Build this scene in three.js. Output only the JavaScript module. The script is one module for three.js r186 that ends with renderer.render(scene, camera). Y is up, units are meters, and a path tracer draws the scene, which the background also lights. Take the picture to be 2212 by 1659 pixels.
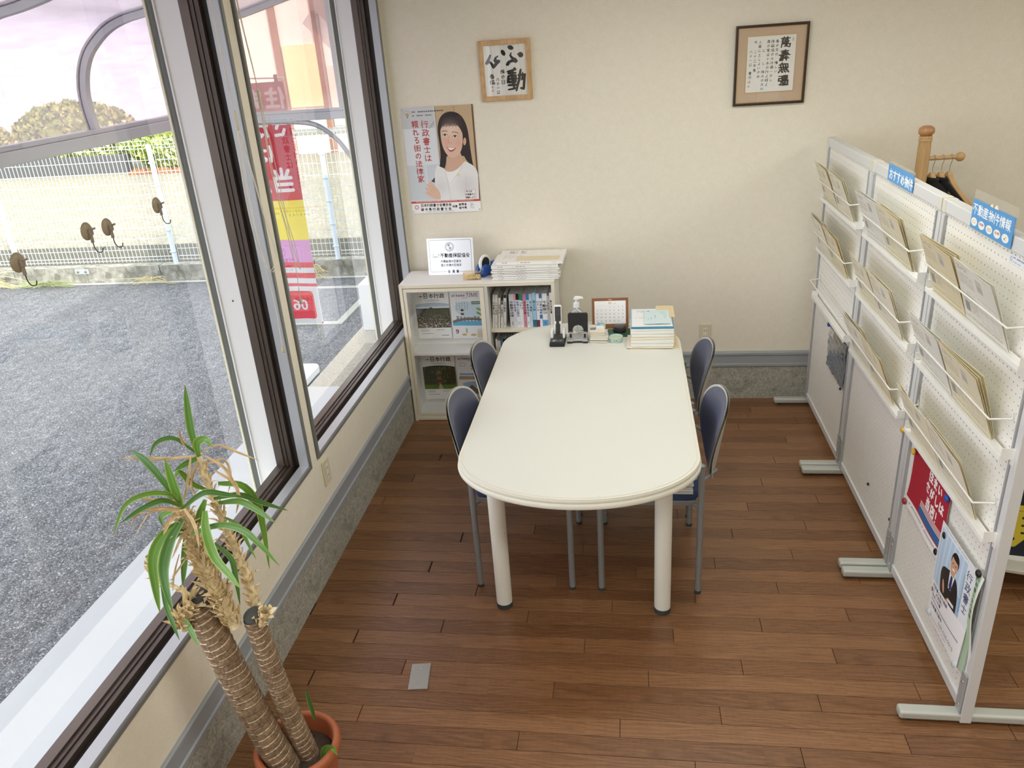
import * as THREE from 'three';
import { RoundedBoxGeometry } from 'three/addons/geometries/RoundedBoxGeometry.js';
import { mergeGeometries } from 'three/addons/utils/BufferGeometryUtils.js';
import { RectAreaLightUniformsLib } from 'three/addons/lights/RectAreaLightUniformsLib.js';

// ---------- camera, sky, sun, exposure ----------
const scene = new THREE.Scene();
const camera = new THREE.PerspectiveCamera(52.07, 4 / 3, 0.05, 200);
camera.position.set(1.329, 2.14, 4.576);
camera.rotation.set(-0.41324, 0.16098, -0.07231, 'YXZ');
const renderer = new THREE.WebGLRenderer({ antialias: true });
renderer.toneMapping = THREE.LinearToneMapping;
renderer.toneMappingExposure = 1.56;
renderer.shadowMap.enabled = true;
scene.background = new THREE.Color().setRGB(2.05, 2.14, 2.24);          // bright hazy daytime sky
const sun = new THREE.DirectionalLight(new THREE.Color().setRGB(1, 0.94, 0.84), 3.6);
sun.position.set(4.1 * 5, 3.45 * 5, 4.4 * 5);
sun.target.position.set(0, 0, 0);
sun.castShadow = true;
Object.assign(sun.shadow.camera, { left: -22, right: 22, top: 22, bottom: -22, near: 1, far: 90 });
sun.shadow.mapSize.set(2048, 2048);
scene.add(sun, sun.target);
RectAreaLightUniformsLib.init();
const LAMP_RADIANCE = 13.5;                                               // ceiling fluorescent fittings, built below
// ---------- helpers ----------
let seed = 12345;
const rnd = (a = 1, b) => { seed = (seed * 1664525 + 1013904223) >>> 0; const r = seed / 4294967296; return b === undefined ? r * a : a + r * (b - a); };
const V = (x, y, z) => new THREE.Vector3(x, y, z);
const used = new Map();
function numbered(n) { const k = used.get(n) ?? 0; used.set(n, k + 1); return k ? n + '_' + String(k).padStart(3, '0') : n; }
function ready(g) { const h = g.index ? g.toNonIndexed() : g; for (const k of Object.keys(h.attributes)) if (!['position', 'normal', 'uv'].includes(k)) h.deleteAttribute(k); return h; }
function join(list) { return list.length === 1 ? list[0] : mergeGeometries(list.map(ready)); }
// texture coordinates in metres, taken from the face each triangle points to
function meters(g, k = 1) {
  const h = ready(g), p = h.attributes.position, n = h.attributes.normal, uv = new Float32Array(p.count * 2);
  for (let i = 0; i < p.count; i++) {
    const ax = Math.abs(n.getX(i)), ay = Math.abs(n.getY(i)), az = Math.abs(n.getZ(i));
    const [u, v] = ax >= ay && ax >= az ? [p.getZ(i), p.getY(i)] : ay >= az ? [p.getX(i), p.getZ(i)] : [p.getX(i), p.getY(i)];
    uv[i * 2] = u * k; uv[i * 2 + 1] = v * k;
  }
  h.setAttribute('uv', new THREE.BufferAttribute(uv, 2));
  return h;
}
// box from corner to corner
const bx = (x0, y0, z0, x1, y1, z1) => new THREE.BoxGeometry(Math.abs(x1 - x0), Math.abs(y1 - y0), Math.abs(z1 - z0)).translate((x0 + x1) / 2, (y0 + y1) / 2, (z0 + z1) / 2);
const rb = (x0, y0, z0, x1, y1, z1, r = 0.003, s = 2) => new RoundedBoxGeometry(Math.abs(x1 - x0), Math.abs(y1 - y0), Math.abs(z1 - z0), s, Math.min(r, Math.abs(x1 - x0) / 2.01, Math.abs(y1 - y0) / 2.01, Math.abs(z1 - z0) / 2.01)).translate((x0 + x1) / 2, (y0 + y1) / 2, (z0 + z1) / 2);
const cyl = (r0, r1, h, x, y, z, s = 24) => new THREE.CylinderGeometry(r1, r0, h, s).translate(x, y + h / 2, z);
const lathe = (pts, s = 32) => new THREE.LatheGeometry(pts.map(([r, y]) => new THREE.Vector2(r, y)), s);
function tube(pts, r, seg = 24, rad = 8, straight = false) {
  const v = pts.map((p) => (p.isVector3 ? p : V(...p)));
  let c;
  if (straight) { c = new THREE.CurvePath(); for (let i = 0; i < v.length - 1; i++) c.add(new THREE.LineCurve3(v[i], v[i + 1])); } else c = new THREE.CatmullRomCurve3(v, false, 'centripetal');
  return new THREE.TubeGeometry(c, seg, r, rad, false);
}
function rod(a, b, r, s = 10) {   // straight rod with closed ends
  const A = V(...a), B = V(...b), d = B.clone().sub(A), g = new THREE.CylinderGeometry(r, r, d.length(), s);
  g.applyQuaternion(new THREE.Quaternion().setFromUnitVectors(V(0, 1, 0), d.clone().normalize()));
  return g.translate(...A.add(B).multiplyScalar(0.5).toArray());
}
// bent wire: straight pieces with round joints
const wire = (pts, r, s = 8) => join([...pts.slice(1).map((p, i) => rod(pts[i], p, r, s)), ...pts.slice(1, -1).map((p) => new THREE.SphereGeometry(r, s, 6).translate(...p))]);
const extrude = (shape, depth, bevel = 0, seg = 2, curve = 24) => new THREE.ExtrudeGeometry(shape, { depth, bevelEnabled: bevel > 0, bevelThickness: bevel, bevelSize: bevel, bevelOffset: -bevel, bevelSegments: seg, curveSegments: curve });
function poly(pts) { const s = new THREE.Shape(); pts.forEach(([x, y], i) => (i ? s.lineTo(x, y) : s.moveTo(x, y))); s.closePath(); return s; }
function mesh(name, g, m) { const o = new THREE.Mesh(g, m); o.name = name; o.castShadow = o.receiveShadow = true; return o; }
function part(parent, name, g, m, label) { const o = mesh(name, Array.isArray(g) ? join(g) : g, m); parent.add(o); if (label) o.userData.label = label; return o; }
function thing(name, label, category, pos = [0, 0, 0], group, turn = 0) {
  const o = new THREE.Group(); o.name = numbered(name); o.position.set(...pos); o.rotation.y = turn; o.userData = { label, category };
  if (group) o.userData.group = group;
  scene.add(o); return o;
}
function single(name, label, category, g, m, pos = [0, 0, 0], group) {
  const o = mesh(numbered(name), Array.isArray(g) ? join(g) : g, m); o.position.set(...pos); o.userData = { label, category };
  if (group) o.userData.group = group;
  scene.add(o); return o;
}
function structure(name, g, m, label, category) {
  const o = g ? mesh(name, Array.isArray(g) ? join(g) : g, m) : new THREE.Group();
  o.name = name; o.userData = { kind: 'structure', label, category }; scene.add(o); return o;
}
function copy(root, pos, label, turn, group) {
  const r = root.clone(); r.name = numbered(root.name.replace(/_\d\d\d$/, '')); r.position.set(...pos);
  r.userData = { ...root.userData }; if (turn !== undefined) r.rotation.y = turn; if (label) r.userData.label = label; if (group) r.userData.group = group;
  scene.add(r); return r;
}
// sheet of paper or board: front (+z) shows the print region, the rest the colour at that region's lower left corner; bend(x, y) lifts it
function sheet(w, h, t, { region = [0, 0, 1, 1], nx = 1, ny = 1, bend } = {}) {
  const [u0, v0, u1, v1] = region, pos = [], uv = [], idx = [];
  const put = (x, y, z, u, v) => { pos.push(x, y, z); uv.push(u, v); return pos.length / 3 - 1; };
  for (const side of [0, 1]) {
    const base = pos.length / 3;
    for (let j = 0; j <= ny; j++) for (let i = 0; i <= nx; i++) {
      const a = i / nx, b = j / ny, x = (a - 0.5) * w, y = (b - 0.5) * h, z = (bend ? bend(x, y) : 0) + (side ? -t : 0);
      put(x, y, z, side ? u0 + (u1 - u0) * 0.01 : u0 + (u1 - u0) * a, side ? v0 + (v1 - v0) * 0.01 : v0 + (v1 - v0) * b);
    }
    for (let j = 0; j < ny; j++) for (let i = 0; i < nx; i++) {
      const p = base + j * (nx + 1) + i, q = p + 1, r = p + nx + 1, s = r + 1;
      side ? idx.push(p, r, q, q, r, s) : idx.push(p, q, r, q, s, r);
    }
  }
  const N = (nx + 1) * (ny + 1), edge = [];
  for (let i = 0; i < nx; i++) edge.push([i, i + 1]);
  for (let j = 0; j < ny; j++) edge.push([j * (nx + 1) + nx, (j + 1) * (nx + 1) + nx]);
  for (let i = nx; i > 0; i--) edge.push([ny * (nx + 1) + i, ny * (nx + 1) + i - 1]);
  for (let j = ny; j > 0; j--) edge.push([j * (nx + 1), (j - 1) * (nx + 1)]);
  const cu = u0 + (u1 - u0) * 0.01, cv = v0 + (v1 - v0) * 0.01;
  for (const [a, b] of edge) {
    const q = [a, b, a + N, b + N].map((k) => put(pos[k * 3], pos[k * 3 + 1], pos[k * 3 + 2], cu, cv));
    idx.push(q[0], q[2], q[1], q[1], q[2], q[3]);
  }
  const g = new THREE.BufferGeometry();
  g.setAttribute('position', new THREE.Float32BufferAttribute(pos, 3)); g.setAttribute('uv', new THREE.Float32BufferAttribute(uv, 2)); g.setIndex(idx);
  g.computeVertexNormals(); return g;
}
// strip along a curve with a folded cross-section, for leaves
function blade(pts, width, fold = 0.25, side = V(0, 0, 1), seg = 14) {
  const c = new THREE.CatmullRomCurve3(pts, false, 'centripetal'), pos = [], uv = [], idx = [];
  for (let i = 0; i <= seg; i++) {
    const t = i / seg, p = c.getPoint(t), d = c.getTangent(t), w = width * (0.45 + 0.55 * Math.sin(Math.min(1, t * 1.9) * Math.PI / 2)) * Math.pow(Math.max(0.02, 1 - Math.pow(t, 3.2)), 0.8);
    const s = V().crossVectors(d, side); if (s.lengthSq() < 1e-6) s.set(1, 0, 0); s.normalize();
    const n = V().crossVectors(s, d).normalize(), L = p.clone().addScaledVector(s, -w).addScaledVector(n, w * fold), R = p.clone().addScaledVector(s, w).addScaledVector(n, w * fold);
    pos.push(...L.toArray(), ...p.toArray(), ...R.toArray()); uv.push(0, t, 0.5, t, 1, t);
    if (i < seg) { const b = i * 3; idx.push(b, b + 1, b + 3, b + 1, b + 4, b + 3, b + 1, b + 2, b + 4, b + 2, b + 5, b + 4); }
  }
  const g = new THREE.BufferGeometry();
  g.setAttribute('position', new THREE.Float32BufferAttribute(pos, 3)); g.setAttribute('uv', new THREE.Float32BufferAttribute(uv, 2)); g.setIndex(idx); g.computeVertexNormals();
  return g;
}
// smooth value noise that repeats after p cells
function noiseTable(p, s) { const t = new Float32Array(p * p); let q = s; for (let i = 0; i < t.length; i++) { q = (q * 1664525 + 1013904223) >>> 0; t[i] = q / 4294967296; } return t; }
function noise(t, p, x, y) {
  const x0 = Math.floor(x), y0 = Math.floor(y), fx = x - x0, fy = y - y0, sx = fx * fx * (3 - 2 * fx), sy = fy * fy * (3 - 2 * fy), m = (a) => ((a % p) + p) % p;
  const a = t[m(y0) * p + m(x0)], b = t[m(y0) * p + m(x0 + 1)], c = t[m(y0 + 1) * p + m(x0)], d = t[m(y0 + 1) * p + m(x0 + 1)];
  return a + (b - a) * sx + (c - a) * sy + (a - b - c + d) * sx * sy;
}
// texture from a function of (u, v) in 0..1 giving [r, g, b] in 0..255 (or one grey value)
function dataTex(w, h, f, srgb = true) {
  const d = new Uint8Array(w * h * 4);
  for (let y = 0; y < h; y++) for (let x = 0; x < w; x++) { const c = f(x / w, y / h), o = (y * w + x) * 4, g = typeof c === 'number'; for (let k = 0; k < 3; k++) d[o + k] = Math.max(0, Math.min(255, g ? c : c[k])); d[o + 3] = 255; }
  const t = new THREE.DataTexture(d, w, h); t.magFilter = THREE.LinearFilter; t.minFilter = THREE.LinearMipmapLinearFilter; t.wrapS = t.wrapT = THREE.RepeatWrapping; t.needsUpdate = true;
  if (srgb) t.colorSpace = THREE.SRGBColorSpace;
  return t;
}
function canvasTex(w, h, draw) {
  const c = document.createElement('canvas'); c.width = w; c.height = h; const g = c.getContext('2d'); g.lineCap = g.lineJoin = 'round'; draw(g, w, h);
  const t = new THREE.CanvasTexture(c); t.colorSpace = THREE.SRGBColorSpace; return t;
}
const std = (color, roughness = 0.6, o = {}) => new THREE.MeshStandardMaterial({ color, roughness, ...o });
const phy = (color, roughness = 0.5, o = {}) => new THREE.MeshPhysicalMaterial({ color, roughness, ...o });
// ---------- Japanese lettering as pen strokes on a 100 x 100 grid (x y pairs, strokes parted by /) ----------
const RAD = {
  nin: '55 0 10 50/40 35 40 100', gyo: '60 0 10 30/65 28 5 62/42 45 42 100', gon: '50 0 55 10/5 20 95 20/20 37 80 37/20 53 80 53/20 70 80 70 80 97 20 97 20 70',
  ki: '5 30 95 30/50 0 50 100/48 32 5 75/52 32 95 75', sui: '20 8 70 25/5 38 55 52/15 95 75 62', te: '5 25 95 25/55 0 55 95 30 85/5 65 95 50',
  ito: '55 0 20 22 55 25/80 15 15 52 85 48/50 50 50 100/22 65 8 90/78 65 92 88', kei: '5 5 95 5/50 5 42 20/20 20 80 20 80 78 20 78 20 20/20 40 80 40/20 59 80 59/38 80 10 99/62 80 92 99',
  me: '10 0 90 0 90 100 10 100 10 0/10 33 90 33/10 66 90 66', hi: '50 0 48 50 5 100/52 50 95 100/18 20 25 50/85 18 72 48', riki: '10 30 90 30 85 92 70 88/48 2 45 50 10 98',
};
const GL = {
  行: 'gyo@0 0 38 100/45 18 95 18/40 45 100 45/78 45 78 92 65 88', 政: '5 12 50 12/28 12 28 82/28 45 48 45/12 42 12 85/2 88 52 78/68 2 55 35/60 25 98 25/88 25 78 60 50 97/60 40 75 70 98 97',
  書: '20 12 80 12 80 38 20 38/5 25 95 25/50 2 50 60/15 48 85 48/5 60 95 60/25 70 75 70 75 98 25 98 25 70/25 84 75 84', 士: '8 35 92 35/50 5 50 88/22 88 78 88', 土: '20 38 80 38/50 5 50 90/5 90 95 90',
  は: '15 10 10 50 15 92 22 75/40 32 92 30/70 8 70 75 58 92 42 82 55 70 75 75 95 90', 頼: '2 15 48 15/25 0 25 100/8 28 42 28 42 50 8 50 8 28/24 52 2 82/26 52 46 75/kei@50 0 50 100',
  れ: '28 5 28 95/8 28 42 28 8 75/42 40 60 25 68 35 64 75 75 90 95 70', る: '22 10 72 10 25 55 60 42 82 58 78 85 50 95 38 85 50 75 65 90',
  街: 'gyo@0 0 28 100/32 20 64 20/48 8 48 42/30 42 66 42/32 62 64 62/48 48 48 88/28 88 68 88/72 15 98 15/70 42 100 42/88 42 88 92 80 88', の: '52 18 45 55 25 82 12 65 22 32 52 15 82 30 86 60 60 92',
  法: 'sui@0 0 28 100/40 22 90 22/65 5 65 45/32 45 98 45/60 48 40 88 85 84/75 68 92 95', 律: 'gyo@0 0 30 100/42 18 88 18 88 38/35 28 98 28/42 40 88 40/65 3 65 100/42 56 90 56/35 74 98 74',
  家: '50 0 50 10/8 28 8 12 92 12 92 26/22 30 78 30/52 30 15 55/40 42 58 70 52 98 40 92/45 55 12 78/50 68 15 95/80 40 58 56/58 52 95 90', 日: '18 5 82 5 82 95 18 95 18 5/18 50 82 50',
  本: '5 28 95 28/50 0 50 100/48 28 5 75/52 28 95 75/30 75 70 75', 会: '50 0 5 42/50 0 95 42/30 42 70 42/15 60 85 60/45 60 25 92 78 90/65 75 85 97',
  連: '5 10 18 22/3 40 20 40 20 72/3 92 20 72 45 92 98 92/35 12 92 12/38 26 88 26 88 56 38 56 38 26/38 41 88 41/30 68 96 68/63 2 63 84', 合: '50 0 5 42/50 0 95 42/30 42 70 42/22 58 78 58 78 95 22 95 22 58',
  栃: 'ki@0 0 38 100/45 12 98 12/55 12 52 60 40 95/62 38 98 38/82 38 80 90 70 86/72 38 60 92', 木: 'ki@0 0 100 100', 県: '25 5 75 5 75 50 25 50 25 5/25 20 75 20/25 35 75 35/10 22 10 62 95 62/50 62 50 100/28 72 12 92/72 72 90 92',
  後: 'gyo@0 0 32 100/62 2 42 22 66 24/80 8 45 45 92 42/60 45 38 72/55 55 85 55 45 98/52 68 95 98', 援: 'te@0 0 34 100/40 8 90 5/45 15 50 25/65 14 68 24/88 12 82 25/38 32 95 32/36 46 98 46/55 32 38 98/50 60 85 60 50 98/58 70 95 98',
  総: 'ito@0 0 38 100/60 5 45 30/78 5 95 30/65 28 52 48 82 46/45 62 40 90/55 60 58 92 88 90 88 78/68 55 75 68/90 60 98 82', 務: '5 8 45 8 28 25/20 20 35 30/2 38 48 38 25 95/28 40 8 70/68 0 52 25/60 14 92 14 55 48/62 22 96 48/55 62 92 62 88 95 78 90/72 50 50 98',
  省: '50 0 50 25/25 10 12 30/75 8 88 25/80 25 15 48/30 45 80 45 80 97 30 97 30 45/30 62 80 62/30 80 80 80', そ: '25 10 75 10 15 42 90 38 55 55 55 80 80 92', う: '35 5 65 12/20 38 60 28 78 45 68 75 40 97',
  だ: '8 25 55 22/35 5 15 92/50 48 85 45/48 72 60 88 92 86/78 5 84 18/90 2 96 14', に: '15 10 10 50 15 92/45 28 88 25/42 65 52 85 92 82', 相: 'ki@0 0 45 100/me@52 5 46 92', 談: 'gon@0 0 40 100/hi@46 0 54 48/hi@46 50 54 50',
  し: '30 5 30 70 45 92 70 88 90 65', よ: '55 5 55 72 40 92 20 85 30 70 55 72 88 92/55 32 88 30', 公: '38 5 5 50/62 5 95 50/48 45 20 92 82 88/65 65 88 97',
  益: '25 0 35 15/75 0 65 15/5 22 95 22/35 25 8 52/65 25 92 52/18 60 82 60 82 95/18 60 18 95/40 60 40 95/60 60 60 95/2 97 98 97', 社: '20 0 30 12/5 22 40 22 5 60/24 42 24 100/28 48 42 62/52 38 95 38/73 8 73 92/48 92 98 92',
  団: '8 5 92 5 92 97 8 97 8 5/22 38 80 38/60 18 60 80 48 76/35 50 45 64', 人: '50 5 45 50 8 97/48 40 92 97', 不: '5 10 95 10/52 10 5 62/50 32 50 100/58 38 92 62',
  動: '45 2 10 10/4 18 54 18/10 30 50 30 50 58 10 58 10 30/10 44 50 44/30 8 30 90/8 72 50 72/2 92 56 86/58 28 96 28 92 92 80 88/75 5 72 50 52 98',
  産: '50 0 50 10/10 12 90 12/32 18 38 28/68 18 62 28/5 32 95 32/15 32 15 65 4 98/38 40 25 62/30 52 90 52/32 72 85 72/20 94 98 94/58 40 58 94', 保: 'nin@0 0 32 100/42 5 88 5 88 35 42 35 42 5/32 52 98 52/65 35 65 100/62 54 35 85/68 54 97 85',
  証: 'gon@0 0 42 100/48 10 98 10/75 10 75 90/75 48 95 48/56 40 56 90/46 92 100 92', 協: '2 32 34 32/18 5 18 95/riki@42 0 50 44/riki@34 50 32 48/riki@68 50 32 48', 内: '12 98 12 22 88 22 88 92 78 88/50 2 48 45 28 70/50 45 72 66',
  閣: '8 98 8 5 42 5 42 35 8 35/8 20 42 20/58 35 58 5 92 5 92 98 82 94/58 20 92 20/58 35 92 35/50 40 28 58/45 48 68 48 30 75/42 56 75 75/35 76 65 76 65 96 35 96 35 76',
  理: '5 12 40 12/6 45 38 45/22 12 22 82/2 88 42 78/48 8 95 8 95 48 48 48 48 8/48 28 95 28/71 8 71 92/50 68 94 68/42 93 100 93', 大: '5 35 95 35/50 5 48 45 8 97/52 45 92 97',
  臣: '12 5 12 95/12 5 90 5/45 5 45 30/30 30 82 30 82 65 30 65/12 30 30 30/12 65 30 65/45 65 45 95/12 95 92 95', 認: 'gon@0 0 40 100/46 8 92 8 85 48 72 44/70 8 48 50/48 22 58 34/44 62 40 88/54 60 56 92 85 90 86 78/66 55 74 68/88 60 98 80',
  定: '50 0 50 10/8 28 8 12 92 12 92 26/22 38 78 38/50 38 50 88/50 60 80 60/28 52 24 78 6 98/26 75 45 90 96 94', 国: '8 5 92 5 92 97 8 97 8 5/25 25 75 25/25 50 75 50/20 80 80 80/50 25 50 80/60 60 70 70',
  交: '50 0 50 15/5 20 95 20/32 28 12 52/65 28 90 52/70 45 45 78 8 97/30 48 55 78 95 97', 通: '5 10 18 22/3 40 20 40 20 72/3 92 20 72 45 92 98 92/38 8 88 8 68 22/52 14 65 22/40 80 40 30 90 30 90 78 82 76/40 46 90 46/40 62 90 62/65 30 65 80',
  指: 'te@0 0 38 100/82 5 50 22/50 5 50 38 95 38 95 30/50 52 90 52 90 97 50 97 50 52/50 75 90 75', 員: '28 3 72 3 72 22 28 22 28 3/20 32 80 32 80 80 20 80 20 32/20 48 80 48/20 64 80 64/38 82 10 99/62 82 92 99',
  章: '50 0 50 8/12 12 88 12/32 18 38 28/68 18 62 28/4 33 96 33/24 42 76 42 76 70 24 70 24 42/24 56 76 56/4 83 96 83/50 70 50 100', お: '8 28 62 25/35 5 35 80 22 90 10 78 35 52 70 48 88 65 78 88 58 90/75 15 92 30',
  す: '5 22 95 22/58 3 58 50 45 62 34 50 45 38 58 48 58 70 35 97', め: '22 18 38 85/62 10 45 65 20 82 12 62 30 38 62 30 88 45 85 75 58 95', 物: '25 8 12 35/15 28 45 28/28 3 28 98/3 65 48 52/62 3 48 40/56 28 96 28 90 90 80 86/72 30 48 72/85 30 55 92',
  件: 'nin@0 0 36 100/55 8 42 40/50 28 94 28/36 58 100 58/70 5 70 100', 情: '20 5 20 98/8 28 6 48/32 22 36 38/45 14 95 14/48 28 92 28/42 42 98 42/70 3 70 42/50 98 50 52 90 52 90 94 82 92/50 66 90 66/50 80 90 80',
  報: '8 18 48 18/28 3 28 35/2 35 54 35/15 42 20 52/40 42 35 52/4 58 52 58/4 75 52 75/28 58 28 98/60 98 60 8 92 8 90 30 80 28/60 45 92 45 60 96/66 58 98 97',
  心: '15 40 8 72/32 25 35 82 75 82 78 65/48 12 60 32/82 30 95 60', ふ: '45 5 58 18/50 35 62 58 40 68 52 75 58 90 35 92/20 60 8 82/78 55 92 80',
  萬: '5 12 95 12/32 0 32 22/68 0 68 22/22 26 78 26 78 56 22 56 22 26/22 41 78 41/50 26 50 85/12 98 12 66 90 66 90 95 80 92/35 88 70 82/62 75 74 90',
  壽: '10 10 90 10/50 0 50 22/20 24 80 24/30 36 85 36 85 46/5 48 95 48/15 56 45 56/12 68 50 68/58 58 58 68 88 68/8 80 95 80/12 88 40 88 40 99 12 99 12 88/70 72 70 98 60 94',
  無: '30 0 12 25/22 14 92 14/4 48 96 48/28 14 28 66/46 14 46 66/64 14 64 66/82 14 82 66/5 68 95 68/18 78 10 97/40 78 42 95/62 78 66 95/82 76 95 95',
  彊: '5 10 35 10 35 32 8 32 8 55 38 55 34 95 22 90/45 5 98 5/50 14 92 14 92 42 50 42 50 14/50 28 92 28/71 14 71 42/45 50 98 50/50 58 92 58 92 88 50 88 50 58/50 73 92 73/71 58 71 88/42 96 100 96',
  住: 'nin@0 0 34 100/62 0 72 12/42 22 96 22/45 55 92 55/70 22 70 92/36 93 100 93', ま: '15 22 85 22/20 45 80 45/52 3 52 78 38 92 22 82 35 70 55 75 85 92', い: '18 20 20 70 32 85 42 70/72 25 88 65',
  さ: '12 28 88 24/45 3 70 52/28 62 40 88 78 90', が: '8 35 58 32 62 60 50 92 38 82/32 8 8 92/72 30 85 60/76 5 82 16/90 2 96 12', 当: '50 0 50 35/20 8 30 28/80 8 70 28/12 40 86 40 86 95 10 95/12 68 86 68',
  店: '50 0 50 12/10 14 95 14/14 14 14 60 2 98/55 22 55 55/55 38 88 38/32 56 85 56 85 96 32 96 32 56', 頂: '2 12 38 12/20 12 20 90 8 84/kei@42 0 58 100', ひ: '10 20 40 18 20 60 35 90 65 80 68 20 92 60',
  平: '8 12 92 12/28 25 35 42/72 25 65 42/4 55 96 55/50 12 50 100', 年: '30 0 12 30/25 18 90 18/28 40 85 40/28 40 28 65/4 65 96 65/55 18 55 100', 八: '38 15 8 92/60 10 92 92', 十: '5 45 95 45/50 5 50 98', 一: '5 50 95 50', 二: '18 22 82 22/5 85 95 85',
  三: '12 12 88 12/20 50 80 50/5 90 95 90', 春: '10 12 90 12/15 28 85 28/4 44 96 44/50 0 40 50 5 75/58 44 96 72/30 60 72 60 72 98 30 98 30 60/30 78 72 78', 井: '10 32 90 32/5 66 95 66/35 5 32 60 18 98/68 5 68 98',
};
const GC = {};
function strokes(ch) {
  if (GC[ch]) return GC[ch];
  const read = (s, X = 0, Y = 0, W = 100, H = 100) => s.split('/').flatMap((t) => {
    if (t.includes('@')) { const [n, b] = t.split('@'), [x, y, w, h] = b.split(' ').map(Number); return read(RAD[n], X + x * W / 100, Y + y * H / 100, w * W / 100, h * H / 100); }
    const n = t.split(' ').map(Number), o = []; for (let i = 0; i < n.length; i += 2) o.push([X + n[i] * W / 100, Y + n[i + 1] * H / 100]); return [o];
  });
  return (GC[ch] = read(GL[ch]));
}
// one character in the box x y w h
function glyph(g, ch, x, y, w, h, lw, color = '#222', brush = 0) {
  g.strokeStyle = g.fillStyle = color; g.lineCap = g.lineJoin = 'round';
  if (ch === ' ') return;
  if (!GL[ch]) { g.font = 'bold ' + Math.round(h) + 'px sans-serif'; g.textAlign = 'center'; g.fillText(ch, x + w / 2, y + h * 0.86); g.textAlign = 'left'; return; }
  let k = 0;
  for (const s of strokes(ch)) {
    k++;
    if (brush) {   // swelling brush stroke: dots along the path
      for (let i = 0; i < s.length - 1; i++) for (let q = 0; q <= 12; q++) {
        const t = q / 12, a = (i + t) / (s.length - 1), r = lw * (0.55 + 0.55 * Math.sin(Math.PI * (0.15 + 0.7 * a)) * (0.7 + 0.5 * ((k * 37) % 7) / 7)) * 0.5;
        g.beginPath(); g.ellipse(x + (s[i][0] + (s[i + 1][0] - s[i][0]) * t + 6 * Math.sin(a * 3 + k)) * w / 100, y + (s[i][1] + (s[i + 1][1] - s[i][1]) * t) * h / 100, r * 1.15, r * 0.85, -0.6, 0, 7); g.fill();
      }
    } else { g.lineWidth = lw; g.beginPath(); s.forEach(([a, b], i) => (i ? g.lineTo(x + a * w / 100, y + b * h / 100) : g.moveTo(x + a * w / 100, y + b * h / 100))); g.stroke(); }
  }
}
function textH(g, str, x, y, size, gap, lw, color, brush) { [...str].forEach((c, i) => glyph(g, c, x + i * (size + gap), y, size, size, lw, color, brush)); }
function textV(g, str, x, y, size, gap, lw, color, brush) { [...str].forEach((c, i) => glyph(g, c, x, y + i * (size + gap), size, size, lw, color, brush)); }
// small print that cannot be read at this size: rows of little marks
function fine(g, x, y, w, h, row, color = '#777', s = 7) {
  g.fillStyle = color; let q = s;
  for (let b = y; b + row <= y + h + 0.01; b += row) for (let a = x; a < x + w;) { q = (q * 1103515245 + 12345) & 0x7fffffff; const l = row * (0.4 + (q % 100) / 160); g.fillRect(a, b, Math.min(l, x + w - a), row * 0.5); a += l + row * 0.25 + (q % 7 === 0 ? row : 0); }
}
// ---------- procedural materials ----------
const N64 = noiseTable(64, 9), N16 = noiseTable(16, 5), N128 = noiseTable(128, 77), N8 = noiseTable(8, 31);
const rep = (t, x, y = x) => { const c = t.clone(); c.repeat.set(x, y); c.needsUpdate = true; return c; };
const grainTex = dataTex(256, 256, (u, v) => 128 + 70 * (noise(N128, 128, u * 128, v * 128) - 0.5) + 60 * (noise(N64, 64, u * 64, v * 64) - 0.5), false);
const wallMap = dataTex(256, 256, (u, v) => { const n = (noise(N128, 128, u * 128, v * 128) - 0.5) * 7 + (noise(N16, 16, u * 16, v * 16) - 0.5) * 3; return [241 + n, 234 + n, 216 + n]; });
const wallM = std('#ffffff', 0.9, { map: rep(wallMap, 2.5), bumpMap: rep(grainTex, 5), bumpScale: 0.0012 });
const ceilM = std('#f1efe8', 0.95, { bumpMap: rep(grainTex, 3), bumpScale: 0.001 });
const terrazzoMap = dataTex(512, 512, (u, v) => { const a = noise(N128, 128, u * 128, v * 128), b = noise(N64, 64, u * 64, v * 64), c = noise(N16, 16, u * 16, v * 16), d = noise(N8, 8, u * 8, v * 8), k = 168 + 36 * (a - 0.5) + 34 * (b - 0.5) + 14 * (c - 0.5) - (d > 0.86 && a > 0.5 ? 26 : 0); return [k, k - 2, k - 14]; });
const terrazzoM = std('#ffffff', 0.75, { map: rep(terrazzoMap, 2.2) });
const railM = std('#9fa3a8', 0.45);
const railEdgeM = std('#a8a9a6', 0.5);
const aluM = phy('#b4b7ba', 0.38, { metalness: 0.35 });
const whiteAluM = phy('#f3f5f5', 0.35);
const greyAluM = phy('#8b8d8c', 0.4, { metalness: 0.3 });
const brownAluM = phy('#4d4139', 0.38, { metalness: 0.25 });
const outerAluM = phy('#5f544c', 0.32, { metalness: 0.45 });
const darkAluM = std('#2b2522', 0.55);
const gasketM = std('#6d716c', 0.5);
const glassM = phy('#ffffff', 0.0, { transmission: 1, thickness: 0, ior: 1.5 });
const clearM = phy('#f4f6f6', 0.06, { transmission: 0.96, thickness: 0, ior: 1.49 });
const creamPlasticM = phy('#dfd8ba', 0.4);
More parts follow.
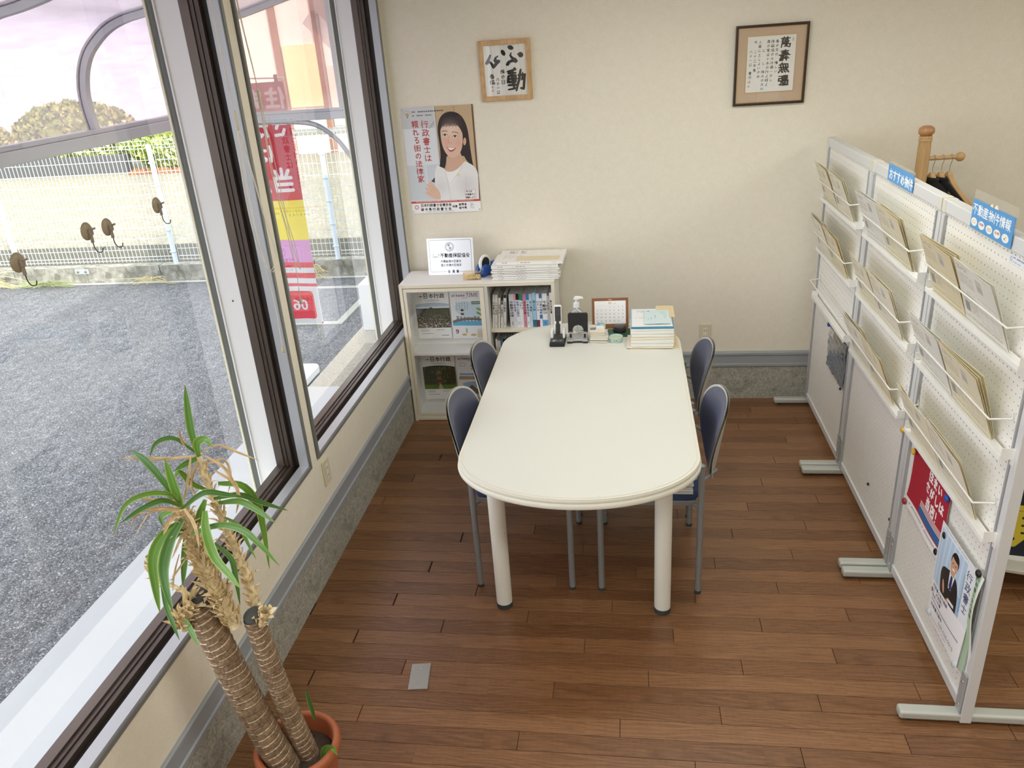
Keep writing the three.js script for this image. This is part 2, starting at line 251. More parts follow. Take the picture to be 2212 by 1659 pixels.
// floor boards: six printed variants, reddish brown with long grain
const plankTex = [0, 1, 2, 3, 4, 5].map((k) => {
  const t = noiseTable(32, 100 + k * 7), t2 = noiseTable(64, 200 + k * 3), tone = [0, 9, -8, 5, -4, 12][k];
  return dataTex(512, 64, (u, v) => {
    const warp = noise(t, 32, u * 4, v * 2) * 3.2 + noise(t, 32, u * 9, v * 3) * 0.9, ring = Math.sin((v * 5 + warp + k) * 6.28), fib = noise(t2, 64, u * 18, v * 60) - 0.5, pore = noise(t2, 64, u * 40, v * 64) > 0.78 ? -12 : 0;
    const n = ring * 7 + fib * 26 + pore + tone;
    return [124 + n * 1.1, 85 + n * 0.94, 53 + n * 0.74];
  });
});
const plankM = plankTex.map((m) => phy('#ffffff', 0.36, { map: m, clearcoat: 0.25, clearcoatRoughness: 0.3 }));
const grooveM = std('#2c1a10', 0.9);
const laminateM = phy('#e4e4da', 0.42, { bumpMap: rep(grainTex, 8), bumpScale: 0.00015 });
const bandM = phy('#e6e3d4', 0.45);
const legWhiteMap = dataTex(128, 256, (u, v) => { const s = noise(N64, 64, u * 20, v * 34), low = noise(N16, 16, u * 3, v * 9), k = s > 0.9 && low > 0.7 ? 38 : 0; return [232 - k, 229 - k, 217 - k]; });
const legWhiteM = phy('#ffffff', 0.4, { map: legWhiteMap });
const rubberM = std('#3b3f40', 0.7);
const chairMetalMap = dataTex(64, 256, (u, v) => { const s = noise(N64, 64, u * 12, v * 60); const k = s > 0.93 ? -25 : 0; return [143 + k, 146 + k, 146 + k]; });
const chairMetalM = phy('#ffffff', 0.38, { map: chairMetalMap, metalness: 0.3 });
const chairShellM = phy('#b9b7ae', 0.45);
const fabricTex = dataTex(128, 128, (u, v) => 128 + 40 * Math.sin(u * 128 * 3.14159) * Math.sin(v * 128 * 3.14159) + 50 * (noise(N128, 128, u * 128, v * 128) - 0.5), false);
const backFabricM = phy('#4d5166', 0.42, { bumpMap: rep(fabricTex, 3), bumpScale: 0.0003, sheen: 0.5, sheenRoughness: 0.4, sheenColor: new THREE.Color('#8087a8') });
const seatFabricM = phy('#33456b', 0.75, { bumpMap: rep(fabricTex, 3), bumpScale: 0.0005, sheen: 0.3, sheenRoughness: 0.5, sheenColor: new THREE.Color('#7080b0') });
const shelfM = phy('#f4f3ef', 0.5);
const shelfEdgeM = phy('#e8dfc9', 0.5);
const shelfGreyM = phy('#cfccc3', 0.55);
const paperM = std('#f2f1ea', 0.85);
const ivoryM = std('#efe6cf', 0.85);
const tanM = std('#e3cda2', 0.85);
const blackM = phy('#17181a', 0.35);
const silverM = phy('#c3c4c4', 0.32, { metalness: 0.55 });
const chromeM = phy('#d8d8d8', 0.18, { metalness: 0.95 });
const whitePlasticM = phy('#f2f2f0', 0.35);
const panelFrameM = phy('#e0e1e1', 0.4, { metalness: 0.15 });
const panelFrameGreyM = phy('#b3b4b5', 0.42, { metalness: 0.25 });
const footM = phy('#c3c5bd', 0.42, { metalness: 0.2 });
const wireM = phy('#f0efe9', 0.4);
const E = (c) => c;
const lightWoodMap = dataTex(64, 512, (u, v) => { const r = Math.sin((u * 4 + noise(N64, 64, u * 4, v * 6) * 2) * 6.28) * 7 + (noise(N128, 128, u * 60, v * 8) - 0.5) * 18; return [206 + r, 168 + r, 118 + r]; });
const lightWoodM = phy('#ffffff', 0.4, { map: lightWoodMap });
const darkWoodM = phy('#3a2519', 0.35);
const goldM = phy('#cdb27a', 0.35, { metalness: 0.6 });
const pegM = std('#f3f1e9', 0.55);
// ---------- the room ----------
const T = 0.15, RX = 6.2, FZ = 7.6, CEIL = 2.62;
// floor: boards run along x, 76.5 mm wide
const floor = structure('floor', null, null, 'reddish brown wooden board floor with dark joints', 'floor');
part(floor, 'subfloor', bx(-0.0, -0.2, -0.02, RX, -0.004, FZ), grooveM);
{
  const pitch = 0.0765, z0 = 0.048 - pitch, x1 = 4.1, z1 = 3.72, lenSet = [0.91, 0.66, 0.45, 0.3], geos = new Map(), far = [];
  const board = (len, k) => { const key = len.toFixed(2) + k; if (!geos.has(key)) { const g = new RoundedBoxGeometry(len - 0.0016, 0.012, pitch - 0.0014, 1, 0.0012), p = g.attributes.position, uv = g.attributes.uv; for (let i = 0; i < p.count; i++) uv.setXY(i, (p.getX(i) / len + 0.5) * len / 0.91 + k * 0.13, p.getZ(i) / pitch + 0.5); geos.set(key, g); } return geos.get(key); };
  for (let r = 0; z0 + r * pitch < z1; r++) {
    const zc = z0 + (r + 0.5) * pitch; let x = -((r * 0.37) % 1) * 0.91;
    if (zc < -0.02) continue;
    while (x < x1) {
      let a = Math.max(x, 0.001), b = x + 0.91; x = b;
      const len = Math.round((b - a) * 100) / 100; if (len < 0.04) continue;
      const m = part(floor, 'plank', board(len, (r * 3 + Math.round(b * 10)) % 3), plankM[(r * 5 + Math.round(b * 7) * 3) % 6]);
      m.position.set(a + len / 2, -0.006, zc);
    }
  }
  for (let r = 0; r < 100; r++) { const zc = z0 + (r + 0.5) * pitch; if (zc > FZ) break; if (zc < 0) continue; const a = zc < z1 ? x1 + 0.86 - ((r * 0.37) % 1) * 0.91 + 0.05 : 0; if (zc >= z1 || a < RX) far.push(bx(zc < z1 ? Math.max(a, x1 + 0.0) : 0, -0.012, zc - pitch / 2 + 0.0007, RX, 0, zc + pitch / 2 - 0.0007)); }
  const f = part(floor, 'far_planks', meters(join(far)), plankM[1], 'rest of the board floor out of view'); f.userData.kind = 'stuff';
}
structure('ceiling', meters(bx(-0.262, CEIL, -T - 0.02, RX + T, CEIL + 0.12, FZ + T)), ceilM, 'off-white flat ceiling', 'ceiling');
structure('roof', meters(bx(-0.62, 2.95, -0.85, RX + 0.6, 3.2, FZ + 0.6)), std('#8d8f92', 0.8), 'grey flat roof slab with overhang', 'roof');
structure('roof_parapet', meters(join([bx(-0.262, CEIL + 0.12, -T - 0.02, RX + T, 2.95, FZ + T)])), std('#d8d5cc', 0.8), 'pale wall band between ceiling and roof', 'wall');
structure('wall_back', meters(join([bx(-0.262, 0.3, -T - 0.02, RX + T, CEIL, -0.02), bx(-0.262, -0.25, -T - 0.02, RX + T, 0.3, -0.02)])), wallM, 'cream textured wallpaper wall with poster and framed calligraphy', 'wall');
structure('wall_right', meters(bx(RX, -0.25, -T, RX + T, CEIL, FZ + T)), wallM, 'cream wall at the far side of the office', 'wall');
structure('wall_front', meters(bx(-0.262, -0.25, FZ, RX, CEIL, FZ + T)), wallM, 'cream wall behind the visitor area', 'wall');
const W1 = [1.85, 5.3], W2 = [0.03, 1.74], WY = [0.555, 2.5], MG = 0.022;
const WO = -0.262;                                                    // outer face of the window wall
structure('wall_left', meters(join([
  bx(-0.134, -0.25, -0.02, 0, WY[0] - MG, FZ), bx(WO, WY[1] + MG, -T, 0, CEIL, FZ), bx(WO, WY[0] - MG, -0.02, 0, WY[1] + MG, W2[0] - MG), bx(WO, WY[0] - MG, W2[1] + MG, 0, WY[1] + MG, W1[0] - MG), bx(WO, WY[0] - MG, W1[1] + MG, 0, WY[1] + MG, FZ),
  bx(WO, 0.4, W2[1] + MG, -0.134, WY[0] - MG, W1[0] - MG), bx(WO, 0.4, -T, -0.134, WY[0] - MG, W2[0] - MG), bx(WO, 0.4, W1[1] + MG, -0.134, WY[0] - MG, FZ),
])), wallM, 'cream wallpaper wall with two large windows', 'wall');
structure('baseboard_back', meters(bx(0.004, 0, -0.02, RX, 0.216, 0)), terrazzoM, 'grey speckled stone-look skirting along the back wall', 'baseboard');
structure('baseboard_left', meters(bx(0, 0, 0.0, 0.004, 0.216, FZ)), terrazzoM, 'grey speckled stone-look skirting under the windows', 'baseboard');
{ // grey moulded rail above the skirting
  const prof = (n) => [[-0.02, 0.214], [n + 0.004, 0.214], [n + 0.008, 0.218], [n + 0.008, 0.231], [n + 0.002, 0.235], [n + 0.002, 0.286], [n + 0.008, 0.29], [n + 0.008, 0.303], [n + 0.003, 0.308], [-0.02, 0.308]];
  const back = extrude(poly(prof(0)), RX, 0); back.rotateY(Math.PI / 2); // shape x -> -z
  const bg = extrude(poly(prof(0).map(([a, b]) => [-a, b]).reverse()), RX - 0.004, 0).rotateY(Math.PI / 2).translate(0.004, 0, 0);
  structure('trim_1', bg, railM, 'grey moulded rail running along the back wall above the skirting', 'rail');
  const lg = extrude(poly(prof(0.004).map(([a, b]) => [Math.max(a, -0.001), b])), FZ, 0);
  structure('trim_2', lg, railM, 'grey moulded rail running under the windows above the skirting', 'rail');
}
// ring in the window plane: rectangle (z0..z1, y0..y1) grown by a outside and b inside, from x0 to x1
function ring(z0, z1, y0, y1, a, b, x0, x1) {
  return join([bx(x0, y0 - a, z0 - a, x1, y0 - b, z1 + a), bx(x0, y1 + b, z0 - a, x1, y1 + a, z1 + a), bx(x0, y0 - b, z0 - a, x1, y1 + b, z0 - b), bx(x0, y0 - b, z1 + b, x1, y1 + b, z1 + a)]);
}
function makeWindow(name, [z0, z1], label) {
  const w = structure(name, null, null, label, 'window'), [y0, y1] = WY;
  part(w, 'casing', ring(z0, z1, y0, y1, 0.014, 0, -0.01, 0.009), greyAluM, 'grey aluminium casing edge');
  part(w, 'reveal_lining', ring(z0, z1, y0, y1, 0, -0.008, -0.036, 0.004), aluM, 'pale grey reveal lining');
  part(w, 'groove', ring(z0, z1, y0, y1, 0.02, 0.012, -0.07, -0.03), darkAluM, 'dark groove');
  part(w, 'inner_frame', [ring(z0, z1, y0, y1, 0.02, -0.006, -0.082, -0.066), ring(z0, z1, y0, y1, 0.02, -0.003, -0.086, -0.08), ring(z0, z1, y0, y1, 0.02, -0.01, -0.1, -0.084)], brownAluM, 'dark brown aluminium frame');
  part(w, 'outer_frame', ring(z0, z1, y0, y1, 0.02, -0.016, -0.132, -0.099), outerAluM, 'grey-brown outer aluminium frame');
  for (const [e, s] of [[z0, 1], [z1, -1]]) {                           // deep white outer jamb and the channel that holds the glass
    part(w, 'outer_jamb', bx(-0.216, 0.42, e - s * MG, -0.131, y1, e + s * 0.014), whiteAluM, 'deep white jamb');
    part(w, 'glazing_bead', bx(-0.222, 0.42, e - s * MG, -0.216, y1, e + s * 0.02), whiteAluM); part(w, 'gasket', bx(-0.248, 0.42, e - s * MG, -0.222, y1, e + s * 0.012), gasketM, 'grey glazing channel'); part(w, 'glazing_bead', bx(-0.256, 0.42, e - s * MG, -0.248, y1, e + s * 0.02), creamPlasticM, 'cream outer bead');
  }
  const pane = part(w, 'pane', bx(-0.2365, 0.42, z0 + 0.002, -0.236, y1 + 0.01, z1 - 0.002), glassM, 'clear window glass');
  for (const z of [z0 + 0.2, z1 - 0.25]) part(w, 'screw', new THREE.SphereGeometry(0.004, 8, 6).scale(0.5, 1, 1).translate(-0.066, 1.35, z), darkAluM);
  return w;
}
makeWindow('window_1', W1, 'large window with brown and grey aluminium frame in front of the car park');
makeWindow('window_2', W2, 'narrower window beside the bookcase with brown and grey aluminium frame');
structure('window_ledge', meters(join([bx(-0.54, 0.28, 0.72, -0.134, 0.42, FZ), bx(-0.5, -0.25, 0.76, -0.134, 0.28, FZ)])), std('#b9bfc2', 0.5), 'white painted outdoor ledge under the window', 'ledge');
structure('window_ledge_001', meters(join([bx(-0.46, 0.28, -0.4, -0.134, 0.418, 0.72), bx(-0.42, -0.25, -0.35, -0.134, 0.28, 0.72)])), std('#ffffff', 0.85, { map: rep(terrazzoMap, 3) }), 'rough grey mortar ledge outside the narrower window', 'ledge');

// ceiling fluorescent fittings (above the picture)
for (const [x, z] of [[1.7, 1.5], [1.7, 3.6], [1.7, 5.7], [4.3, 1.5], [4.3, 3.6], [4.3, 5.7]]) {
  const l = thing('ceiling_light', 'white surface-mounted fluorescent ceiling light', 'ceiling light', [x, CEIL, z], 'fluorescent ceiling lights');
  part(l, 'housing', rb(-0.62, -0.05, -0.12, 0.62, 0, 0.12, 0.01), whitePlasticM);
  part(l, 'diffuser', rb(-0.6, -0.062, -0.1, 0.6, -0.049, 0.1, 0.005), std('#ffffff', 0.6, { emissive: new THREE.Color(1, 0.96, 0.88), emissiveIntensity: 1.5 }));
  const r = new THREE.RectAreaLight(new THREE.Color().setRGB(0.975, 1.0, 0.935), LAMP_RADIANCE, 1.2, 0.2);
  r.position.set(x, CEIL - 0.066, z); r.rotation.x = -Math.PI / 2; scene.add(r);
}
// sockets and floor plate
function outlet(label, pos, turn) {
  const o = thing('wall_outlet', label, 'outlet', pos, undefined, turn);
  part(o, 'cover_plate', rb(-0.035, -0.06, 0, 0.035, 0.06, 0.008, 0.004), creamPlasticM);
  part(o, 'socket_insert', rb(-0.012, -0.035, 0.007, 0.012, 0.035, 0.0095, 0.001), phy('#ece8d8', 0.4));
  for (const y of [0.018, -0.018]) for (const x of [-0.006, 0.006]) part(o, 'slot', bx(x - 0.0012, y - 0.005, 0.0085, x + 0.0012, y + 0.005, 0.0098), blackM);
  return o;
}
outlet('beige double wall socket on the back wall behind the blue chairs', [1.79, 0.428, -0.02], 0);
outlet('beige double wall socket under the window pillar', [0, 0.445, 1.695], Math.PI / 2);
{
  const o = thing('floor_outlet_plate', 'silver metal socket cover plate set in the wooden floor', 'floor plate', [0.555, 0, 2.428], undefined, 0.12);
  part(o, 'plate', rb(-0.037, 0, -0.064, 0.037, 0.006, 0.064, 0.003), phy('#b3b3ad', 0.4, { metalness: 0.5 }));
  for (const z of [-0.035, 0.035]) part(o, 'screw', cyl(0.004, 0.004, 0.002, 0, 0.005, z, 12), chromeM);
}
// ---------- table ----------
const TX = 1.136, TZ = 1.405;
{
  const stadium = (hw, hl, e) => { const s = new THREE.Shape(), k = hl - e; s.moveTo(hw, -k); s.lineTo(hw, k); s.absellipse(0, k, hw, e, 0, Math.PI, false); s.lineTo(-hw, -k); s.absellipse(0, -k, hw, e, Math.PI, 2 * Math.PI, false); return s; };
  const flat = (g, y) => g.rotateX(-Math.PI / 2).translate(0, y, 0);
  const t = thing('meeting_table', 'long white meeting table with rounded ends and round white legs', 'table', [TX, 0, TZ]);
  part(t, 'tabletop', meters(flat(extrude(stadium(0.4372, 0.8872, 0.3087), 0.03, 0, 1, 48), 0.67)), laminateM, 'white laminate top');
  const band = (hw, hl, e, y, d, b) => { const s = stadium(hw, hl, e); s.holes.push(new THREE.Path(stadium(0.43, 0.88, 0.3).getPoints(48))); return flat(extrude(s, d - 2 * b, b, 4, 48), y + b); };
  const lip = (() => { const s = stadium(0.45, 0.9, 0.32); s.holes.push(new THREE.Path(stadium(0.4408, 0.8908, 0.3123).getPoints(48))); return flat(extrude(s, 0.012, 0, 3, 48), 0.688); })();
  part(t, 'edge_band', [lip, band(0.452, 0.902, 0.322, 0.682, 0.0165, 0.006), band(0.456, 0.906, 0.326, 0.658, 0.025, 0.0105)], bandM, 'off-white moulded edge band');
  part(t, 'apron', meters(bx(-0.3, 0.62, -0.58, 0.3, 0.67, 0.58)), shelfGreyM);
  for (const [x, z] of [[-0.32, 0.605], [0.32, 0.605], [-0.32, -0.605], [0.32, -0.605]]) {
    const l = part(t, 'leg', cyl(0.032, 0.0335, 0.65, x, 0.022, z, 32), legWhiteM, 'round white leg with scuffs');
    part(l, 'foot_cap', cyl(0.033, 0.0335, 0.022, x, 0, z, 32), rubberM, 'dark grey plastic foot');
  }
}
// ---------- chairs ----------
function disc(outline, surf, rings = 10, seg = 56) {   // filled outline on a curved surface: surf(y, z) -> [x, y, z]
  const pos = [], uv = [], idx = [];
  for (let r = 0; r <= rings; r++) for (let s = 0; s < seg; s++) { const [y, z] = outline(s / seg * Math.PI * 2), k = r / rings; pos.push(...surf(y * k, z * k, k)); uv.push(z * k, y * k); }
  for (let r = 0; r < rings; r++) for (let s = 0; s < seg; s++) { const a = r * seg + s, b = r * seg + (s + 1) % seg, c = a + seg, d = b + seg; idx.push(a, c, b, b, c, d); }
  const g = new THREE.BufferGeometry(); g.setAttribute('position', new THREE.Float32BufferAttribute(pos, 3)); g.setAttribute('uv', new THREE.Float32BufferAttribute(uv, 2)); g.setIndex(idx); g.computeVertexNormals(); return g;
}
function makeChair(label) {
  const c = thing('stacking_chair', label, 'chair', [0, 0, 0], undefined);
  const outline = (a, f = 1) => { const n = 2.5, ct = Math.cos(a), st = Math.sin(a), r = Math.pow(Math.pow(Math.abs(ct), n) + Math.pow(Math.abs(st), n), -1 / n); let y = 0.175 * r * st, z = 0.238 * r * ct; z *= y < 0 ? 1 - 0.3 * Math.pow(-y / 0.175, 1.3) : 1; return [y * f, z * f]; };
  const lean = (y, z) => -0.279 - y * 0.16 + 0.95 * z * z;
  const bump = (k) => 0.016 * Math.sqrt(Math.max(0, 1 - Math.pow(k, 4)));
  const cy = 0.615;
  part(c, 'back_shell', [disc((a) => outline(a), (y, z) => [lean(y, z) - 0.01, cy + y, z]), disc((a) => outline(-a), (y, z, k) => [lean(y, z) + (k > 0.99 ? 0 : 0.004), cy + y, z]), disc((a) => outline(a), (y, z, k) => [lean(y, z) - 0.01 + 0.01 * Math.min(1, k * k * k), cy + y * 1.0, z])], chairShellM, 'pale grey plastic backrest shell');
  part(c, 'back_cushion', [disc((a) => outline(-a, 0.955), (y, z, k) => [lean(y, z) + 0.003 + bump(k), cy + y, z]), disc((a) => outline(a, 0.955), (y, z) => [lean(y, z) + 0.002, cy + y, z])], backFabricM, 'slate blue backrest upholstery');
  const ss = new THREE.Shape(); { const w = 0.215, d0 = -0.2, d1 = 0.215, r = 0.06; ss.moveTo(d0 + r, -w); ss.lineTo(d1 - r, -w); ss.quadraticCurveTo(d1, -w, d1, -w + r); ss.lineTo(d1, w - r); ss.quadraticCurveTo(d1, w, d1 - r, w); ss.lineTo(d0 + r, w); ss.quadraticCurveTo(d0, w, d0, w - r); ss.lineTo(d0, -w + r); ss.quadraticCurveTo(d0, -w, d0 + r, -w); }
  part(c, 'seat', meters(extrude(ss, 0.02, 0.014, 4).rotateX(-Math.PI / 2).translate(0, 0.434, 0)), seatFabricM, 'navy blue seat cushion');
  part(c, 'seat_frame', [rb(-0.185, 0.397, 0.19, 0.195, 0.421, 0.212, 0.003), rb(-0.185, 0.397, -0.212, 0.195, 0.421, -0.19, 0.003), rb(0.175, 0.397, -0.2, 0.195, 0.421, 0.2, 0.003), rb(-0.185, 0.397, -0.2, -0.165, 0.421, 0.2, 0.003)], chairMetalM, 'grey steel seat frame');
  for (const s of [-1, 1]) {
    const z = s * 0.243, f = part(c, 'leg', cyl(0.0125, 0.0125, 0.405, 0.196, 0.012, z, 16), chairMetalM, 'grey steel front leg');
    part(f, 'foot_cap', cyl(0.0128, 0.0132, 0.014, 0.196, 0, z, 16), rubberM);
    const r = part(c, 'leg', [cyl(0.0125, 0.0125, 0.585, -0.197, 0.012, z, 16), new THREE.SphereGeometry(0.014, 14, 8).scale(1, 0.6, 1).translate(-0.197, 0.598, z)], chairMetalM, 'grey steel rear leg rising beside the backrest');
    part(r, 'foot_cap', cyl(0.0128, 0.0132, 0.014, -0.197, 0, z, 16), rubberM);
    part(c, 'bracket', rod([0.196, 0.405, z], [0.17, 0.405, s * 0.2], 0.007), chairMetalM); part(c, 'bracket', rod([-0.197, 0.4, z], [-0.172, 0.405, s * 0.2], 0.007), chairMetalM); part(c, 'back_bracket', rod([-0.197, 0.53, z], [-0.262, 0.53, s * 0.15], 0.007), chairMetalM);
  }
  return c;
}
{
  const names = ['blue stacking chair at the table next to the bookcase and window', 'blue stacking chair on the window side of the table nearer the potted plant', 'blue stacking chair on the partition side of the table under the wall socket', 'blue stacking chair at the table holding plastic-wrapped papers on its seat'];
  const a = makeChair(names[0]); a.position.set(0.893, 0, 1.09);
  copy(a, [0.893, 0, 1.648], names[1]); copy(a, [1.408, 0, 1.09], names[2], Math.PI); copy(a, [1.408, 0, 1.648], names[3], Math.PI);
  const p = thing('wrapped_papers', 'stack of papers wrapped in clear plastic on a chair seat', 'papers', [1.5, 0.465, 1.77]);
  for (let i = 0; i < 6; i++) part(p, 'paper_bundle', rb(-0.075 + rnd(-0.006, 0.006), i * 0.011, -0.11 + rnd(-0.01, 0.01), 0.075 + rnd(-0.006, 0.006), i * 0.011 + 0.009, 0.11 + rnd(-0.01, 0.01), 0.003), i % 2 ? paperM : std('#d5d7da', 0.6));
  const crumple = sheet(0.18, 0.24, 0.0006, { nx: 12, ny: 14, bend: (x, y) => 0.006 * Math.sin(x * 90 + y * 40) * Math.sin(y * 70) }).rotateX(-Math.PI / 2).translate(0, 0.073, 0);
  part(p, 'plastic_wrap', crumple, phy('#ffffff', 0.08, { transmission: 0.85, thickness: 0 }), 'crumpled clear plastic');
}
// ---------- bookcase ----------
const BX0 = 0.013, BX1 = 0.918, BZ0 = 0.014, BZ1 = 0.311, BH = 0.877;
{
  const b = thing('bookcase', 'low cream bookcase with a glass sliding door in the window corner', 'bookcase', [0, 0, 0]);
  part(b, 'side_panel', rb(BX0, 0, BZ0, BX0 + 0.018, BH, BZ1, 0.0015), shelfM);
  part(b, 'side_panel', rb(BX1 - 0.019, 0, BZ0, BX1, BH, BZ1, 0.0015), shelfM);
  part(b, 'top_panel', rb(BX0 + 0.018, BH - 0.02, BZ0, BX1 - 0.019, BH - 0.0005, BZ1 - 0.001, 0.0015), shelfM);
  part(b, 'bottom_panel', rb(BX0 + 0.018, 0.02, BZ0, BX1 - 0.019, 0.038, BZ1 - 0.004, 0.0015), shelfM);
  part(b, 'plinth', bx(BX0 + 0.018, 0, BZ1 - 0.03, BX1 - 0.019, 0.02, BZ1 - 0.008), shelfEdgeM);
  part(b, 'back_panel', bx(BX0 + 0.018, 0.02, BZ0, BX1 - 0.019, BH - 0.02, BZ0 + 0.005), shelfGreyM);
  part(b, 'divider', rb(0.512, 0.038, BZ0 + 0.005, 0.532, BH - 0.02, BZ1 - 0.002, 0.0015), shelfGreyM);
  part(b, 'edge_strip', [rb(BX0, 0, BZ1 - 0.001, BX0 + 0.018, BH, BZ1 + 0.002, 0.001), rb(BX1 - 0.019, 0, BZ1 - 0.001, BX1, BH, BZ1 + 0.002, 0.001), rb(BX0 + 0.018, BH - 0.022, BZ1 - 0.002, BX1 - 0.019, BH - 0.002, BZ1 + 0.001, 0.001), rb(BX0 + 0.018, 0.004, BZ1 - 0.004, BX1 - 0.019, 0.024, BZ1, 0.001)], shelfEdgeM, 'cream edging strips');
  part(b, 'shelf', rb(BX0 + 0.018, 0.427, 0.03, 0.512, 0.443, 0.292, 0.0015), shelfM);
  for (const y of [0.566, 0.285]) part(b, 'shelf', rb(0.532, y, BZ0 + 0.005, BX1 - 0.019, y + 0.016, 0.286, 0.0015), shelfEdgeM);
  for (const [y0, y1] of [[0.443, 0.855], [0.038, 0.427]]) part(b, 'display_board', bx(BX0 + 0.019, y0, 0.128, 0.511, y1, 0.136), shelfM, 'white board behind the magazines');
  const pin = []; for (const x of [BX0 + 0.0185]) for (const z of [0.17, 0.27]) for (let y = 0.1; y < 0.85; y += 0.032) pin.push(new THREE.CylinderGeometry(0.0025, 0.0025, 0.0012, 8).rotateZ(Math.PI / 2).translate(x, y, z));
  part(b, 'shelf_pin_holes', pin, std('#8d8a80', 0.8));
  const d = part(b, 'sliding_door', [rb(0.034, 0.03, 0.298, 0.052, 0.85, 0.309, 0.001), rb(0.484, 0.03, 0.298, 0.51, 0.85, 0.309, 0.001), rb(0.052, 0.83, 0.298, 0.484, 0.85, 0.309, 0.001), rb(0.052, 0.03, 0.298, 0.484, 0.05, 0.309, 0.001)], shelfEdgeM, 'cream door frame');
  part(d, 'pane', bx(0.05, 0.045, 0.303, 0.486, 0.835, 0.3034), glassM, 'clear door glass');
}
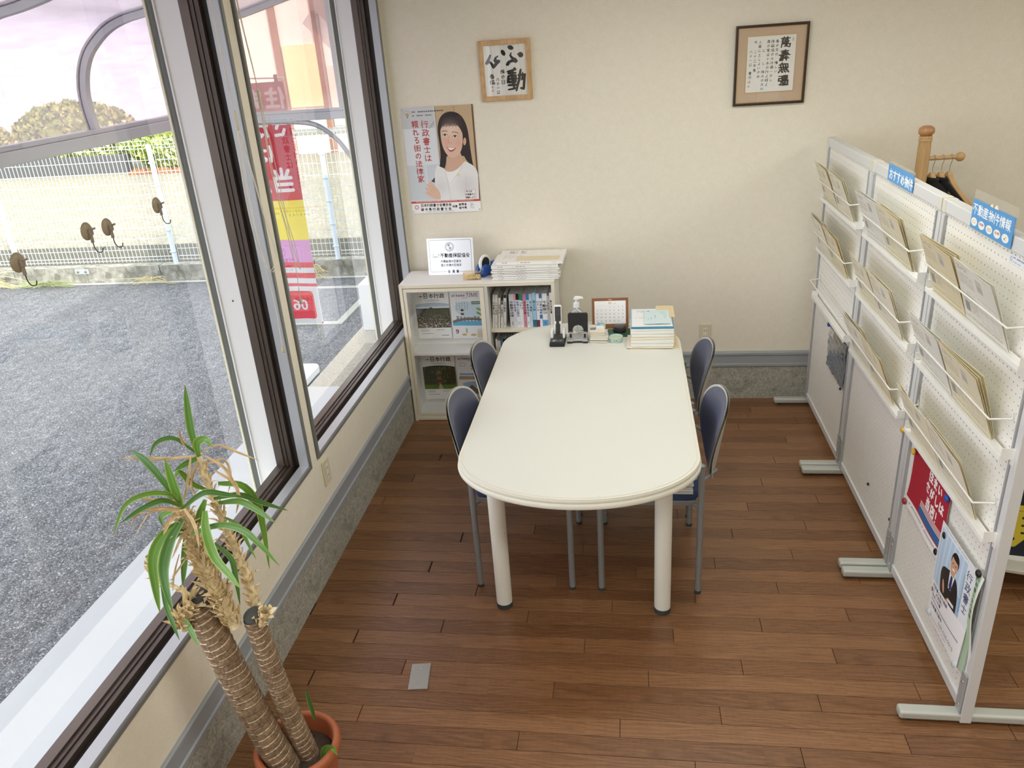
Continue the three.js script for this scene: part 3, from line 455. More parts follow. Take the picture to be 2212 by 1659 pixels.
// magazines behind the glass
const magTex = canvasTex(1024, 720, (g) => {
  const cover = (x, y, kind) => {
    g.save(); g.translate(x, y); g.fillStyle = '#fbfbfa'; g.fillRect(0, 0, 256, 360);
    if (kind < 2) {
      textH(g, '日本行政', 66, 14, 36, 5, 4.6, '#2b2b2b'); g.fillStyle = '#444'; g.fillRect(36, 32, 20, 6); fine(g, 74, 62, 110, 14, 7, '#999');
      g.save(); g.beginPath(); g.moveTo(0, 96); g.quadraticCurveTo(128, 70, 256, 96); g.lineTo(256, 276); g.lineTo(0, 276); g.clip();
      if (kind === 0) {
        g.fillStyle = '#b9cfe2'; g.fillRect(0, 60, 256, 80); g.fillStyle = '#e7eef2'; g.fillRect(0, 112, 256, 20); g.fillStyle = '#2c3527'; g.fillRect(0, 126, 256, 12); g.beginPath(); g.ellipse(115, 128, 14, 10, 0, 0, 7); g.fill();
        g.fillStyle = '#3b4229'; g.fillRect(0, 136, 256, 140); let q = 5; for (let i = 0; i < 520; i++) { q = (q * 1103515245 + 12345) & 0x7fffffff; const fy = 140 + (q % 1361) / 10, fx = (q >> 8) % 256, r = 0.8 + (fy - 138) / 40; g.fillStyle = ['#d79cc6', '#f1e3ee', '#6d7a42', '#a763a0', '#7f8d52', '#fbf5fa', '#586632'][(q >> 4) % 7]; g.beginPath(); g.ellipse(fx, fy, r, r * 0.8, 0, 0, 7); g.fill(); }
      } else {
        g.fillStyle = '#37432c'; g.fillRect(0, 60, 256, 220); let q = 9; for (let i = 0; i < 600; i++) { q = (q * 1103515245 + 12345) & 0x7fffffff; g.fillStyle = ['#4d5d38', '#6a7a40', '#26301f', '#84924e', '#3f3a2b'][(q >> 4) % 5]; g.fillRect((q >> 8) % 256, 70 + (q % 2060) / 10, 3 + q % 5, 3 + (q >> 3) % 12); }
        g.fillStyle = '#3a2f25'; for (const a of [22, 48, 196, 226]) g.fillRect(a, 80, 10, 170); g.fillStyle = '#6a4b3b'; for (let i = 0; i < 5; i++) { g.fillRect(102 - i * 2, 118 + i * 24, 44 + i * 4, 9); g.fillStyle = i % 2 ? '#6a4b3b' : '#8a6b55'; g.fillRect(110, 127 + i * 24, 28, 14); }
        g.fillStyle = '#5b7a32'; g.fillRect(0, 240, 256, 36); g.fillStyle = '#b9ac93'; g.beginPath(); g.moveTo(110, 276); g.lineTo(122, 236); g.lineTo(134, 236); g.lineTo(152, 276); g.fill();
      }
      g.restore(); fine(g, 22, 288, 60, 18, 6, '#999'); fine(g, 140, 288, 60, 12, 6, '#aaa'); fine(g, 28, 318, 86, 12, 8, '#777'); fine(g, 176, 334, 56, 8, 8, '#333');
    } else {
      g.fillStyle = '#f6f9fb'; g.fillRect(0, 0, 256, 360); g.font = 'bold 25px sans-serif'; g.fillStyle = '#8d2a4a'; g.fillText('at home', 14, 40); g.font = '40px sans-serif'; g.fillText('TIME', 122, 42); fine(g, 88, 48, 40, 6, 6, '#999');
      if (kind === 2) {
        g.fillStyle = '#d4e7f2'; g.beginPath(); g.ellipse(140, 140, 110, 60, 0.2, 0, 7); g.fill(); for (let i = 0; i < 5; i++) { g.save(); g.translate(44 + i * 20, 80); fine(g, 0, 0, 7, 70, 8, '#8a98a2', 3 + i); g.restore(); }
        g.fillStyle = '#6b7f73'; for (let i = 0; i < 26; i++) { g.beginPath(); g.ellipse(165 + (i * 37) % 80, 80 + (i * 13) % 26, 9, 5, 0, 0, 7); g.fill(); } g.fillStyle = '#7cae5a'; for (let i = 0; i < 34; i++) { g.beginPath(); g.ellipse(200 + (i * 29) % 56, 130 + (i * 17) % 66, 9, 6, i, 0, 7); g.fill(); }
        g.fillStyle = '#9aa7ad'; for (let i = 0; i < 7; i++) g.fillRect(40 + i * 26, 186 + (i * 31) % 14, 18, 40); g.fillStyle = '#66b6e0'; g.fillRect(10, 226, 236, 34); g.strokeStyle = '#77665a'; g.lineWidth = 12; g.beginPath(); g.moveTo(14, 232); g.quadraticCurveTo(128, 196, 246, 222); g.stroke(); g.lineWidth = 4; g.strokeStyle = '#4d4640'; g.beginPath(); g.moveTo(14, 222); g.quadraticCurveTo(128, 186, 246, 212); g.stroke();
        g.fillStyle = '#f3d9c4'; g.beginPath(); g.ellipse(86, 150, 11, 13, 0, 0, 7); g.fill(); g.fillStyle = '#3a2f2a'; g.beginPath(); g.ellipse(86, 142, 12, 8, 0, 0, 7); g.fill(); g.fillStyle = '#46607f'; g.fillRect(74, 163, 24, 16);
        g.font = 'bold 46px sans-serif'; g.fillStyle = '#8d2a4a'; g.fillText('9', 26, 322); g.fillStyle = '#9bc7b0'; g.fillRect(104, 282, 12, 34); g.fillStyle = '#d7b56a'; g.beginPath(); g.ellipse(92, 330, 18, 9, 0, 0, 7); g.ellipse(160, 332, 22, 9, 0, 0, 7); g.fill(); g.strokeStyle = '#b9a95e'; g.lineWidth = 2; for (let i = 0; i < 16; i++) { g.beginPath(); g.moveTo(190 + i * 4, 350); g.quadraticCurveTo(190 + i * 4, 300, 200 + i * 5, 282 + (i * 7) % 20); g.stroke(); }
      } else {
        g.strokeStyle = '#888'; g.lineWidth = 2; g.strokeRect(30, 66, 40, 26); g.fillStyle = '#6f8f6a'; for (let i = 0; i < 26; i++) { g.beginPath(); g.ellipse(120 + (i * 37) % 70, 84 + (i * 13) % 34, 10, 6, i, 0, 7); g.fill(); }
        g.fillStyle = '#8fb4d6'; g.fillRect(22, 150, 190, 30); g.fillStyle = '#c9a37a'; g.fillRect(16, 178, 170, 22); g.fillStyle = '#fff'; g.fillRect(16, 164, 190, 6); g.fillStyle = '#a9c8e2'; g.beginPath(); g.ellipse(150, 240, 110, 26, 0, 0, 7); g.fill();
        g.fillStyle = '#57724a'; g.fillRect(0, 296, 256, 64); g.fillStyle = '#7a6a58'; g.beginPath(); g.moveTo(30, 318); g.lineTo(110, 244); g.lineTo(220, 330); g.lineTo(150, 312); g.lineTo(60, 330); g.fill(); g.fillStyle = '#e9e2d4'; g.fillRect(90, 318, 96, 34); g.fillStyle = '#4a3f36'; for (let i = 0; i < 5; i++) g.fillRect(96 + i * 18, 318, 5, 34);
      }
    }
    g.restore();
  };
  cover(0, 0, 0); cover(256, 0, 2); cover(512, 0, 1); cover(768, 0, 3); g.fillStyle = '#fbfbfa'; g.fillRect(0, 360, 1024, 360);
});
{
  const m = phy('#ffffff', 0.3, { map: magTex });
  [['magazine with a flower field photo in the upper bay of the glass door', 0.157, 0.633, 0], ['magazine with a watercolour bridge scene in the upper bay of the glass door', 0.372, 0.63, 1], ['magazine with a forest pagoda photo in the lower bay of the glass door', 0.154, 0.222, 2], ['magazine with a painted temple roof and seaside in the lower bay', 0.37, 0.222, 3]]
    .forEach(([label, x, y, k]) => { const o = single('magazine', label, 'magazine', sheet(0.208, 0.295, 0.004, { region: [k / 4 + 0.001, 0.502, (k + 1) / 4 - 0.001, 0.998] }), m, [x, y, 0.147], 'magazines on display in the bookcase'); o.rotation.set(-0.03, 0, k % 2 ? -0.012 : 0.008); });
}
// books: spine print from one atlas
const spineCols = [['#e8e6e2', '#33302e', '#e8e6e2'], ['#efece6', '#5a5550', '#efece6'], ['#e9e7e0', '#2c2a28', '#4a4642'], ['#dedad2', '#6b625c', '#dedad2'], ['#d6d4d0', '#26241f', '#2b2927'], ['#c9cacb', '#3c3f46', '#c9cacb'], ['#d9d4dc', '#5c4c7c', '#e39ab0'], ['#e6e7ea', '#3f5f9e', '#1d1f22'], ['#eef0ee', '#2b6b46', '#2f8f4e'], ['#e9ecec', '#27584a', '#3b76a3'],
  ['#cf8a9c', '#6e1f38', '#e9e4e2'], ['#e6ebef', '#1d2a3c', '#3f86bd'], ['#bcd4e4', '#274a63', '#d7e6ee'], ['#a9cfe2', '#335a6d', '#2f6f77'], ['#f0eef2', '#5a6aa8', '#7b3347'], ['#eef0f4', '#263a6c', '#4577b8'], ['#f5f5f2', '#2c2a29', '#6aa9dd'], ['#c7c5c2', '#7d4a46', '#c7c5c2'], ['#f1f1ee', '#2d2d2d', '#f1f1ee'], ['#3f6d9c', '#eef2f5', '#3f6d9c']];
const spineTex = canvasTex(1024, 512, (g) => {
  const words = ['行政書士法', '土地の相談', '不動産会社', '法律の本', '土地総合', '不動産の法律', '不動産通', '総理大臣認定', '公証人', '家の証', '会社の交通', '不動産保証会', '法人情報', '国土の街', '住まい本', '交通の情報', '不動産ひ', '物件報', '家の保証書', '土地物件'];
  spineCols.forEach(([bg, ink, acc], i) => {
    const x = i * 51; g.fillStyle = bg; g.fillRect(x, 0, 51, 512);
    g.fillStyle = acc; if ([6, 7, 8, 9, 11].includes(i)) g.fillRect(x, 0, 51, 96); else if ([13, 14, 16].includes(i)) g.fillRect(x, 400, 51, 112); else if (i === 15) { g.fillRect(x, 0, 51, 70); g.fillRect(x, 320, 51, 60); } else if ([2, 4, 5].includes(i)) g.fillRect(x + 4, 6, 43, 52);
    const w = [...words[i]], s = i === 16 ? 46 : 34; w.forEach((c, k) => { if (112 + k * (s + 6) < 400) glyph(g, GL[c] ? c : '木', x + (51 - s) / 2, 112 + k * (s + 6), s, s, i === 16 ? 5 : 4.5, ink); });
    fine(g, x + 18, 420, 16, 60, 9, i % 3 ? ink : '#fff', i + 2);
    g.fillStyle = bg; g.fillRect(x, 506, 51, 6); g.fillRect(x, 500, 5, 12);
  });
});
const spineM = phy('#ffffff', 0.35, { map: spineTex }), pagesM = std('#dedbd0', 0.9);
function book(label, col, w, h, d, [x, y, z], tilt = 0, group) {
  const b = thing('paperback_book', label, 'book', [x, y, z], group); b.rotation.z = tilt;
  const region = [(col * 51 + 1) / 1024, 0.004, (col * 51 + 50) / 1024, 0.996], u = region[0] + 0.003, sp = sheet(w, h, 0.0015, { region }).translate(0, h / 2, 0);
  const flat = (g) => { const a = g.attributes.uv; for (let i = 0; i < a.count; i++) a.setXY(i, u, 0.01); return g; };
  part(b, 'cover', [sp, flat(bx(-w / 2, 0, -d, -w / 2 + 0.0012, h, -0.001)), flat(bx(w / 2 - 0.0012, 0, -d, w / 2, h, -0.001))], spineM);
  part(b, 'pages', bx(-w / 2 + 0.0012, 0.002, -d + 0.002, w / 2 - 0.0012, h - 0.003, -0.0015), pagesM, 'pale page block');
  return b;
}
{
  const U = 'books on the upper bookcase shelf', X = (c) => 0.541 + (c - 134) * 0.000424;
  const row = [[375, 440, 0.205, 5, 'thick grey book with dark lettering after the gap on the upper shelf'], [440, 470, 0.205, 6, 'thin book with a pink top band on the upper shelf'], [472, 515, 0.207, 7, 'pale book with a black top band on the upper shelf'], [517, 546, 0.204, 8, 'book with a green top band on the upper shelf'], [547, 566, 0.2, 9, 'thin pale book with a blue top band on the upper shelf'],
    [567, 611, 0.204, 10, 'rose pink book on the upper shelf'], [613, 651, 0.204, 11, 'white book with a bright blue top band on the upper shelf'], [653, 692, 0.204, 12, 'light blue book with dark lettering on the upper shelf'], [695, 746, 0.21, 13, 'pale blue book with a teal foot on the upper shelf'], [750, 790, 0.204, 14, 'white book with a maroon foot on the upper shelf'], [792, 827, 0.203, 15, 'white book with two blue blocks on the upper shelf'],
    [831, 900, 0.204, 16, 'wide white book with large black characters and a sky blue foot'], [903, 928, 0.19, 17, 'thin grey book with red lettering on the upper shelf'], [932, 974, 0.208, 18, 'white book with black lettering at the end of the upper shelf']];
  for (const [a, b, h, c, l] of row) book(l, c, X(b) - X(a), h, 0.148, [X((a + b) / 2), 0.5825, 0.25], 0, U);
  [[128, 30, 0.203, 0, 'white paperback leaning against the divider on the upper shelf'], [165, 36, 0.203, 1, 'leaning white paperback, second from the divider'], [207, 32, 0.184, 3, 'short leaning grey-white paperback on the upper shelf'], [246, 26, 0.16, 2, 'small leaning book with a dark head on the upper shelf'], [285, 40, 0.205, 4, 'leaning grey book with a black title block on the upper shelf']]
    .forEach(([c, w, h, k, l], i) => book(l, k, w * 0.000424, h, 0.148, [X(c + 6), 0.5832, 0.25], -0.075, U));
  [[1, 0.012, 'thin white book against the divider on the lower shelf'], [3, 0.015, 'grey-white book beside the first dark blue one on the lower shelf'], [19, 0.014, 'dark blue book between two pale books near the divider on the lower shelf'], [7, 0.016, 'pale book with a black band between the two dark blue lower-shelf books'], [19, 0.013, 'dark blue book beside the light blue one on the lower shelf'], [12, 0.014, 'light blue book on the lower shelf'], [5, 0.018, 'thick grey book on the lower shelf'], [11, 0.015, 'white book with a blue band on the lower shelf'], [18, 0.014, 'plain white book at the end of the lower shelf row']]
    .reduce((x, [c, w, l]) => { book(l, c, w, c === 3 ? 0.2 : 0.21, 0.148, [x + w / 2, 0.3015, 0.25], 0, 'books on the lower bookcase shelf'); return x + w + 0.0015; }, 0.546);
}
// ---------- on the bookcase ----------
const plateTex = canvasTex(1024, 768, (g, w, h) => {
  g.fillStyle = '#ffffff'; g.fillRect(0, 0, w, h); g.strokeStyle = '#4d5157'; g.lineWidth = 6; g.beginPath(); g.moveTo(400, 700); g.lineTo(80, 700); g.quadraticCurveTo(50, 700, 50, 660); g.lineTo(50, 70); g.quadraticCurveTo(50, 36, 84, 36); g.lineTo(940, 36); g.quadraticCurveTo(974, 36, 974, 70); g.lineTo(974, 660); g.quadraticCurveTo(974, 700, 944, 700); g.lineTo(690, 700); g.stroke();
  g.lineWidth = 3; for (const r of [96, 70]) { g.beginPath(); g.arc(500, 180, r, 0, 7); g.stroke(); } for (let i = 0; i < 20; i++) { const a = i / 20 * 6.283; g.beginPath(); g.arc(500 + 83 * Math.cos(a), 180 + 83 * Math.sin(a), 12, 0, 7); g.stroke(); } textH(g, '保', 458, 120, 50, 0, 6, '#33363b'); textH(g, '証', 490, 180, 50, 0, 6, '#33363b');
  textH(g, '公', 116, 326, 30, 0, 3.4, '#44474d'); textH(g, '益', 238, 326, 30, 0, 3.4, '#44474d'); textH(g, '社団法人', 116, 368, 32, 6, 3.4, '#44474d'); textH(g, '不動産保証協会', 288, 316, 84, 10, 11, '#1f2226');
  textH(g, '内閣総理大臣認定', 288, 456, 50, 8, 6, '#282b30'); textH(g, '国土交通大臣指定', 288, 536, 50, 8, 6, '#282b30'); textH(g, '会', 430, 668, 60, 0, 8, '#1f2226'); textH(g, '員', 532, 668, 60, 0, 8, '#1f2226'); textH(g, '章', 622, 668, 60, 0, 8, '#1f2226');
  g.fillStyle = '#fff'; g.fillRect(0, 758, 14, 10);
});
{
  const p = single('metal_plaque', 'brushed steel plaque with black Japanese lettering on the bookcase', 'plaque', sheet(0.282, 0.215, 0.003, {}), phy('#f4f6fa', 0.3, { map: plateTex, metalness: 0.75 }), [0.29, 0.983, 0.105]); p.rotation.set(-0.15, -0.05, 0);
}
{
  const d = thing('tape_dispenser', 'blue tape dispenser with a white roll on the bookcase', 'tape dispenser', [0.51, BH, 0.115], undefined, Math.PI - 0.45), m = phy('#2b57a8', 0.35); d.scale.setScalar(1.12);
  const side = poly([[-0.075, 0], [0.075, 0], [0.078, 0.03], [0.06, 0.05], [0.045, 0.035], [0.02, 0.03], [-0.01, 0.05], [-0.045, 0.062], [-0.07, 0.05], [-0.08, 0.02]]);
  part(d, 'body', [extrude(side, 0.012, 0.002).rotateY(-Math.PI / 2).translate(-0.012, 0, 0), extrude(side, 0.012, 0.002).rotateY(-Math.PI / 2).translate(0.024, 0, 0), rb(-0.024, 0, -0.075, 0.024, 0.02, 0.075, 0.003), rb(-0.024, 0.02, 0.05, 0.024, 0.052, 0.068, 0.004)], m);
  part(d, 'tape_roll', new THREE.TorusGeometry(0.038, 0.008, 12, 40).scale(1, 1, 1.1).rotateY(Math.PI / 2).translate(0, 0.062, -0.025), phy('#eef0ee', 0.3), 'white roll of tape');
  part(d, 'roll_core', new THREE.CylinderGeometry(0.031, 0.031, 0.02, 28).rotateZ(Math.PI / 2).translate(0, 0.062, -0.025), blackM);
  part(d, 'cutter', [bx(-0.012, 0.05, 0.066, 0.012, 0.056, 0.072)], chromeM);
}
{
  const c = thing('pin_box', 'small clear plastic box of ivory push pins on the bookcase', 'box', [0.437, BH, 0.226], undefined, 0.03), m = phy('#fffaf0', 0.03, { transmission: 0.97, thickness: 0 });
  part(c, 'box', [rb(-0.052, 0, -0.025, 0.052, 0.0015, 0.025, 0.0005), bx(-0.052, 0, -0.025, 0.052, 0.045, -0.0238), bx(-0.052, 0, 0.0238, 0.052, 0.045, 0.025), bx(-0.052, 0, -0.025, -0.0508, 0.045, 0.025), bx(0.0508, 0, -0.025, 0.052, 0.045, 0.025), bx(-0.052, 0.0438, -0.025, 0.052, 0.045, 0.025)], m, 'clear plastic case');
  const pins = []; for (let i = 0; i < 70; i++) { const g = mergeGeometries([new THREE.CylinderGeometry(0.0045, 0.0035, 0.005, 8).translate(0, 0.005, 0), new THREE.CylinderGeometry(0.0025, 0.0025, 0.008, 8), new THREE.CylinderGeometry(0.005, 0.005, 0.0015, 8).translate(0, -0.004, 0)].map(ready)); g.rotateX(rnd(6)).rotateZ(rnd(6)).translate(rnd(-0.042, 0.042), 0.008 + rnd(0.018) * rnd(0.4, 1), rnd(-0.016, 0.016)); pins.push(g); }
  const s = part(c, 'push_pins', pins, phy('#efe3be', 0.4), 'heap of ivory push pins'); s.userData.kind = 'stuff';
}
const bookletTex = canvasTex(512, 512, (g) => {
  g.fillStyle = '#f6f4ee'; g.fillRect(0, 0, 512, 512); fine(g, 70, 40, 40, 90, 22, '#555', 3); fine(g, 160, 30, 40, 100, 20, '#555', 4); g.fillStyle = '#888'; g.fillRect(124, 30, 3, 110); fine(g, 40, 180, 150, 120, 30, '#ddd9cc', 6); g.fillStyle = '#e9ddb9'; g.fillRect(150, 220, 330, 150); fine(g, 460, 20, 20, 40, 12, '#bbb', 5);
  g.fillStyle = '#f6f4ee'; g.fillRect(0, 400, 512, 112); fine(g, 50, 440, 46, 26, 26, '#333', 8); fine(g, 190, 440, 70, 26, 26, '#333', 9); g.fillStyle = '#999'; g.fillRect(170, 436, 2, 34); fine(g, 430, 446, 50, 16, 16, '#888', 11);
});
{
  const cover = std('#ffffff', 0.7, { map: bookletTex }), Y = [0.012, 0.009, 0.01, 0.008, 0.011, 0.012, 0.018, 0.018]; let y = BH;
  const shift = [[0, 0, 0], [0.006, 0.004, 0.01], [0, 0.003, -0.008], [0.008, 0, 0.006], [-0.004, 0.002, 0], [0.003, 0, 0.012], [0.0, 0.0, -0.01], [0.028, -0.012, -0.02]];
  const L = ['at the very bottom of the pile', 'second from the bottom of the pile', 'third from the bottom of the pile', 'fourth from the bottom of the pile', 'in the middle of the pile', 'third from the top of the pile', 'just under the top one of the pile', 'on top of the pile with a beige title block'];
  Y.forEach((h, i) => {
    const b = thing('booklet', 'white booklet ' + L[i] + ' on the bookcase', 'booklet', [0.75 + shift[i][0], y, 0.14 + shift[i][1]], 'booklets piled on the bookcase', shift[i][2]); y += h + 0.0008;
    const g = bx(-0.19, 0.001, -0.125, 0.188, h - 0.001, 0.125); part(b, 'pages', g, pagesM);
    const top = sheet(0.384, 0.258, 0.0009, { region: [0, 0.22, 1, 1] }).rotateX(-Math.PI / 2).translate(0, h, 0), spine = sheet(0.384, h, 0.001, { region: [0, 0.02, 1, 0.2] }).translate(0, h / 2, 0.129), bot = sheet(0.384, 0.258, 0.0009, { region: [0, 0.78, 0.05, 0.8] }).rotateX(-Math.PI / 2).translate(0, 0.0009, 0);
    part(b, 'cover', [top, spine, bot], cover);
  });
}
// ---------- on the table ----------
const TY = 0.7;
{
  const s = thing('stapler', 'large black and white stapler with its arm raised on the table', 'stapler', [0.973, TY, 0.81]);
  part(s, 'base', rb(-0.039, 0, -0.07, 0.039, 0.022, 0.07, 0.006), blackM, 'black base');
  part(s, 'staple_tray', [rb(-0.03, 0.02, 0.0, 0.03, 0.024, 0.062, 0.002)], phy('#3c3f41', 0.4));
  part(s, 'anvil', [rb(-0.01, 0.023, 0.03, 0.01, 0.028, 0.05, 0.001), rb(-0.024, 0.023, 0.036, -0.012, 0.026, 0.054, 0.001), rb(0.012, 0.023, 0.034, 0.022, 0.026, 0.05, 0.001)], chromeM);
  part(s, 'pivot', [rb(-0.036, 0.02, -0.05, -0.024, 0.062, 0.0, 0.004), rb(0.024, 0.02, -0.05, 0.036, 0.062, 0.0, 0.004)], whitePlasticM, 'white pivot cheeks');
  const arm = part(s, 'arm', [rb(-0.019, 0, -0.012, 0.019, 0.15, 0.012, 0.008)], whitePlasticM, 'white raised arm'); arm.position.set(0, 0.035, -0.028); arm.rotation.x = -0.22;
  part(arm, 'arm_lining', [rb(-0.0155, 0.06, 0.008, 0.0155, 0.142, 0.0135, 0.003)], phy('#3a3c3e', 0.4), 'dark grey lining');
  part(arm, 'magazine', [rb(-0.012, -0.005, 0.006, 0.012, 0.09, 0.022, 0.003), rb(-0.008, 0.01, 0.02, 0.008, 0.075, 0.026, 0.002)], phy('#4b4a47', 0.3, { metalness: 0.6 }), 'metal staple channel');
  part(arm, 'lock_slide', rb(-0.016, 0.055, 0.012, 0.016, 0.068, 0.024, 0.002), whitePlasticM);
}
{
  const h = thing('hole_punch', 'black and silver two-hole paper punch on the table', 'hole punch', [1.074, TY, 0.79]);
  const tray = poly([[-0.053, -0.045], [-0.03, -0.045], [-0.02, -0.036], [0.02, -0.036], [0.03, -0.045], [0.053, -0.045], [0.05, 0.05], [-0.05, 0.05]]);
  part(h, 'tray', extrude(tray, 0.004, 0.002, 2).rotateX(-Math.PI / 2).translate(0, 0.004, 0), blackM, 'black rubber underside');
  part(h, 'deck', extrude(tray, 0.01, 0.002, 2).rotateX(-Math.PI / 2).scale(0.96, 1, 0.94).translate(0, 0.009, 0), silverM, 'silver deck');
  for (const x of [-0.036, 0.036]) part(h, 'die_post', [rb(x - 0.009, 0.018, -0.03, x + 0.009, 0.046, 0.012, 0.003)], silverM, 'silver die holder');
  for (const x of [-0.036, 0.036]) part(h, 'die_slot', [rb(x - 0.0055, 0.02, 0.01, x + 0.0055, 0.042, 0.0135, 0.002)], blackM);
  const lev = part(h, 'lever', [extrude((() => { const s = poly([[-0.05, 0], [-0.03, 0], [-0.03, 0.012], [0.03, 0.012], [0.03, 0], [0.05, 0], [0.051, 0.095], [0.045, 0.102], [-0.045, 0.102], [-0.051, 0.095]]); const o = new THREE.Path(); o.absellipse(0, 0.012, 0.026, 0.03, 0, Math.PI, false); s.holes.push(o); return poly([[-0.05, 0], [-0.029, 0], [-0.027, 0.02], [-0.018, 0.034], [0, 0.04], [0.018, 0.034], [0.027, 0.02], [0.029, 0], [0.05, 0], [0.051, 0.095], [0.045, 0.102], [-0.045, 0.102], [-0.051, 0.095]]); })(), 0.016, 0.003, 2).translate(0, 0, -0.008)], blackM, 'black raised lever'); lev.position.set(0, 0.038, -0.02); lev.rotation.x = -0.12;
  part(h, 'paper_gauge', rb(0.05, 0.006, -0.03, 0.066, 0.014, 0.0, 0.002), silverM);
}
{
  const p = thing('pump_bottle', 'clear hand sanitiser pump bottle behind the hole punch', 'bottle', [1.062, TY, 0.66]);
  part(p, 'bottle', lathe([[0, 0], [0.034, 0], [0.037, 0.006], [0.037, 0.08], [0.036, 0.1], [0.028, 0.122], [0.014, 0.134], [0.012, 0.14], [0, 0.14]], 36), phy('#f4f7f8', 0.08, { transmission: 0.9, thickness: 0.01, ior: 1.4 }), 'clear plastic bottle');
  part(p, 'collar', [cyl(0.016, 0.015, 0.026, 0, 0.136, 0, 24), cyl(0.005, 0.005, 0.025, 0, 0.16, 0, 12)], phy('#eef1f3', 0.25), 'white pump collar');
  const sp = extrude(poly([[-0.014, 0], [0.01, -0.001], [0.03, 0.006], [0.032, 0.001], [0.036, 0.002], [0.034, 0.011], [0.012, 0.016], [-0.008, 0.015]]), 0.012, 0.002).translate(0, 0.18, -0.006);
  part(p, 'spout', sp, phy('#f4f5f6', 0.3), 'white pump spout');
  part(p, 'dip_tube', cyl(0.003, 0.003, 0.12, 0, 0.015, 0, 8), phy('#e8eef0', 0.2));
}
const calTex = canvasTex(512, 440, (g) => {
  g.fillStyle = '#8f5f3b'; g.fillRect(0, 0, 512, 440); g.fillStyle = '#fafafa'; g.fillRect(36, 40, 440, 330); g.fillStyle = '#fff'; g.font = 'bold 17px sans-serif'; g.textAlign = 'center'; g.fillText('Canon', 256, 28); g.fillStyle = '#e0a06a'; g.font = 'bold 44px sans-serif'; g.fillText('10', 250, 88);
  g.fillStyle = '#888'; g.font = '11px sans-serif'; g.fillText('OCTOBER', 320, 84); g.fillStyle = '#cfcfcf'; for (let i = 0; i <= 5; i++) g.fillRect(44, 108 + i * 50, 424, 1.5);
  for (let d = 1; d <= 31; d++) { const k = d + 2, c = k % 7, r = Math.floor(k / 7); g.fillStyle = c === 0 ? '#c05a5a' : '#555'; g.font = 'bold 19px sans-serif'; g.fillText(String(d), 74 + c * 60, 134 + r * 50); }
  g.fillStyle = '#e6d9cc'; g.font = '13px sans-serif'; fine(g, 200, 390, 90, 12, 12, '#b58a66', 3);
});
{
  const c = thing('desk_calendar', 'brown-framed desk calendar open at October on the table', 'calendar', [1.235, TY, 0.61], undefined, 0.02);
  const f = part(c, 'face', sheet(0.19, 0.163, 0.004), phy('#ffffff', 0.45, { map: calTex })); f.position.set(0, 0.081, 0); f.rotation.x = -0.18;
  const k = part(c, 'easel_back', rb(-0.085, -0.08, -0.004, 0.085, 0.08, 0, 0.001), std('#8f5f3b', 0.6)); k.position.set(0, 0.079, -0.034); k.rotation.x = 0.26;
}
{
  const b = thing('card_box', 'cream cardboard box beside the desk calendar', 'box', [1.172, TY, 0.735]);
  part(b, 'box', rb(-0.038, 0, -0.04, 0.038, 0.046, 0.04, 0.001), std('#e9e0cc', 0.7)); part(b, 'lid', rb(-0.04, 0.036, -0.042, 0.04, 0.05, 0.042, 0.001), std('#ede5d2', 0.7));
  const n = thing('memo_pad', 'small memo pad with a mint and blue cover on the cream box', 'memo pad', [1.188, TY + 0.0505, 0.735], undefined, -0.1);
  part(n, 'pad', rb(-0.02, 0, -0.024, 0.02, 0.016, 0.024, 0.001), paperM); part(n, 'cover', sheet(0.038, 0.046, 0.0008).rotateX(-Math.PI / 2).translate(0, 0.0168, 0), phy('#ffffff', 0.5, { map: canvasTex(64, 64, (g) => { g.fillStyle = '#8fd0b8'; g.fillRect(0, 0, 64, 64); g.fillStyle = '#93a9dc'; g.fillRect(0, 0, 26, 64); g.fillStyle = '#3c5a50'; g.fillRect(34, 22, 24, 5); g.fillStyle = '#fff'; g.fillRect(34, 40, 20, 10); }) }));
  single('business_card', 'small dark blue printed card on the cream box', 'card', sheet(0.026, 0.03, 0.0008).rotateX(-Math.PI / 2), phy('#ffffff', 0.5, { map: canvasTex(64, 64, (g) => { g.fillStyle = '#3c6187'; g.fillRect(0, 0, 64, 64); fine(g, 8, 12, 44, 36, 12, '#dfe9f2', 3); }) }), [1.149, TY + 0.0513, 0.757]);
}
{
  const o = single('cutting_pad', 'small dark green flat pad on the table', 'pad', extrude(poly([[-0.058, -0.052], [0.05, -0.052], [0.062, -0.04], [0.062, 0.05], [-0.058, 0.05]]), 0.006, 0.002).rotateX(-Math.PI / 2), phy('#2f5a42', 0.5), [1.285, TY + 0.002, 0.7]); o.rotation.y = 0.1;
  const k = thing('paperweight', 'round black glossy ink-stone paperweight on the green pad', 'paperweight', [1.285, TY + 0.01, 0.69]);
  part(k, 'body', lathe([[0, 0], [0.03, 0], [0.033, 0.004], [0.033, 0.026], [0.03, 0.031], [0, 0.032]], 36), phy('#2c2524', 0.3));
  part(k, 'rim', new THREE.TorusGeometry(0.0325, 0.0015, 8, 36).rotateX(Math.PI / 2).translate(0, 0.014, 0), phy('#1c1817', 0.3));
}
{
  const o = thing('stamp_case', 'flat ivory stamp-pad case in front of the cream box', 'case', [1.182, TY, 0.806], undefined, -0.08);
  part(o, 'case', rb(-0.046, 0, -0.028, 0.046, 0.012, 0.028, 0.004), phy('#e3dfd2', 0.4)); part(o, 'lid', rb(-0.046, 0.0135, -0.028, 0.046, 0.022, 0.028, 0.004), phy('#dcd8c8', 0.4)); part(o, 'seam', rb(-0.0445, 0.01, -0.0265, 0.0445, 0.015, 0.0265, 0.002), blackM);
}
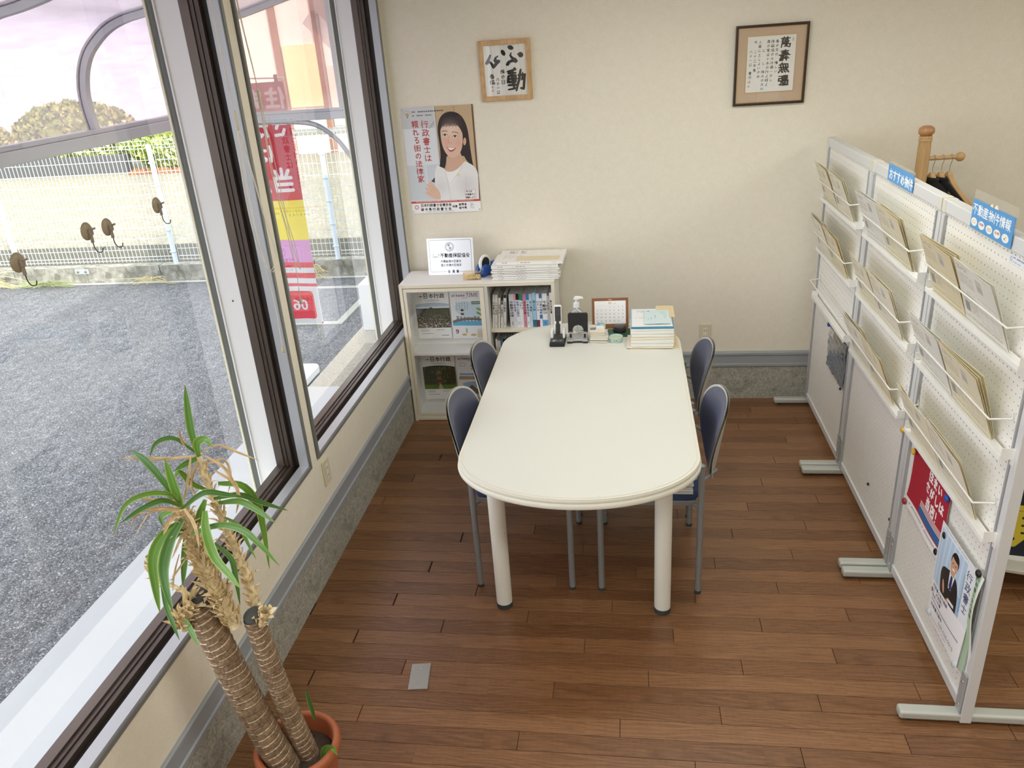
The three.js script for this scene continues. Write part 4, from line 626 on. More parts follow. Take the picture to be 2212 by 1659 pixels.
{
  const o = thing('ceramic_dish', 'mint green ceramic finger-wetting dish with ST letters', 'dish', [1.268, TY, 0.812]);
  part(o, 'bowl', lathe([[0, 0.001], [0.03, 0], [0.033, 0.004], [0.0345, 0.026], [0.033, 0.03], [0.0285, 0.029], [0.027, 0.02], [0, 0.018]], 40), phy('#b6d3c5', 0.3));
  part(o, 'sponge', cyl(0.0265, 0.0265, 0.004, 0, 0.018, 0, 30), std('#c9c7a2', 0.9), 'beige damp sponge');
  const tx = canvasTex(128, 64, (g) => { g.fillStyle = '#b6d3c5'; g.fillRect(0, 0, 128, 64); g.fillStyle = '#3c5a54'; g.font = 'bold 44px serif'; g.fillText('S.T.', 22, 46); });
  part(o, 'letters', (() => { const g = new THREE.CylinderGeometry(0.0352, 0.0352, 0.018, 16, 1, true, -0.55, 1.1).translate(0, 0.014, 0); return g; })(), phy('#ffffff', 0.3, { map: tx }));
}
for (const [z, l, a] of [[0.848, 'plain ivory ruler lying on the table behind the notched one', 0.0], [0.866, 'ivory ruler with notched edge lying on the table', 0.01]]) {
  const r = thing('ruler', l, 'ruler', [1.222, TY, z], undefined, a); part(r, 'strip', rb(-0.083, 0, -0.006, 0.083, 0.003, 0.006, 0.001), phy('#ece7da', 0.45));
  if (a) part(r, 'markings', Array.from({ length: 16 }, (_, i) => bx(-0.08 + i * 0.0106, 0.0028, 0.001, -0.0794 + i * 0.0106, 0.0032, 0.006)), std('#aaa596', 0.8));
}
{ // pile of envelopes, books and papers
  const G = 'papers piled at the end of the table', X = 1.445, Z = 0.775; let y = TY;
  const put = (name, label, cat, w, d, h, m, dx, dz, a, r = 0.0012) => { const o = single(name, label, cat, meters(rb(-w / 2, 0, -d / 2, w / 2, h, d / 2, r)), m, [X + dx, y, Z + dz], G); o.rotation.y = a; y += h + 0.0014; return o; };
  put('envelope', 'wide tan envelope lying under the paper pile', 'envelope', 0.238, 0.33, 0.004, tanM, 0.005, -0.02, 0.03); put('envelope', 'cream envelope jutting out under the paper pile', 'envelope', 0.225, 0.3, 0.004, ivoryM, -0.008, 0.0, -0.03);
  put('document_stack', 'lowest thick white document block in the table pile', 'documents', 0.208, 0.29, 0.017, paperM, 0.0, 0.0, 0.0); put('document_stack', 'second white document block in the table pile', 'documents', 0.208, 0.29, 0.016, paperM, 0.002, 0.002, -0.01);
  put('envelope', 'thick cream envelope in the middle of the table pile', 'envelope', 0.21, 0.29, 0.013, ivoryM, -0.001, 0, 0.01); put('document_stack', 'third white document block above the cream envelope', 'documents', 0.206, 0.288, 0.015, paperM, 0.002, 0, 0.0);
  put('document_stack', 'fourth white document block under the blue folder', 'documents', 0.206, 0.288, 0.014, paperM, 0.001, 0.001, -0.015); put('document_stack', 'thin white document block just under the blue folder', 'documents', 0.206, 0.286, 0.01, paperM, 0, 0, 0.01);
  put('folder', 'glossy blue folder near the top of the table pile', 'folder', 0.207, 0.288, 0.005, phy('#3f93b8', 0.3), 0, 0.0, 0.0);
  const fs = canvasTex(256, 340, (g) => { g.fillStyle = '#f2f4f4'; g.fillRect(0, 0, 256, 340); g.fillStyle = '#a9cfe0'; g.fillRect(0, 0, 256, 8); g.fillRect(0, 0, 6, 340); fine(g, 40, 40, 90, 40, 12, '#b9b4a6', 3); fine(g, 30, 170, 60, 20, 10, '#c4c0b6', 4); });
  const s1 = single('leaflet', 'white leaflet with pale blue border on top of the blue folder', 'leaflet', sheet(0.2, 0.275, 0.001).rotateX(-Math.PI / 2), std('#ffffff', 0.6, { map: fs }), [X - 0.002, y + 0.0012, Z - 0.003], G); y += 0.0018;
  const e2 = single('envelope', 'buff envelope sticking out behind the pale blue sheet', 'envelope', sheet(0.09, 0.18, 0.002).rotateX(-Math.PI / 2), std('#ecd9b0', 0.8), [X + 0.07, y + 0.0022, Z - 0.085], G); y += 0.0026;
  const ft = canvasTex(256, 320, (g) => { g.fillStyle = '#d7eaec'; g.fillRect(0, 0, 256, 320); g.fillStyle = '#c3b84a'; g.fillRect(20, 20, 40, 10); g.fillStyle = '#6c7052'; g.fillRect(38, 18, 22, 14); fine(g, 170, 36, 24, 60, 12, '#b3c6c4', 3); fine(g, 200, 30, 30, 190, 12, '#bfd2cf', 5); fine(g, 108, 130, 10, 80, 12, '#7c8c8c', 6); fine(g, 68, 180, 10, 50, 12, '#7c8c8c', 8); fine(g, 40, 200, 8, 30, 10, '#93a3a3', 9); g.fillStyle = '#d7eaec'; g.fillRect(0, 312, 8, 8); });
  const s2 = single('letter', 'pale aqua letter sheet on top of the table pile', 'letter', sheet(0.125, 0.2, 0.001, { nx: 4, ny: 6, bend: (x, yy) => 0.002 * Math.sin((yy + 0.1) * 12) }).rotateX(-Math.PI / 2), std('#ffffff', 0.6, { map: ft }), [X + 0.025, y + 0.0035, Z + 0.01], G);
}
// ---------- on the back wall ----------
const posterTex = canvasTex(840, 1200, (g, W, H) => {
  g.fillStyle = '#dcdfe2'; g.fillRect(0, 0, W, H); g.fillStyle = '#d0d2d4'; g.fillRect(0, 0, 380, 230); g.fillStyle = '#e6e9ec'; g.fillRect(0, 230, 380, 420); g.fillStyle = '#b7bcc0'; g.beginPath(); g.moveTo(300, 230); g.lineTo(380, 150); g.lineTo(380, 190); g.lineTo(320, 240); g.fill(); g.fillStyle = '#d5dade'; g.fillRect(0, 640, 380, 400); g.fillStyle = '#e1e5e8'; g.fillRect(210, 230, 20, 700);
  g.fillStyle = '#cbb08c'; g.fillRect(400, 0, 440, 1060); g.fillStyle = '#bb9a72'; g.fillRect(612, 0, 14, 1060); g.fillStyle = '#a98560'; g.fillRect(396, 0, 8, 1060); g.fillStyle = '#6b4a36'; g.fillRect(822, 0, 18, 1060); g.fillStyle = '#d4bb98'; for (let i = 0; i < 12; i++) g.fillRect(420 + i * 34, 0, 3, 1060);
  // long hair behind
  g.fillStyle = '#2e2321'; g.beginPath(); g.moveTo(570, 66); g.bezierCurveTo(440, 70, 400, 200, 410, 330); g.bezierCurveTo(420, 500, 420, 620, 360, 720); g.bezierCurveTo(330, 780, 290, 815, 270, 830); g.lineTo(316, 850); g.bezierCurveTo(400, 770, 470, 700, 480, 560); g.lineTo(690, 560); g.bezierCurveTo(720, 640, 760, 660, 790, 680); g.bezierCurveTo(770, 540, 770, 420, 760, 290); g.bezierCurveTo(740, 140, 680, 66, 570, 66); g.fill();
  // neck and jacket
  g.fillStyle = '#dcb49a'; g.beginPath(); g.moveTo(500, 520); g.lineTo(650, 520); g.lineTo(690, 650); g.bezierCurveTo(620, 740, 520, 760, 470, 720); g.lineTo(480, 620); g.fill();
  g.fillStyle = '#f1f0ee'; g.beginPath(); g.moveTo(690, 620); g.bezierCurveTo(790, 660, 830, 700, 836, 780); g.lineTo(826, 1060); g.lineTo(330, 1060); g.bezierCurveTo(300, 900, 310, 720, 360, 650); g.lineTo(440, 690); g.bezierCurveTo(470, 760, 590, 740, 690, 620); g.fill();
  g.fillStyle = '#faf9f7'; g.beginPath(); g.moveTo(450, 720); g.bezierCurveTo(520, 752, 600, 726, 660, 660); g.lineTo(500, 900); g.fill(); g.strokeStyle = '#cfcdca'; g.lineWidth = 4; g.beginPath(); g.moveTo(452, 722); g.bezierCurveTo(470, 840, 480, 960, 486, 1060); g.moveTo(664, 664); g.bezierCurveTo(610, 760, 540, 800, 500, 870); g.moveTo(690, 790); g.lineTo(676, 1040); g.stroke();
  g.fillStyle = '#e7d38a'; g.beginPath(); g.ellipse(604, 770, 16, 18, 0, 0, 7); g.fill(); g.fillStyle = '#fff7dc'; g.beginPath(); g.ellipse(604, 770, 8, 9, 0, 0, 7); g.fill();
  // head
  g.fillStyle = '#e8c3aa'; g.beginPath(); g.moveTo(440, 270); g.bezierCurveTo(430, 400, 450, 500, 510, 556); g.bezierCurveTo(560, 590, 620, 570, 660, 500); g.bezierCurveTo(690, 440, 700, 340, 690, 260); g.bezierCurveTo(640, 150, 470, 150, 440, 270); g.fill();
  g.fillStyle = '#dfb096'; g.beginPath(); g.ellipse(712, 400, 18, 42, 0.15, 0, 7); g.fill();
  g.fillStyle = '#2e2321'; g.beginPath(); g.moveTo(570, 66); g.bezierCurveTo(460, 80, 414, 180, 414, 320); g.bezierCurveTo(430, 260, 470, 210, 520, 170); g.lineTo(560, 220); g.lineTo(600, 180); g.bezierCurveTo(660, 220, 690, 280, 700, 340); g.lineTo(740, 360); g.bezierCurveTo(750, 180, 700, 70, 570, 66); g.fill();
  g.fillStyle = '#3a2d2a'; for (let i = 0; i < 13; i++) { g.beginPath(); g.moveTo(478 + i * 16, 120); g.lineTo(452 + i * 19, 226 + (i * 13) % 26); g.lineTo(464 + i * 19, 222); g.lineTo(512 + i * 16, 120); g.fill(); }
  g.strokeStyle = '#4a352c'; g.lineWidth = 7; g.beginPath(); g.moveTo(458, 278); g.quadraticCurveTo(490, 262, 520, 280); g.moveTo(574, 292); g.quadraticCurveTo(610, 282, 644, 306); g.stroke();
  for (const [x, y, r, c] of [[500, 400, 70, 'rgba(226,150,130,0.35)'], [640, 420, 70, 'rgba(226,150,130,0.35)'], [560, 250, 130, 'rgba(255,236,222,0.45)'], [700, 900, 160, 'rgba(206,204,202,0.5)'], [380, 900, 130, 'rgba(214,212,210,0.5)']]) { const q = g.createRadialGradient(x, y, 0, x, y, r); q.addColorStop(0, c); q.addColorStop(1, c.replace(/[\d.]+\)$/, '0)')); g.fillStyle = q; g.fillRect(x - r, y - r, 2 * r, 2 * r); }
  for (const [x, y] of [[488, 316], [604, 336]]) { g.fillStyle = '#fbf4ef'; g.beginPath(); g.ellipse(x, y, 28, 12, 0.08, 0, 7); g.fill(); g.fillStyle = '#2a1f1c'; g.beginPath(); g.ellipse(x, y, 12, 12, 0, 0, 7); g.fill(); g.lineWidth = 5; g.strokeStyle = '#33251f'; g.beginPath(); g.moveTo(x - 28, y + 2); g.quadraticCurveTo(x, y - 22, x + 30, y + 4); g.stroke(); }
  g.strokeStyle = '#cf9c83'; g.lineWidth = 5; g.beginPath(); g.moveTo(534, 330); g.quadraticCurveTo(514, 390, 522, 404); g.quadraticCurveTo(540, 416, 566, 404); g.stroke();
  g.fillStyle = '#b8505a'; g.beginPath(); g.moveTo(488, 446); g.quadraticCurveTo(540, 462, 606, 466); g.quadraticCurveTo(560, 520, 524, 502); g.fill(); g.fillStyle = '#fdfbf8'; g.beginPath(); g.moveTo(498, 452); g.quadraticCurveTo(540, 464, 594, 468); g.quadraticCurveTo(550, 494, 526, 484); g.fill();
  // hand
  g.fillStyle = '#e6c0a6'; g.beginPath(); g.moveTo(300, 1040); g.bezierCurveTo(210, 1000, 170, 960, 190, 940); g.lineTo(222, 960); g.lineTo(188, 910); g.quadraticCurveTo(200, 884, 222, 902); g.lineTo(250, 930); g.lineTo(206, 872); g.quadraticCurveTo(220, 846, 244, 864); g.lineTo(280, 905); g.lineTo(232, 842); g.quadraticCurveTo(250, 826, 270, 842); g.lineTo(340, 920); g.quadraticCurveTo(380, 980, 360, 1050); g.fill(); g.strokeStyle = '#c99b82'; g.lineWidth = 3; g.beginPath(); g.moveTo(222, 960); g.lineTo(256, 990); g.moveTo(250, 930); g.lineTo(282, 962); g.moveTo(280, 905); g.lineTo(306, 936); g.stroke();
  // lettering
  g.strokeStyle = '#9a938a'; g.lineWidth = 3; g.beginPath(); g.arc(70, 76, 44, 3.3, 6.1); g.stroke(); g.fillStyle = '#c79a5c'; g.beginPath(); g.ellipse(70, 74, 22, 14, 0, 0, 7); g.fill(); g.fillStyle = '#8a7f78'; g.beginPath(); g.moveTo(56, 92); g.lineTo(84, 92); g.lineTo(70, 118); g.fill();
  fine(g, 128, 42, 380, 26, 26, '#55524e', 3); fine(g, 128, 84, 230, 24, 24, '#55524e', 5);
  textV(g, '行政書士は', 222, 146, 82, 12, 9, '#b5403c'); textV(g, '頼れる街の法律家', 110, 146, 76, 12, 9, '#b5403c');
  g.fillStyle = '#f6f4f2'; g.strokeStyle = '#c97f7c'; g.lineWidth = 3; g.fillRect(664, 946, 126, 110); g.strokeRect(664, 946, 126, 110); textH(g, 'そうだ', 674, 956, 24, 2, 4, '#2c2a29'); textH(g, '行政書士に', 670, 990, 21, 2, 3.6, '#2c2a29'); textH(g, '相談しよう', 670, 1024, 21, 2, 3.6, '#2c2a29');
  g.fillStyle = '#c8473a'; g.fillRect(0, 1060, W, 22); fine(g, 60, 1064, 700, 14, 14, '#f3d9d4', 9); g.fillStyle = '#fbfaf9'; g.fillRect(0, 1082, W, 118); textH(g, '日本行政書士会連合会', 112, 1092, 34, 4, 5, '#1e1d1c'); textH(g, '栃木県行政書士会', 112, 1140, 34, 14, 5, '#1e1d1c'); textH(g, '後援', 500, 1120, 26, 4, 4, '#1e1d1c'); textH(g, '総務省', 578, 1098, 28, 4, 4, '#1e1d1c'); textH(g, '栃木県', 578, 1138, 28, 4, 4, '#1e1d1c');
  g.strokeStyle = '#c8473a'; g.lineWidth = 5; g.beginPath(); g.arc(60, 1128, 18, 0, 7); g.stroke(); for (let i = 0; i < 10; i++) { const a = i * 0.628; g.beginPath(); g.moveTo(60 + 22 * Math.cos(a), 1128 + 22 * Math.sin(a)); g.lineTo(60 + 28 * Math.cos(a), 1128 + 28 * Math.sin(a)); g.stroke(); }
  fine(g, 170, 1182, 340, 10, 10, '#999', 4); fine(g, 716, 1100, 40, 70, 10, '#aaa', 6); g.fillStyle = '#fbfaf9'; g.fillRect(0, 1190, 12, 10);
});
{
  const p = thing('wall_poster', 'paper poster of a smiling woman in a white jacket with red lettering', 'poster', [0.266, 1.52, -0.0165]);
  part(p, 'sheet', sheet(0.418, 0.598, 0.0006, { nx: 10, ny: 12, bend: (x, y) => 0.0025 * Math.pow(Math.abs(y) / 0.3, 3) + 0.0015 * Math.cos(x * 15) * (Math.abs(y) / 0.3) }), phy('#ffffff', 0.32, { map: posterTex }));
  for (const [x, y] of [[0.2, 0.288], [-0.2, 0.288], [0.2, -0.288], [-0.2, -0.288]]) part(p, 'pin', cyl(0.004, 0.003, 0.005, 0, 0, 0, 12).rotateX(Math.PI / 2).translate(x, y, 0.002), phy('#f5f3ee', 0.2, { transmission: 0.5 }));
}
const callig = (W, H, draw) => canvasTex(W, H, (g) => { g.fillStyle = '#efeee8'; g.fillRect(0, 0, W, H); draw(g); });
const cal1Tex = callig(560, 680, (g) => {
  g.strokeStyle = '#e2e0d8'; g.lineWidth = 6; for (let i = 0; i < 9; i++) { g.beginPath(); g.moveTo(30 + i * 62, 0); g.quadraticCurveTo(60 + i * 60, 300, 20 + i * 64, 680); g.stroke(); }
  // bold brush forms of the three large characters
  const dab = (x, y, rx, ry, a) => { g.fillStyle = '#26251f'; g.beginPath(); g.ellipse(x, y, rx, ry, a, 0, 7); g.fill(); }, sw = (pts, w0, w1) => { for (let i = 0; i < pts.length - 1; i++) for (let q = 0; q <= 20; q++) { const t = q / 20, k = (i + t) / (pts.length - 1); dab(pts[i][0] + (pts[i + 1][0] - pts[i][0]) * t, pts[i][1] + (pts[i + 1][1] - pts[i][1]) * t, w0 + (w1 - w0) * k, (w0 + (w1 - w0) * k) * 0.8, -0.5); } };
  dab(362, 50, 40, 28, 0.4); sw([[364, 120], [352, 150], [376, 186], [410, 206], [420, 230]], 9, 26); sw([[410, 226], [370, 220], [330, 236], [312, 262]], 22, 26); dab(486, 150, 36, 34, 0.9); sw([[466, 132], [450, 140]], 6, 10);
  sw([[92, 132], [70, 180], [44, 230]], 12, 26); sw([[60, 200], [100, 240], [128, 290], [160, 250], [190, 220]], 12, 30); sw([[190, 150], [160, 170], [150, 200], [170, 220]], 10, 26); dab(262, 110, 26, 42, -0.45);
  glyph(g, '動', 292, 330, 236, 290, 34, '#26251f', 1); sw([[396, 320], [340, 400]], 16, 10); sw([[500, 380], [490, 470]], 8, 18);
  textV(g, '保の日', 212, 330, 54, 14, 8, '#33312a', 1); textV(g, '八十一公', 144, 430, 48, 8, 7, '#33312a', 1); textV(g, '春協', 64, 380, 62, 14, 9, '#33312a', 1); g.fillStyle = '#d9a39a'; g.fillRect(78, 540, 26, 26); g.beginPath(); g.ellipse(92, 600, 14, 16, 0, 0, 7); g.fill();
});
function frame(label, pos, w, h, prof, m, inner, tilt) {   // moulded frame with glass, pivoted at its foot
  const f = thing('picture_frame', label, 'picture frame', pos); f.rotation.x = tilt;
  const s = poly([[-w / 2, 0], [w / 2, 0], [w / 2, h], [-w / 2, h]]), o = new THREE.Path(); o.moveTo(-w / 2 + prof, prof); o.lineTo(-w / 2 + prof, h - prof); o.lineTo(w / 2 - prof, h - prof); o.lineTo(w / 2 - prof, prof); s.holes.push(o);
  part(f, 'frame', meters(extrude(s, 0.016, 0.003, 2).translate(0, 0, 0.001), 3), m); part(f, 'backing', bx(-w / 2 + 0.006, 0.006, 0, w / 2 - 0.006, h - 0.006, 0.006), std('#8d7b62', 0.9));
  inner(f, w, h); part(f, 'glass', bx(-w / 2 + prof, prof, 0.0135, w / 2 - prof, h - prof, 0.0145), glassM, 'thin picture glass');
  return f;
}
frame('light wood frame with three bold brush characters beside the woman poster', [0.675, 1.828, -0.019], 0.283, 0.31, 0.025, lightWoodM, (f, w, h) => part(f, 'calligraphy_sheet', sheet(w - 0.046, h - 0.046, 0.001).translate(0, h / 2, 0.0085), std('#ffffff', 0.8, { map: cal1Tex })), 0.02);
const cal2Tex = callig(560, 680, (g) => {
  textV(g, '萬壽無彊', 374, 26, 126, 28, 17, '#26251f', 1); g.fillStyle = '#cfcabd'; g.fillRect(516, 36, 18, 44);
  ['春の交の記情しいた', '後総協の大法通一のし', '員の家は十本の行よ相よ', '健康に留意して保大の大心', '人員に土しよいのめ', '平成二十三年春', '八十一公 書法人'].forEach((t, i) => { const big = i === 5 ? 46 : 42; [...t].forEach((c, k) => GL[c] && glyph(g, c, 326 - i * 50, (i === 6 ? 160 : 50) + k * (big + 10), 36, 38, 4, '#3a382f', 1)); });
  g.fillStyle = '#c9bfae'; g.fillRect(24, 540, 24, 26); g.fillRect(24, 590, 24, 26);
});
frame('dark wood frame with beige mount and a column of brush characters', [2.075, 1.727, -0.019], 0.365, 0.394, 0.013, darkWoodM, (f, w, h) => {
  part(f, 'mount', bx(-w / 2 + 0.01, 0.01, 0.006, w / 2 - 0.01, h - 0.01, 0.009), std('#cdb599', 0.85), 'beige fabric mount');
  part(f, 'gilt_fillet', [bx(-w / 2 + 0.012, 0.012, 0.008, -w / 2 + 0.0165, h - 0.012, 0.0125), bx(w / 2 - 0.0165, 0.012, 0.008, w / 2 - 0.012, h - 0.012, 0.0125), bx(-w / 2 + 0.012, 0.012, 0.008, w / 2 - 0.012, 0.0165, 0.0125), bx(-w / 2 + 0.012, h - 0.0165, 0.008, w / 2 - 0.012, h - 0.012, 0.0125)], goldM, 'gilt inner edge');
  part(f, 'inner_fillet', [bx(-0.125, 0.062, 0.009, 0.125, h - 0.052, 0.0105)], goldM); part(f, 'calligraphy_sheet', sheet(0.242, h - 0.122, 0.001).translate(0, h / 2 + 0.005, 0.0115), std('#ffffff', 0.8, { map: cal2Tex }));
}, 0.03);
// ---------- pegboard partition ----------
const PX = 2.385, PT = 0.034;      // visible face and thickness
// perforated sheet with real round holes, facing -x; spans y0..y1 and z0..z1
function pegSheet(y0, y1, z0, z1, x, pitch = 0.025, r = 0.0031, depth = 0.004) {
  const ny = Math.floor((y1 - y0) / pitch), nz = Math.floor((z1 - z0) / pitch), py = (y1 - y0) / ny, pz = (z1 - z0) / nz, pos = [], nor = [], idx = [], S = 8;
  const put = (a, b, c, n) => { pos.push(a, b, c); nor.push(...n); return pos.length / 3 - 1; };
  for (let j = 0; j < ny; j++) for (let i = 0; i < nz; i++) {
    const cy = y0 + (j + 0.5) * py, cz = z0 + (i + 0.5) * pz, outer = [], inner = [], wf = [], wb = [];
    for (let k = 0; k < S; k++) {
      const t = k * Math.PI / 4, oy = Math.sign(Math.round(Math.sin(t) * 10)), oz = Math.sign(Math.round(Math.cos(t) * 10));
      outer.push(put(x, cy + oy * py / 2, cz + oz * pz / 2, [-1, 0, 0])); inner.push(put(x, cy + r * Math.sin(t), cz + r * Math.cos(t), [-1, 0, 0]));
      wf.push(put(x, cy + r * Math.sin(t), cz + r * Math.cos(t), [0, -Math.sin(t), -Math.cos(t)])); wb.push(put(x + depth, cy + r * Math.sin(t), cz + r * Math.cos(t), [0, -Math.sin(t), -Math.cos(t)]));
    }
    for (let k = 0; k < S; k++) { const m = (k + 1) % S; idx.push(outer[k], inner[m], inner[k], outer[k], outer[m], inner[m], wf[k], wb[m], wb[k], wf[k], wf[m], wb[m]); }
  }
  const g = new THREE.BufferGeometry(); g.setAttribute('position', new THREE.Float32BufferAttribute(pos, 3)); g.setAttribute('normal', new THREE.Float32BufferAttribute(nor, 3)); g.setAttribute('uv', new THREE.Float32BufferAttribute(new Float32Array(pos.length / 3 * 2), 2)); g.setIndex(idx); return g;
}
const panels = [[0.062, 0.892, 'next to the back wall'], [0.9, 1.728, 'in the middle of the row'], [1.736, 2.525, 'at the end of the row with the two pinned posters']];
panels.forEach(([z0, z1, where]) => {
  const p = thing('pegboard_partition', 'white perforated partition panel in aluminium frame ' + where, 'partition', [PX, 0, (z0 + z1) / 2]), L = (z1 - z0) / 2, y0 = 0.045, y1 = 1.552;
  part(p, 'frame_post', rb(0, 0.012, -L, PT, y1, -L + 0.03, 0.002), panelFrameM, 'aluminium post'); part(p, 'frame_post', rb(0, 0.012, L - 0.03, PT, y1, L, 0.002), panelFrameM, 'aluminium post');
  for (const s of [-1, 1]) part(p, 'post_groove', rb(-0.004, y0, s * (L - 0.036) - 0.003, 0.02, y1 - 0.05, s * (L - 0.036) + 0.003, 0.001), panelFrameGreyM);
  part(p, 'top_rail', rb(-0.002, y1 - 0.042, -L + 0.03, PT + 0.002, y1, L - 0.03, 0.003), panelFrameM, 'aluminium top rail'); part(p, 'bottom_rail', rb(-0.001, y0, -L + 0.03, PT + 0.001, y0 + 0.035, L - 0.03, 0.002), panelFrameM, 'aluminium bottom rail');
  for (const s of [-1, 1]) part(p, 'corner_cap', rb(-0.003, y1 - 0.044, s * L - (s > 0 ? 0.031 : 0), PT + 0.003, y1 + 0.001, s * L + (s > 0 ? 0 : 0.031), 0.002), phy('#dedbcd', 0.5), 'ivory corner cap');
  part(p, 'pegboard', pegSheet(y0 + 0.03, y1 - 0.04, -L + 0.03, L - 0.03, 0.006), pegM, 'white perforated board');
  part(p, 'back_board', bx(0.0265, y0 + 0.03, -L + 0.03, 0.029, y1 - 0.04, L - 0.03), pegM);
  for (const s of [-1, 1]) {
    const c = s * (L - 0.024), f = part(p, 'foot', rb(-0.185, 0.012, c - 0.022, 0.215, 0.044, c + 0.022, 0.01, 3), footM, 'grey metal foot bar');
    for (const x of [-0.15, 0.18]) part(f, 'glide', cyl(0.012, 0.012, 0.012, x, 0, c, 14), rubberM);
    const b = part(p, 'foot_bracket', rb(-0.006, 0.03, c - 0.018, -0.001, 0.2, c + 0.018, 0.002), panelFrameGreyM, 'grey bracket plate');
    for (const y of [0.07, 0.165]) part(b, 'screw', new THREE.SphereGeometry(0.006, 10, 6).scale(0.5, 1, 1).translate(-0.006, y, c), chromeM);
  }
});
// wire document racks with sheets
const listTex = canvasTex(1024, 720, (g) => {
  const page = (x, y, s) => { g.fillStyle = ['#f7efd2', '#faf4e0', '#f4e9c4', '#f8f6ee'][s % 4]; g.fillRect(x, y, 512, 360); g.strokeStyle = '#cfc7a8'; g.lineWidth = 2; g.strokeRect(x + 14, y + 12, 484, 336); fine(g, x + 30, y + 26, 150, 30, 15, '#b7ad8c', s + 3); fine(g, x + 30, y + 70, 200, 70, 11, '#c9c0a2', s + 5);
    g.fillStyle = '#d8d6c8'; g.fillRect(x + 280, y + 40, 80, 70); g.fillStyle = '#c3c2b6'; g.fillRect(x + 286, y + 74, 68, 30); g.strokeStyle = '#b9af8e'; for (let i = 0; i < 6; i++) g.strokeRect(x + 250 + (i % 3) * 74, y + 160 + Math.floor(i / 3) * 70, 74, 70); fine(g, x + 30, y + 170, 190, 130, 12, '#cdc4a8', s + 8); g.fillStyle = '#a3a49c'; g.fillRect(x + 40, y + 236, 58, 56); fine(g, x + 30, y + 316, 440, 20, 10, '#b9ae88', s + 2); g.fillStyle = ['#f7efd2', '#faf4e0', '#f4e9c4', '#f8f6ee'][s % 4]; g.fillRect(x, y + 350, 10, 10); };
  page(0, 0, 0); page(512, 0, 1); page(0, 360, 2); page(512, 360, 3);
});
const listM = phy('#ffffff', 0.75, { map: listTex, transmission: 0.35, thickness: 0 });
{
  const rows = [['top', 1.25], ['middle', 0.978], ['bottom', 0.702]], cols = [[0.14, 0.86, 'next to the back wall'], [0.965, 1.685, 'in the middle'], [1.775, 2.495, 'at the end of the row']];
  const proto = (() => {
    const r = thing('document_rack', 'x', 'document rack', [0, 0, 0]), h = 0.36;
    part(r, 'ledge', [rb(-0.03, 0, -h, 0.0, 0.003, h, 0.001), rb(-0.032, -0.01, -h, -0.029, 0.007, h, 0.001)], wireM, 'white folded ledge strip');
    for (const s of [-1, 1]) part(r, 'end_plate', [bx(-0.03, -0.004, s * h - 0.0015, 0.004, 0.03, s * h + 0.0015), bx(-0.001, -0.02, s * h - 0.012, 0.001, 0.03, s * h + 0.012)], wireM);
    part(r, 'wire_bar', wire([[0.004, 0.1, -h + 0.005], [-0.05, 0.096, -h + 0.02], [-0.05, 0.092, h - 0.06], [0.004, 0.1, h - 0.045]], 0.003), wireM, 'white wire guard bar');
    part(r, 'wire_hook', [rod([0.004, 0.1, -h + 0.005], [0.002, 0.12, -h + 0.005], 0.002), rod([0.004, 0.1, h - 0.045], [0.002, 0.12, h - 0.045], 0.002)], wireM);
    return r;
  })();
  let first = true;
  cols.forEach(([z0, z1, where], ci) => rows.forEach(([nm, y], ri) => {
    const label = (ci === 0 && ri === 2 ? 'empty ' : '') + 'white wire document rack, ' + nm + ' one on the partition panel ' + where, zc = (z0 + z1) / 2;
    if (first) { proto.position.set(PX - 0.001, y, zc); proto.userData.label = label; first = false; } else copy(proto, [PX - 0.001, y, zc], label);
    if (ci === 0 && ri === 2) return;
    for (const s of [0, 1]) {
      const k = (ci * 3 + ri + s) % 4, w = 0.297, hh = 0.206, o = thing('listing_sheets', 'property sheets ' + (s ? 'farther from' : 'nearer') + ' the back wall in the ' + nm + ' rack ' + ['by the wall', 'of the middle panel', 'of the end panel'][ci], 'papers', [PX - 0.0125, y + 0.0045, zc - 0.04 - w / 2 - 0.001 + s * (w + 0.003)], 'sheets in the ' + nm + ' rack ' + where);
      o.rotation.set(0, -Math.PI / 2, 0);
      const n = 2 + ((ci + ri * 2 + s) % 3);
      for (let i = 0; i < n; i++) {
        const sag = rnd(-0.004, 0.006), m = part(o, 'sheet', sheet(w - rnd(0.004), hh, 0.0009, { region: [(k % 2) / 2 + 0.002, k < 2 ? 0.502 : 0.002, (k % 2) / 2 + 0.498, k < 2 ? 0.998 : 0.498], nx: 6, ny: 5, bend: (x, yy) => sag * Math.sin(x * 11 + i) * (0.5 + yy / hh) + 0.006 * Math.pow(0.5 + yy / hh, 2) }).translate(0, hh / 2, 0), listM);
        m.rotation.x = 0.33 - 0.012 * i; m.position.set(rnd(-0.003, 0.003), 0.0005 * i, 0.0035 - 0.0035 * i);
      }
    }
  }));
}
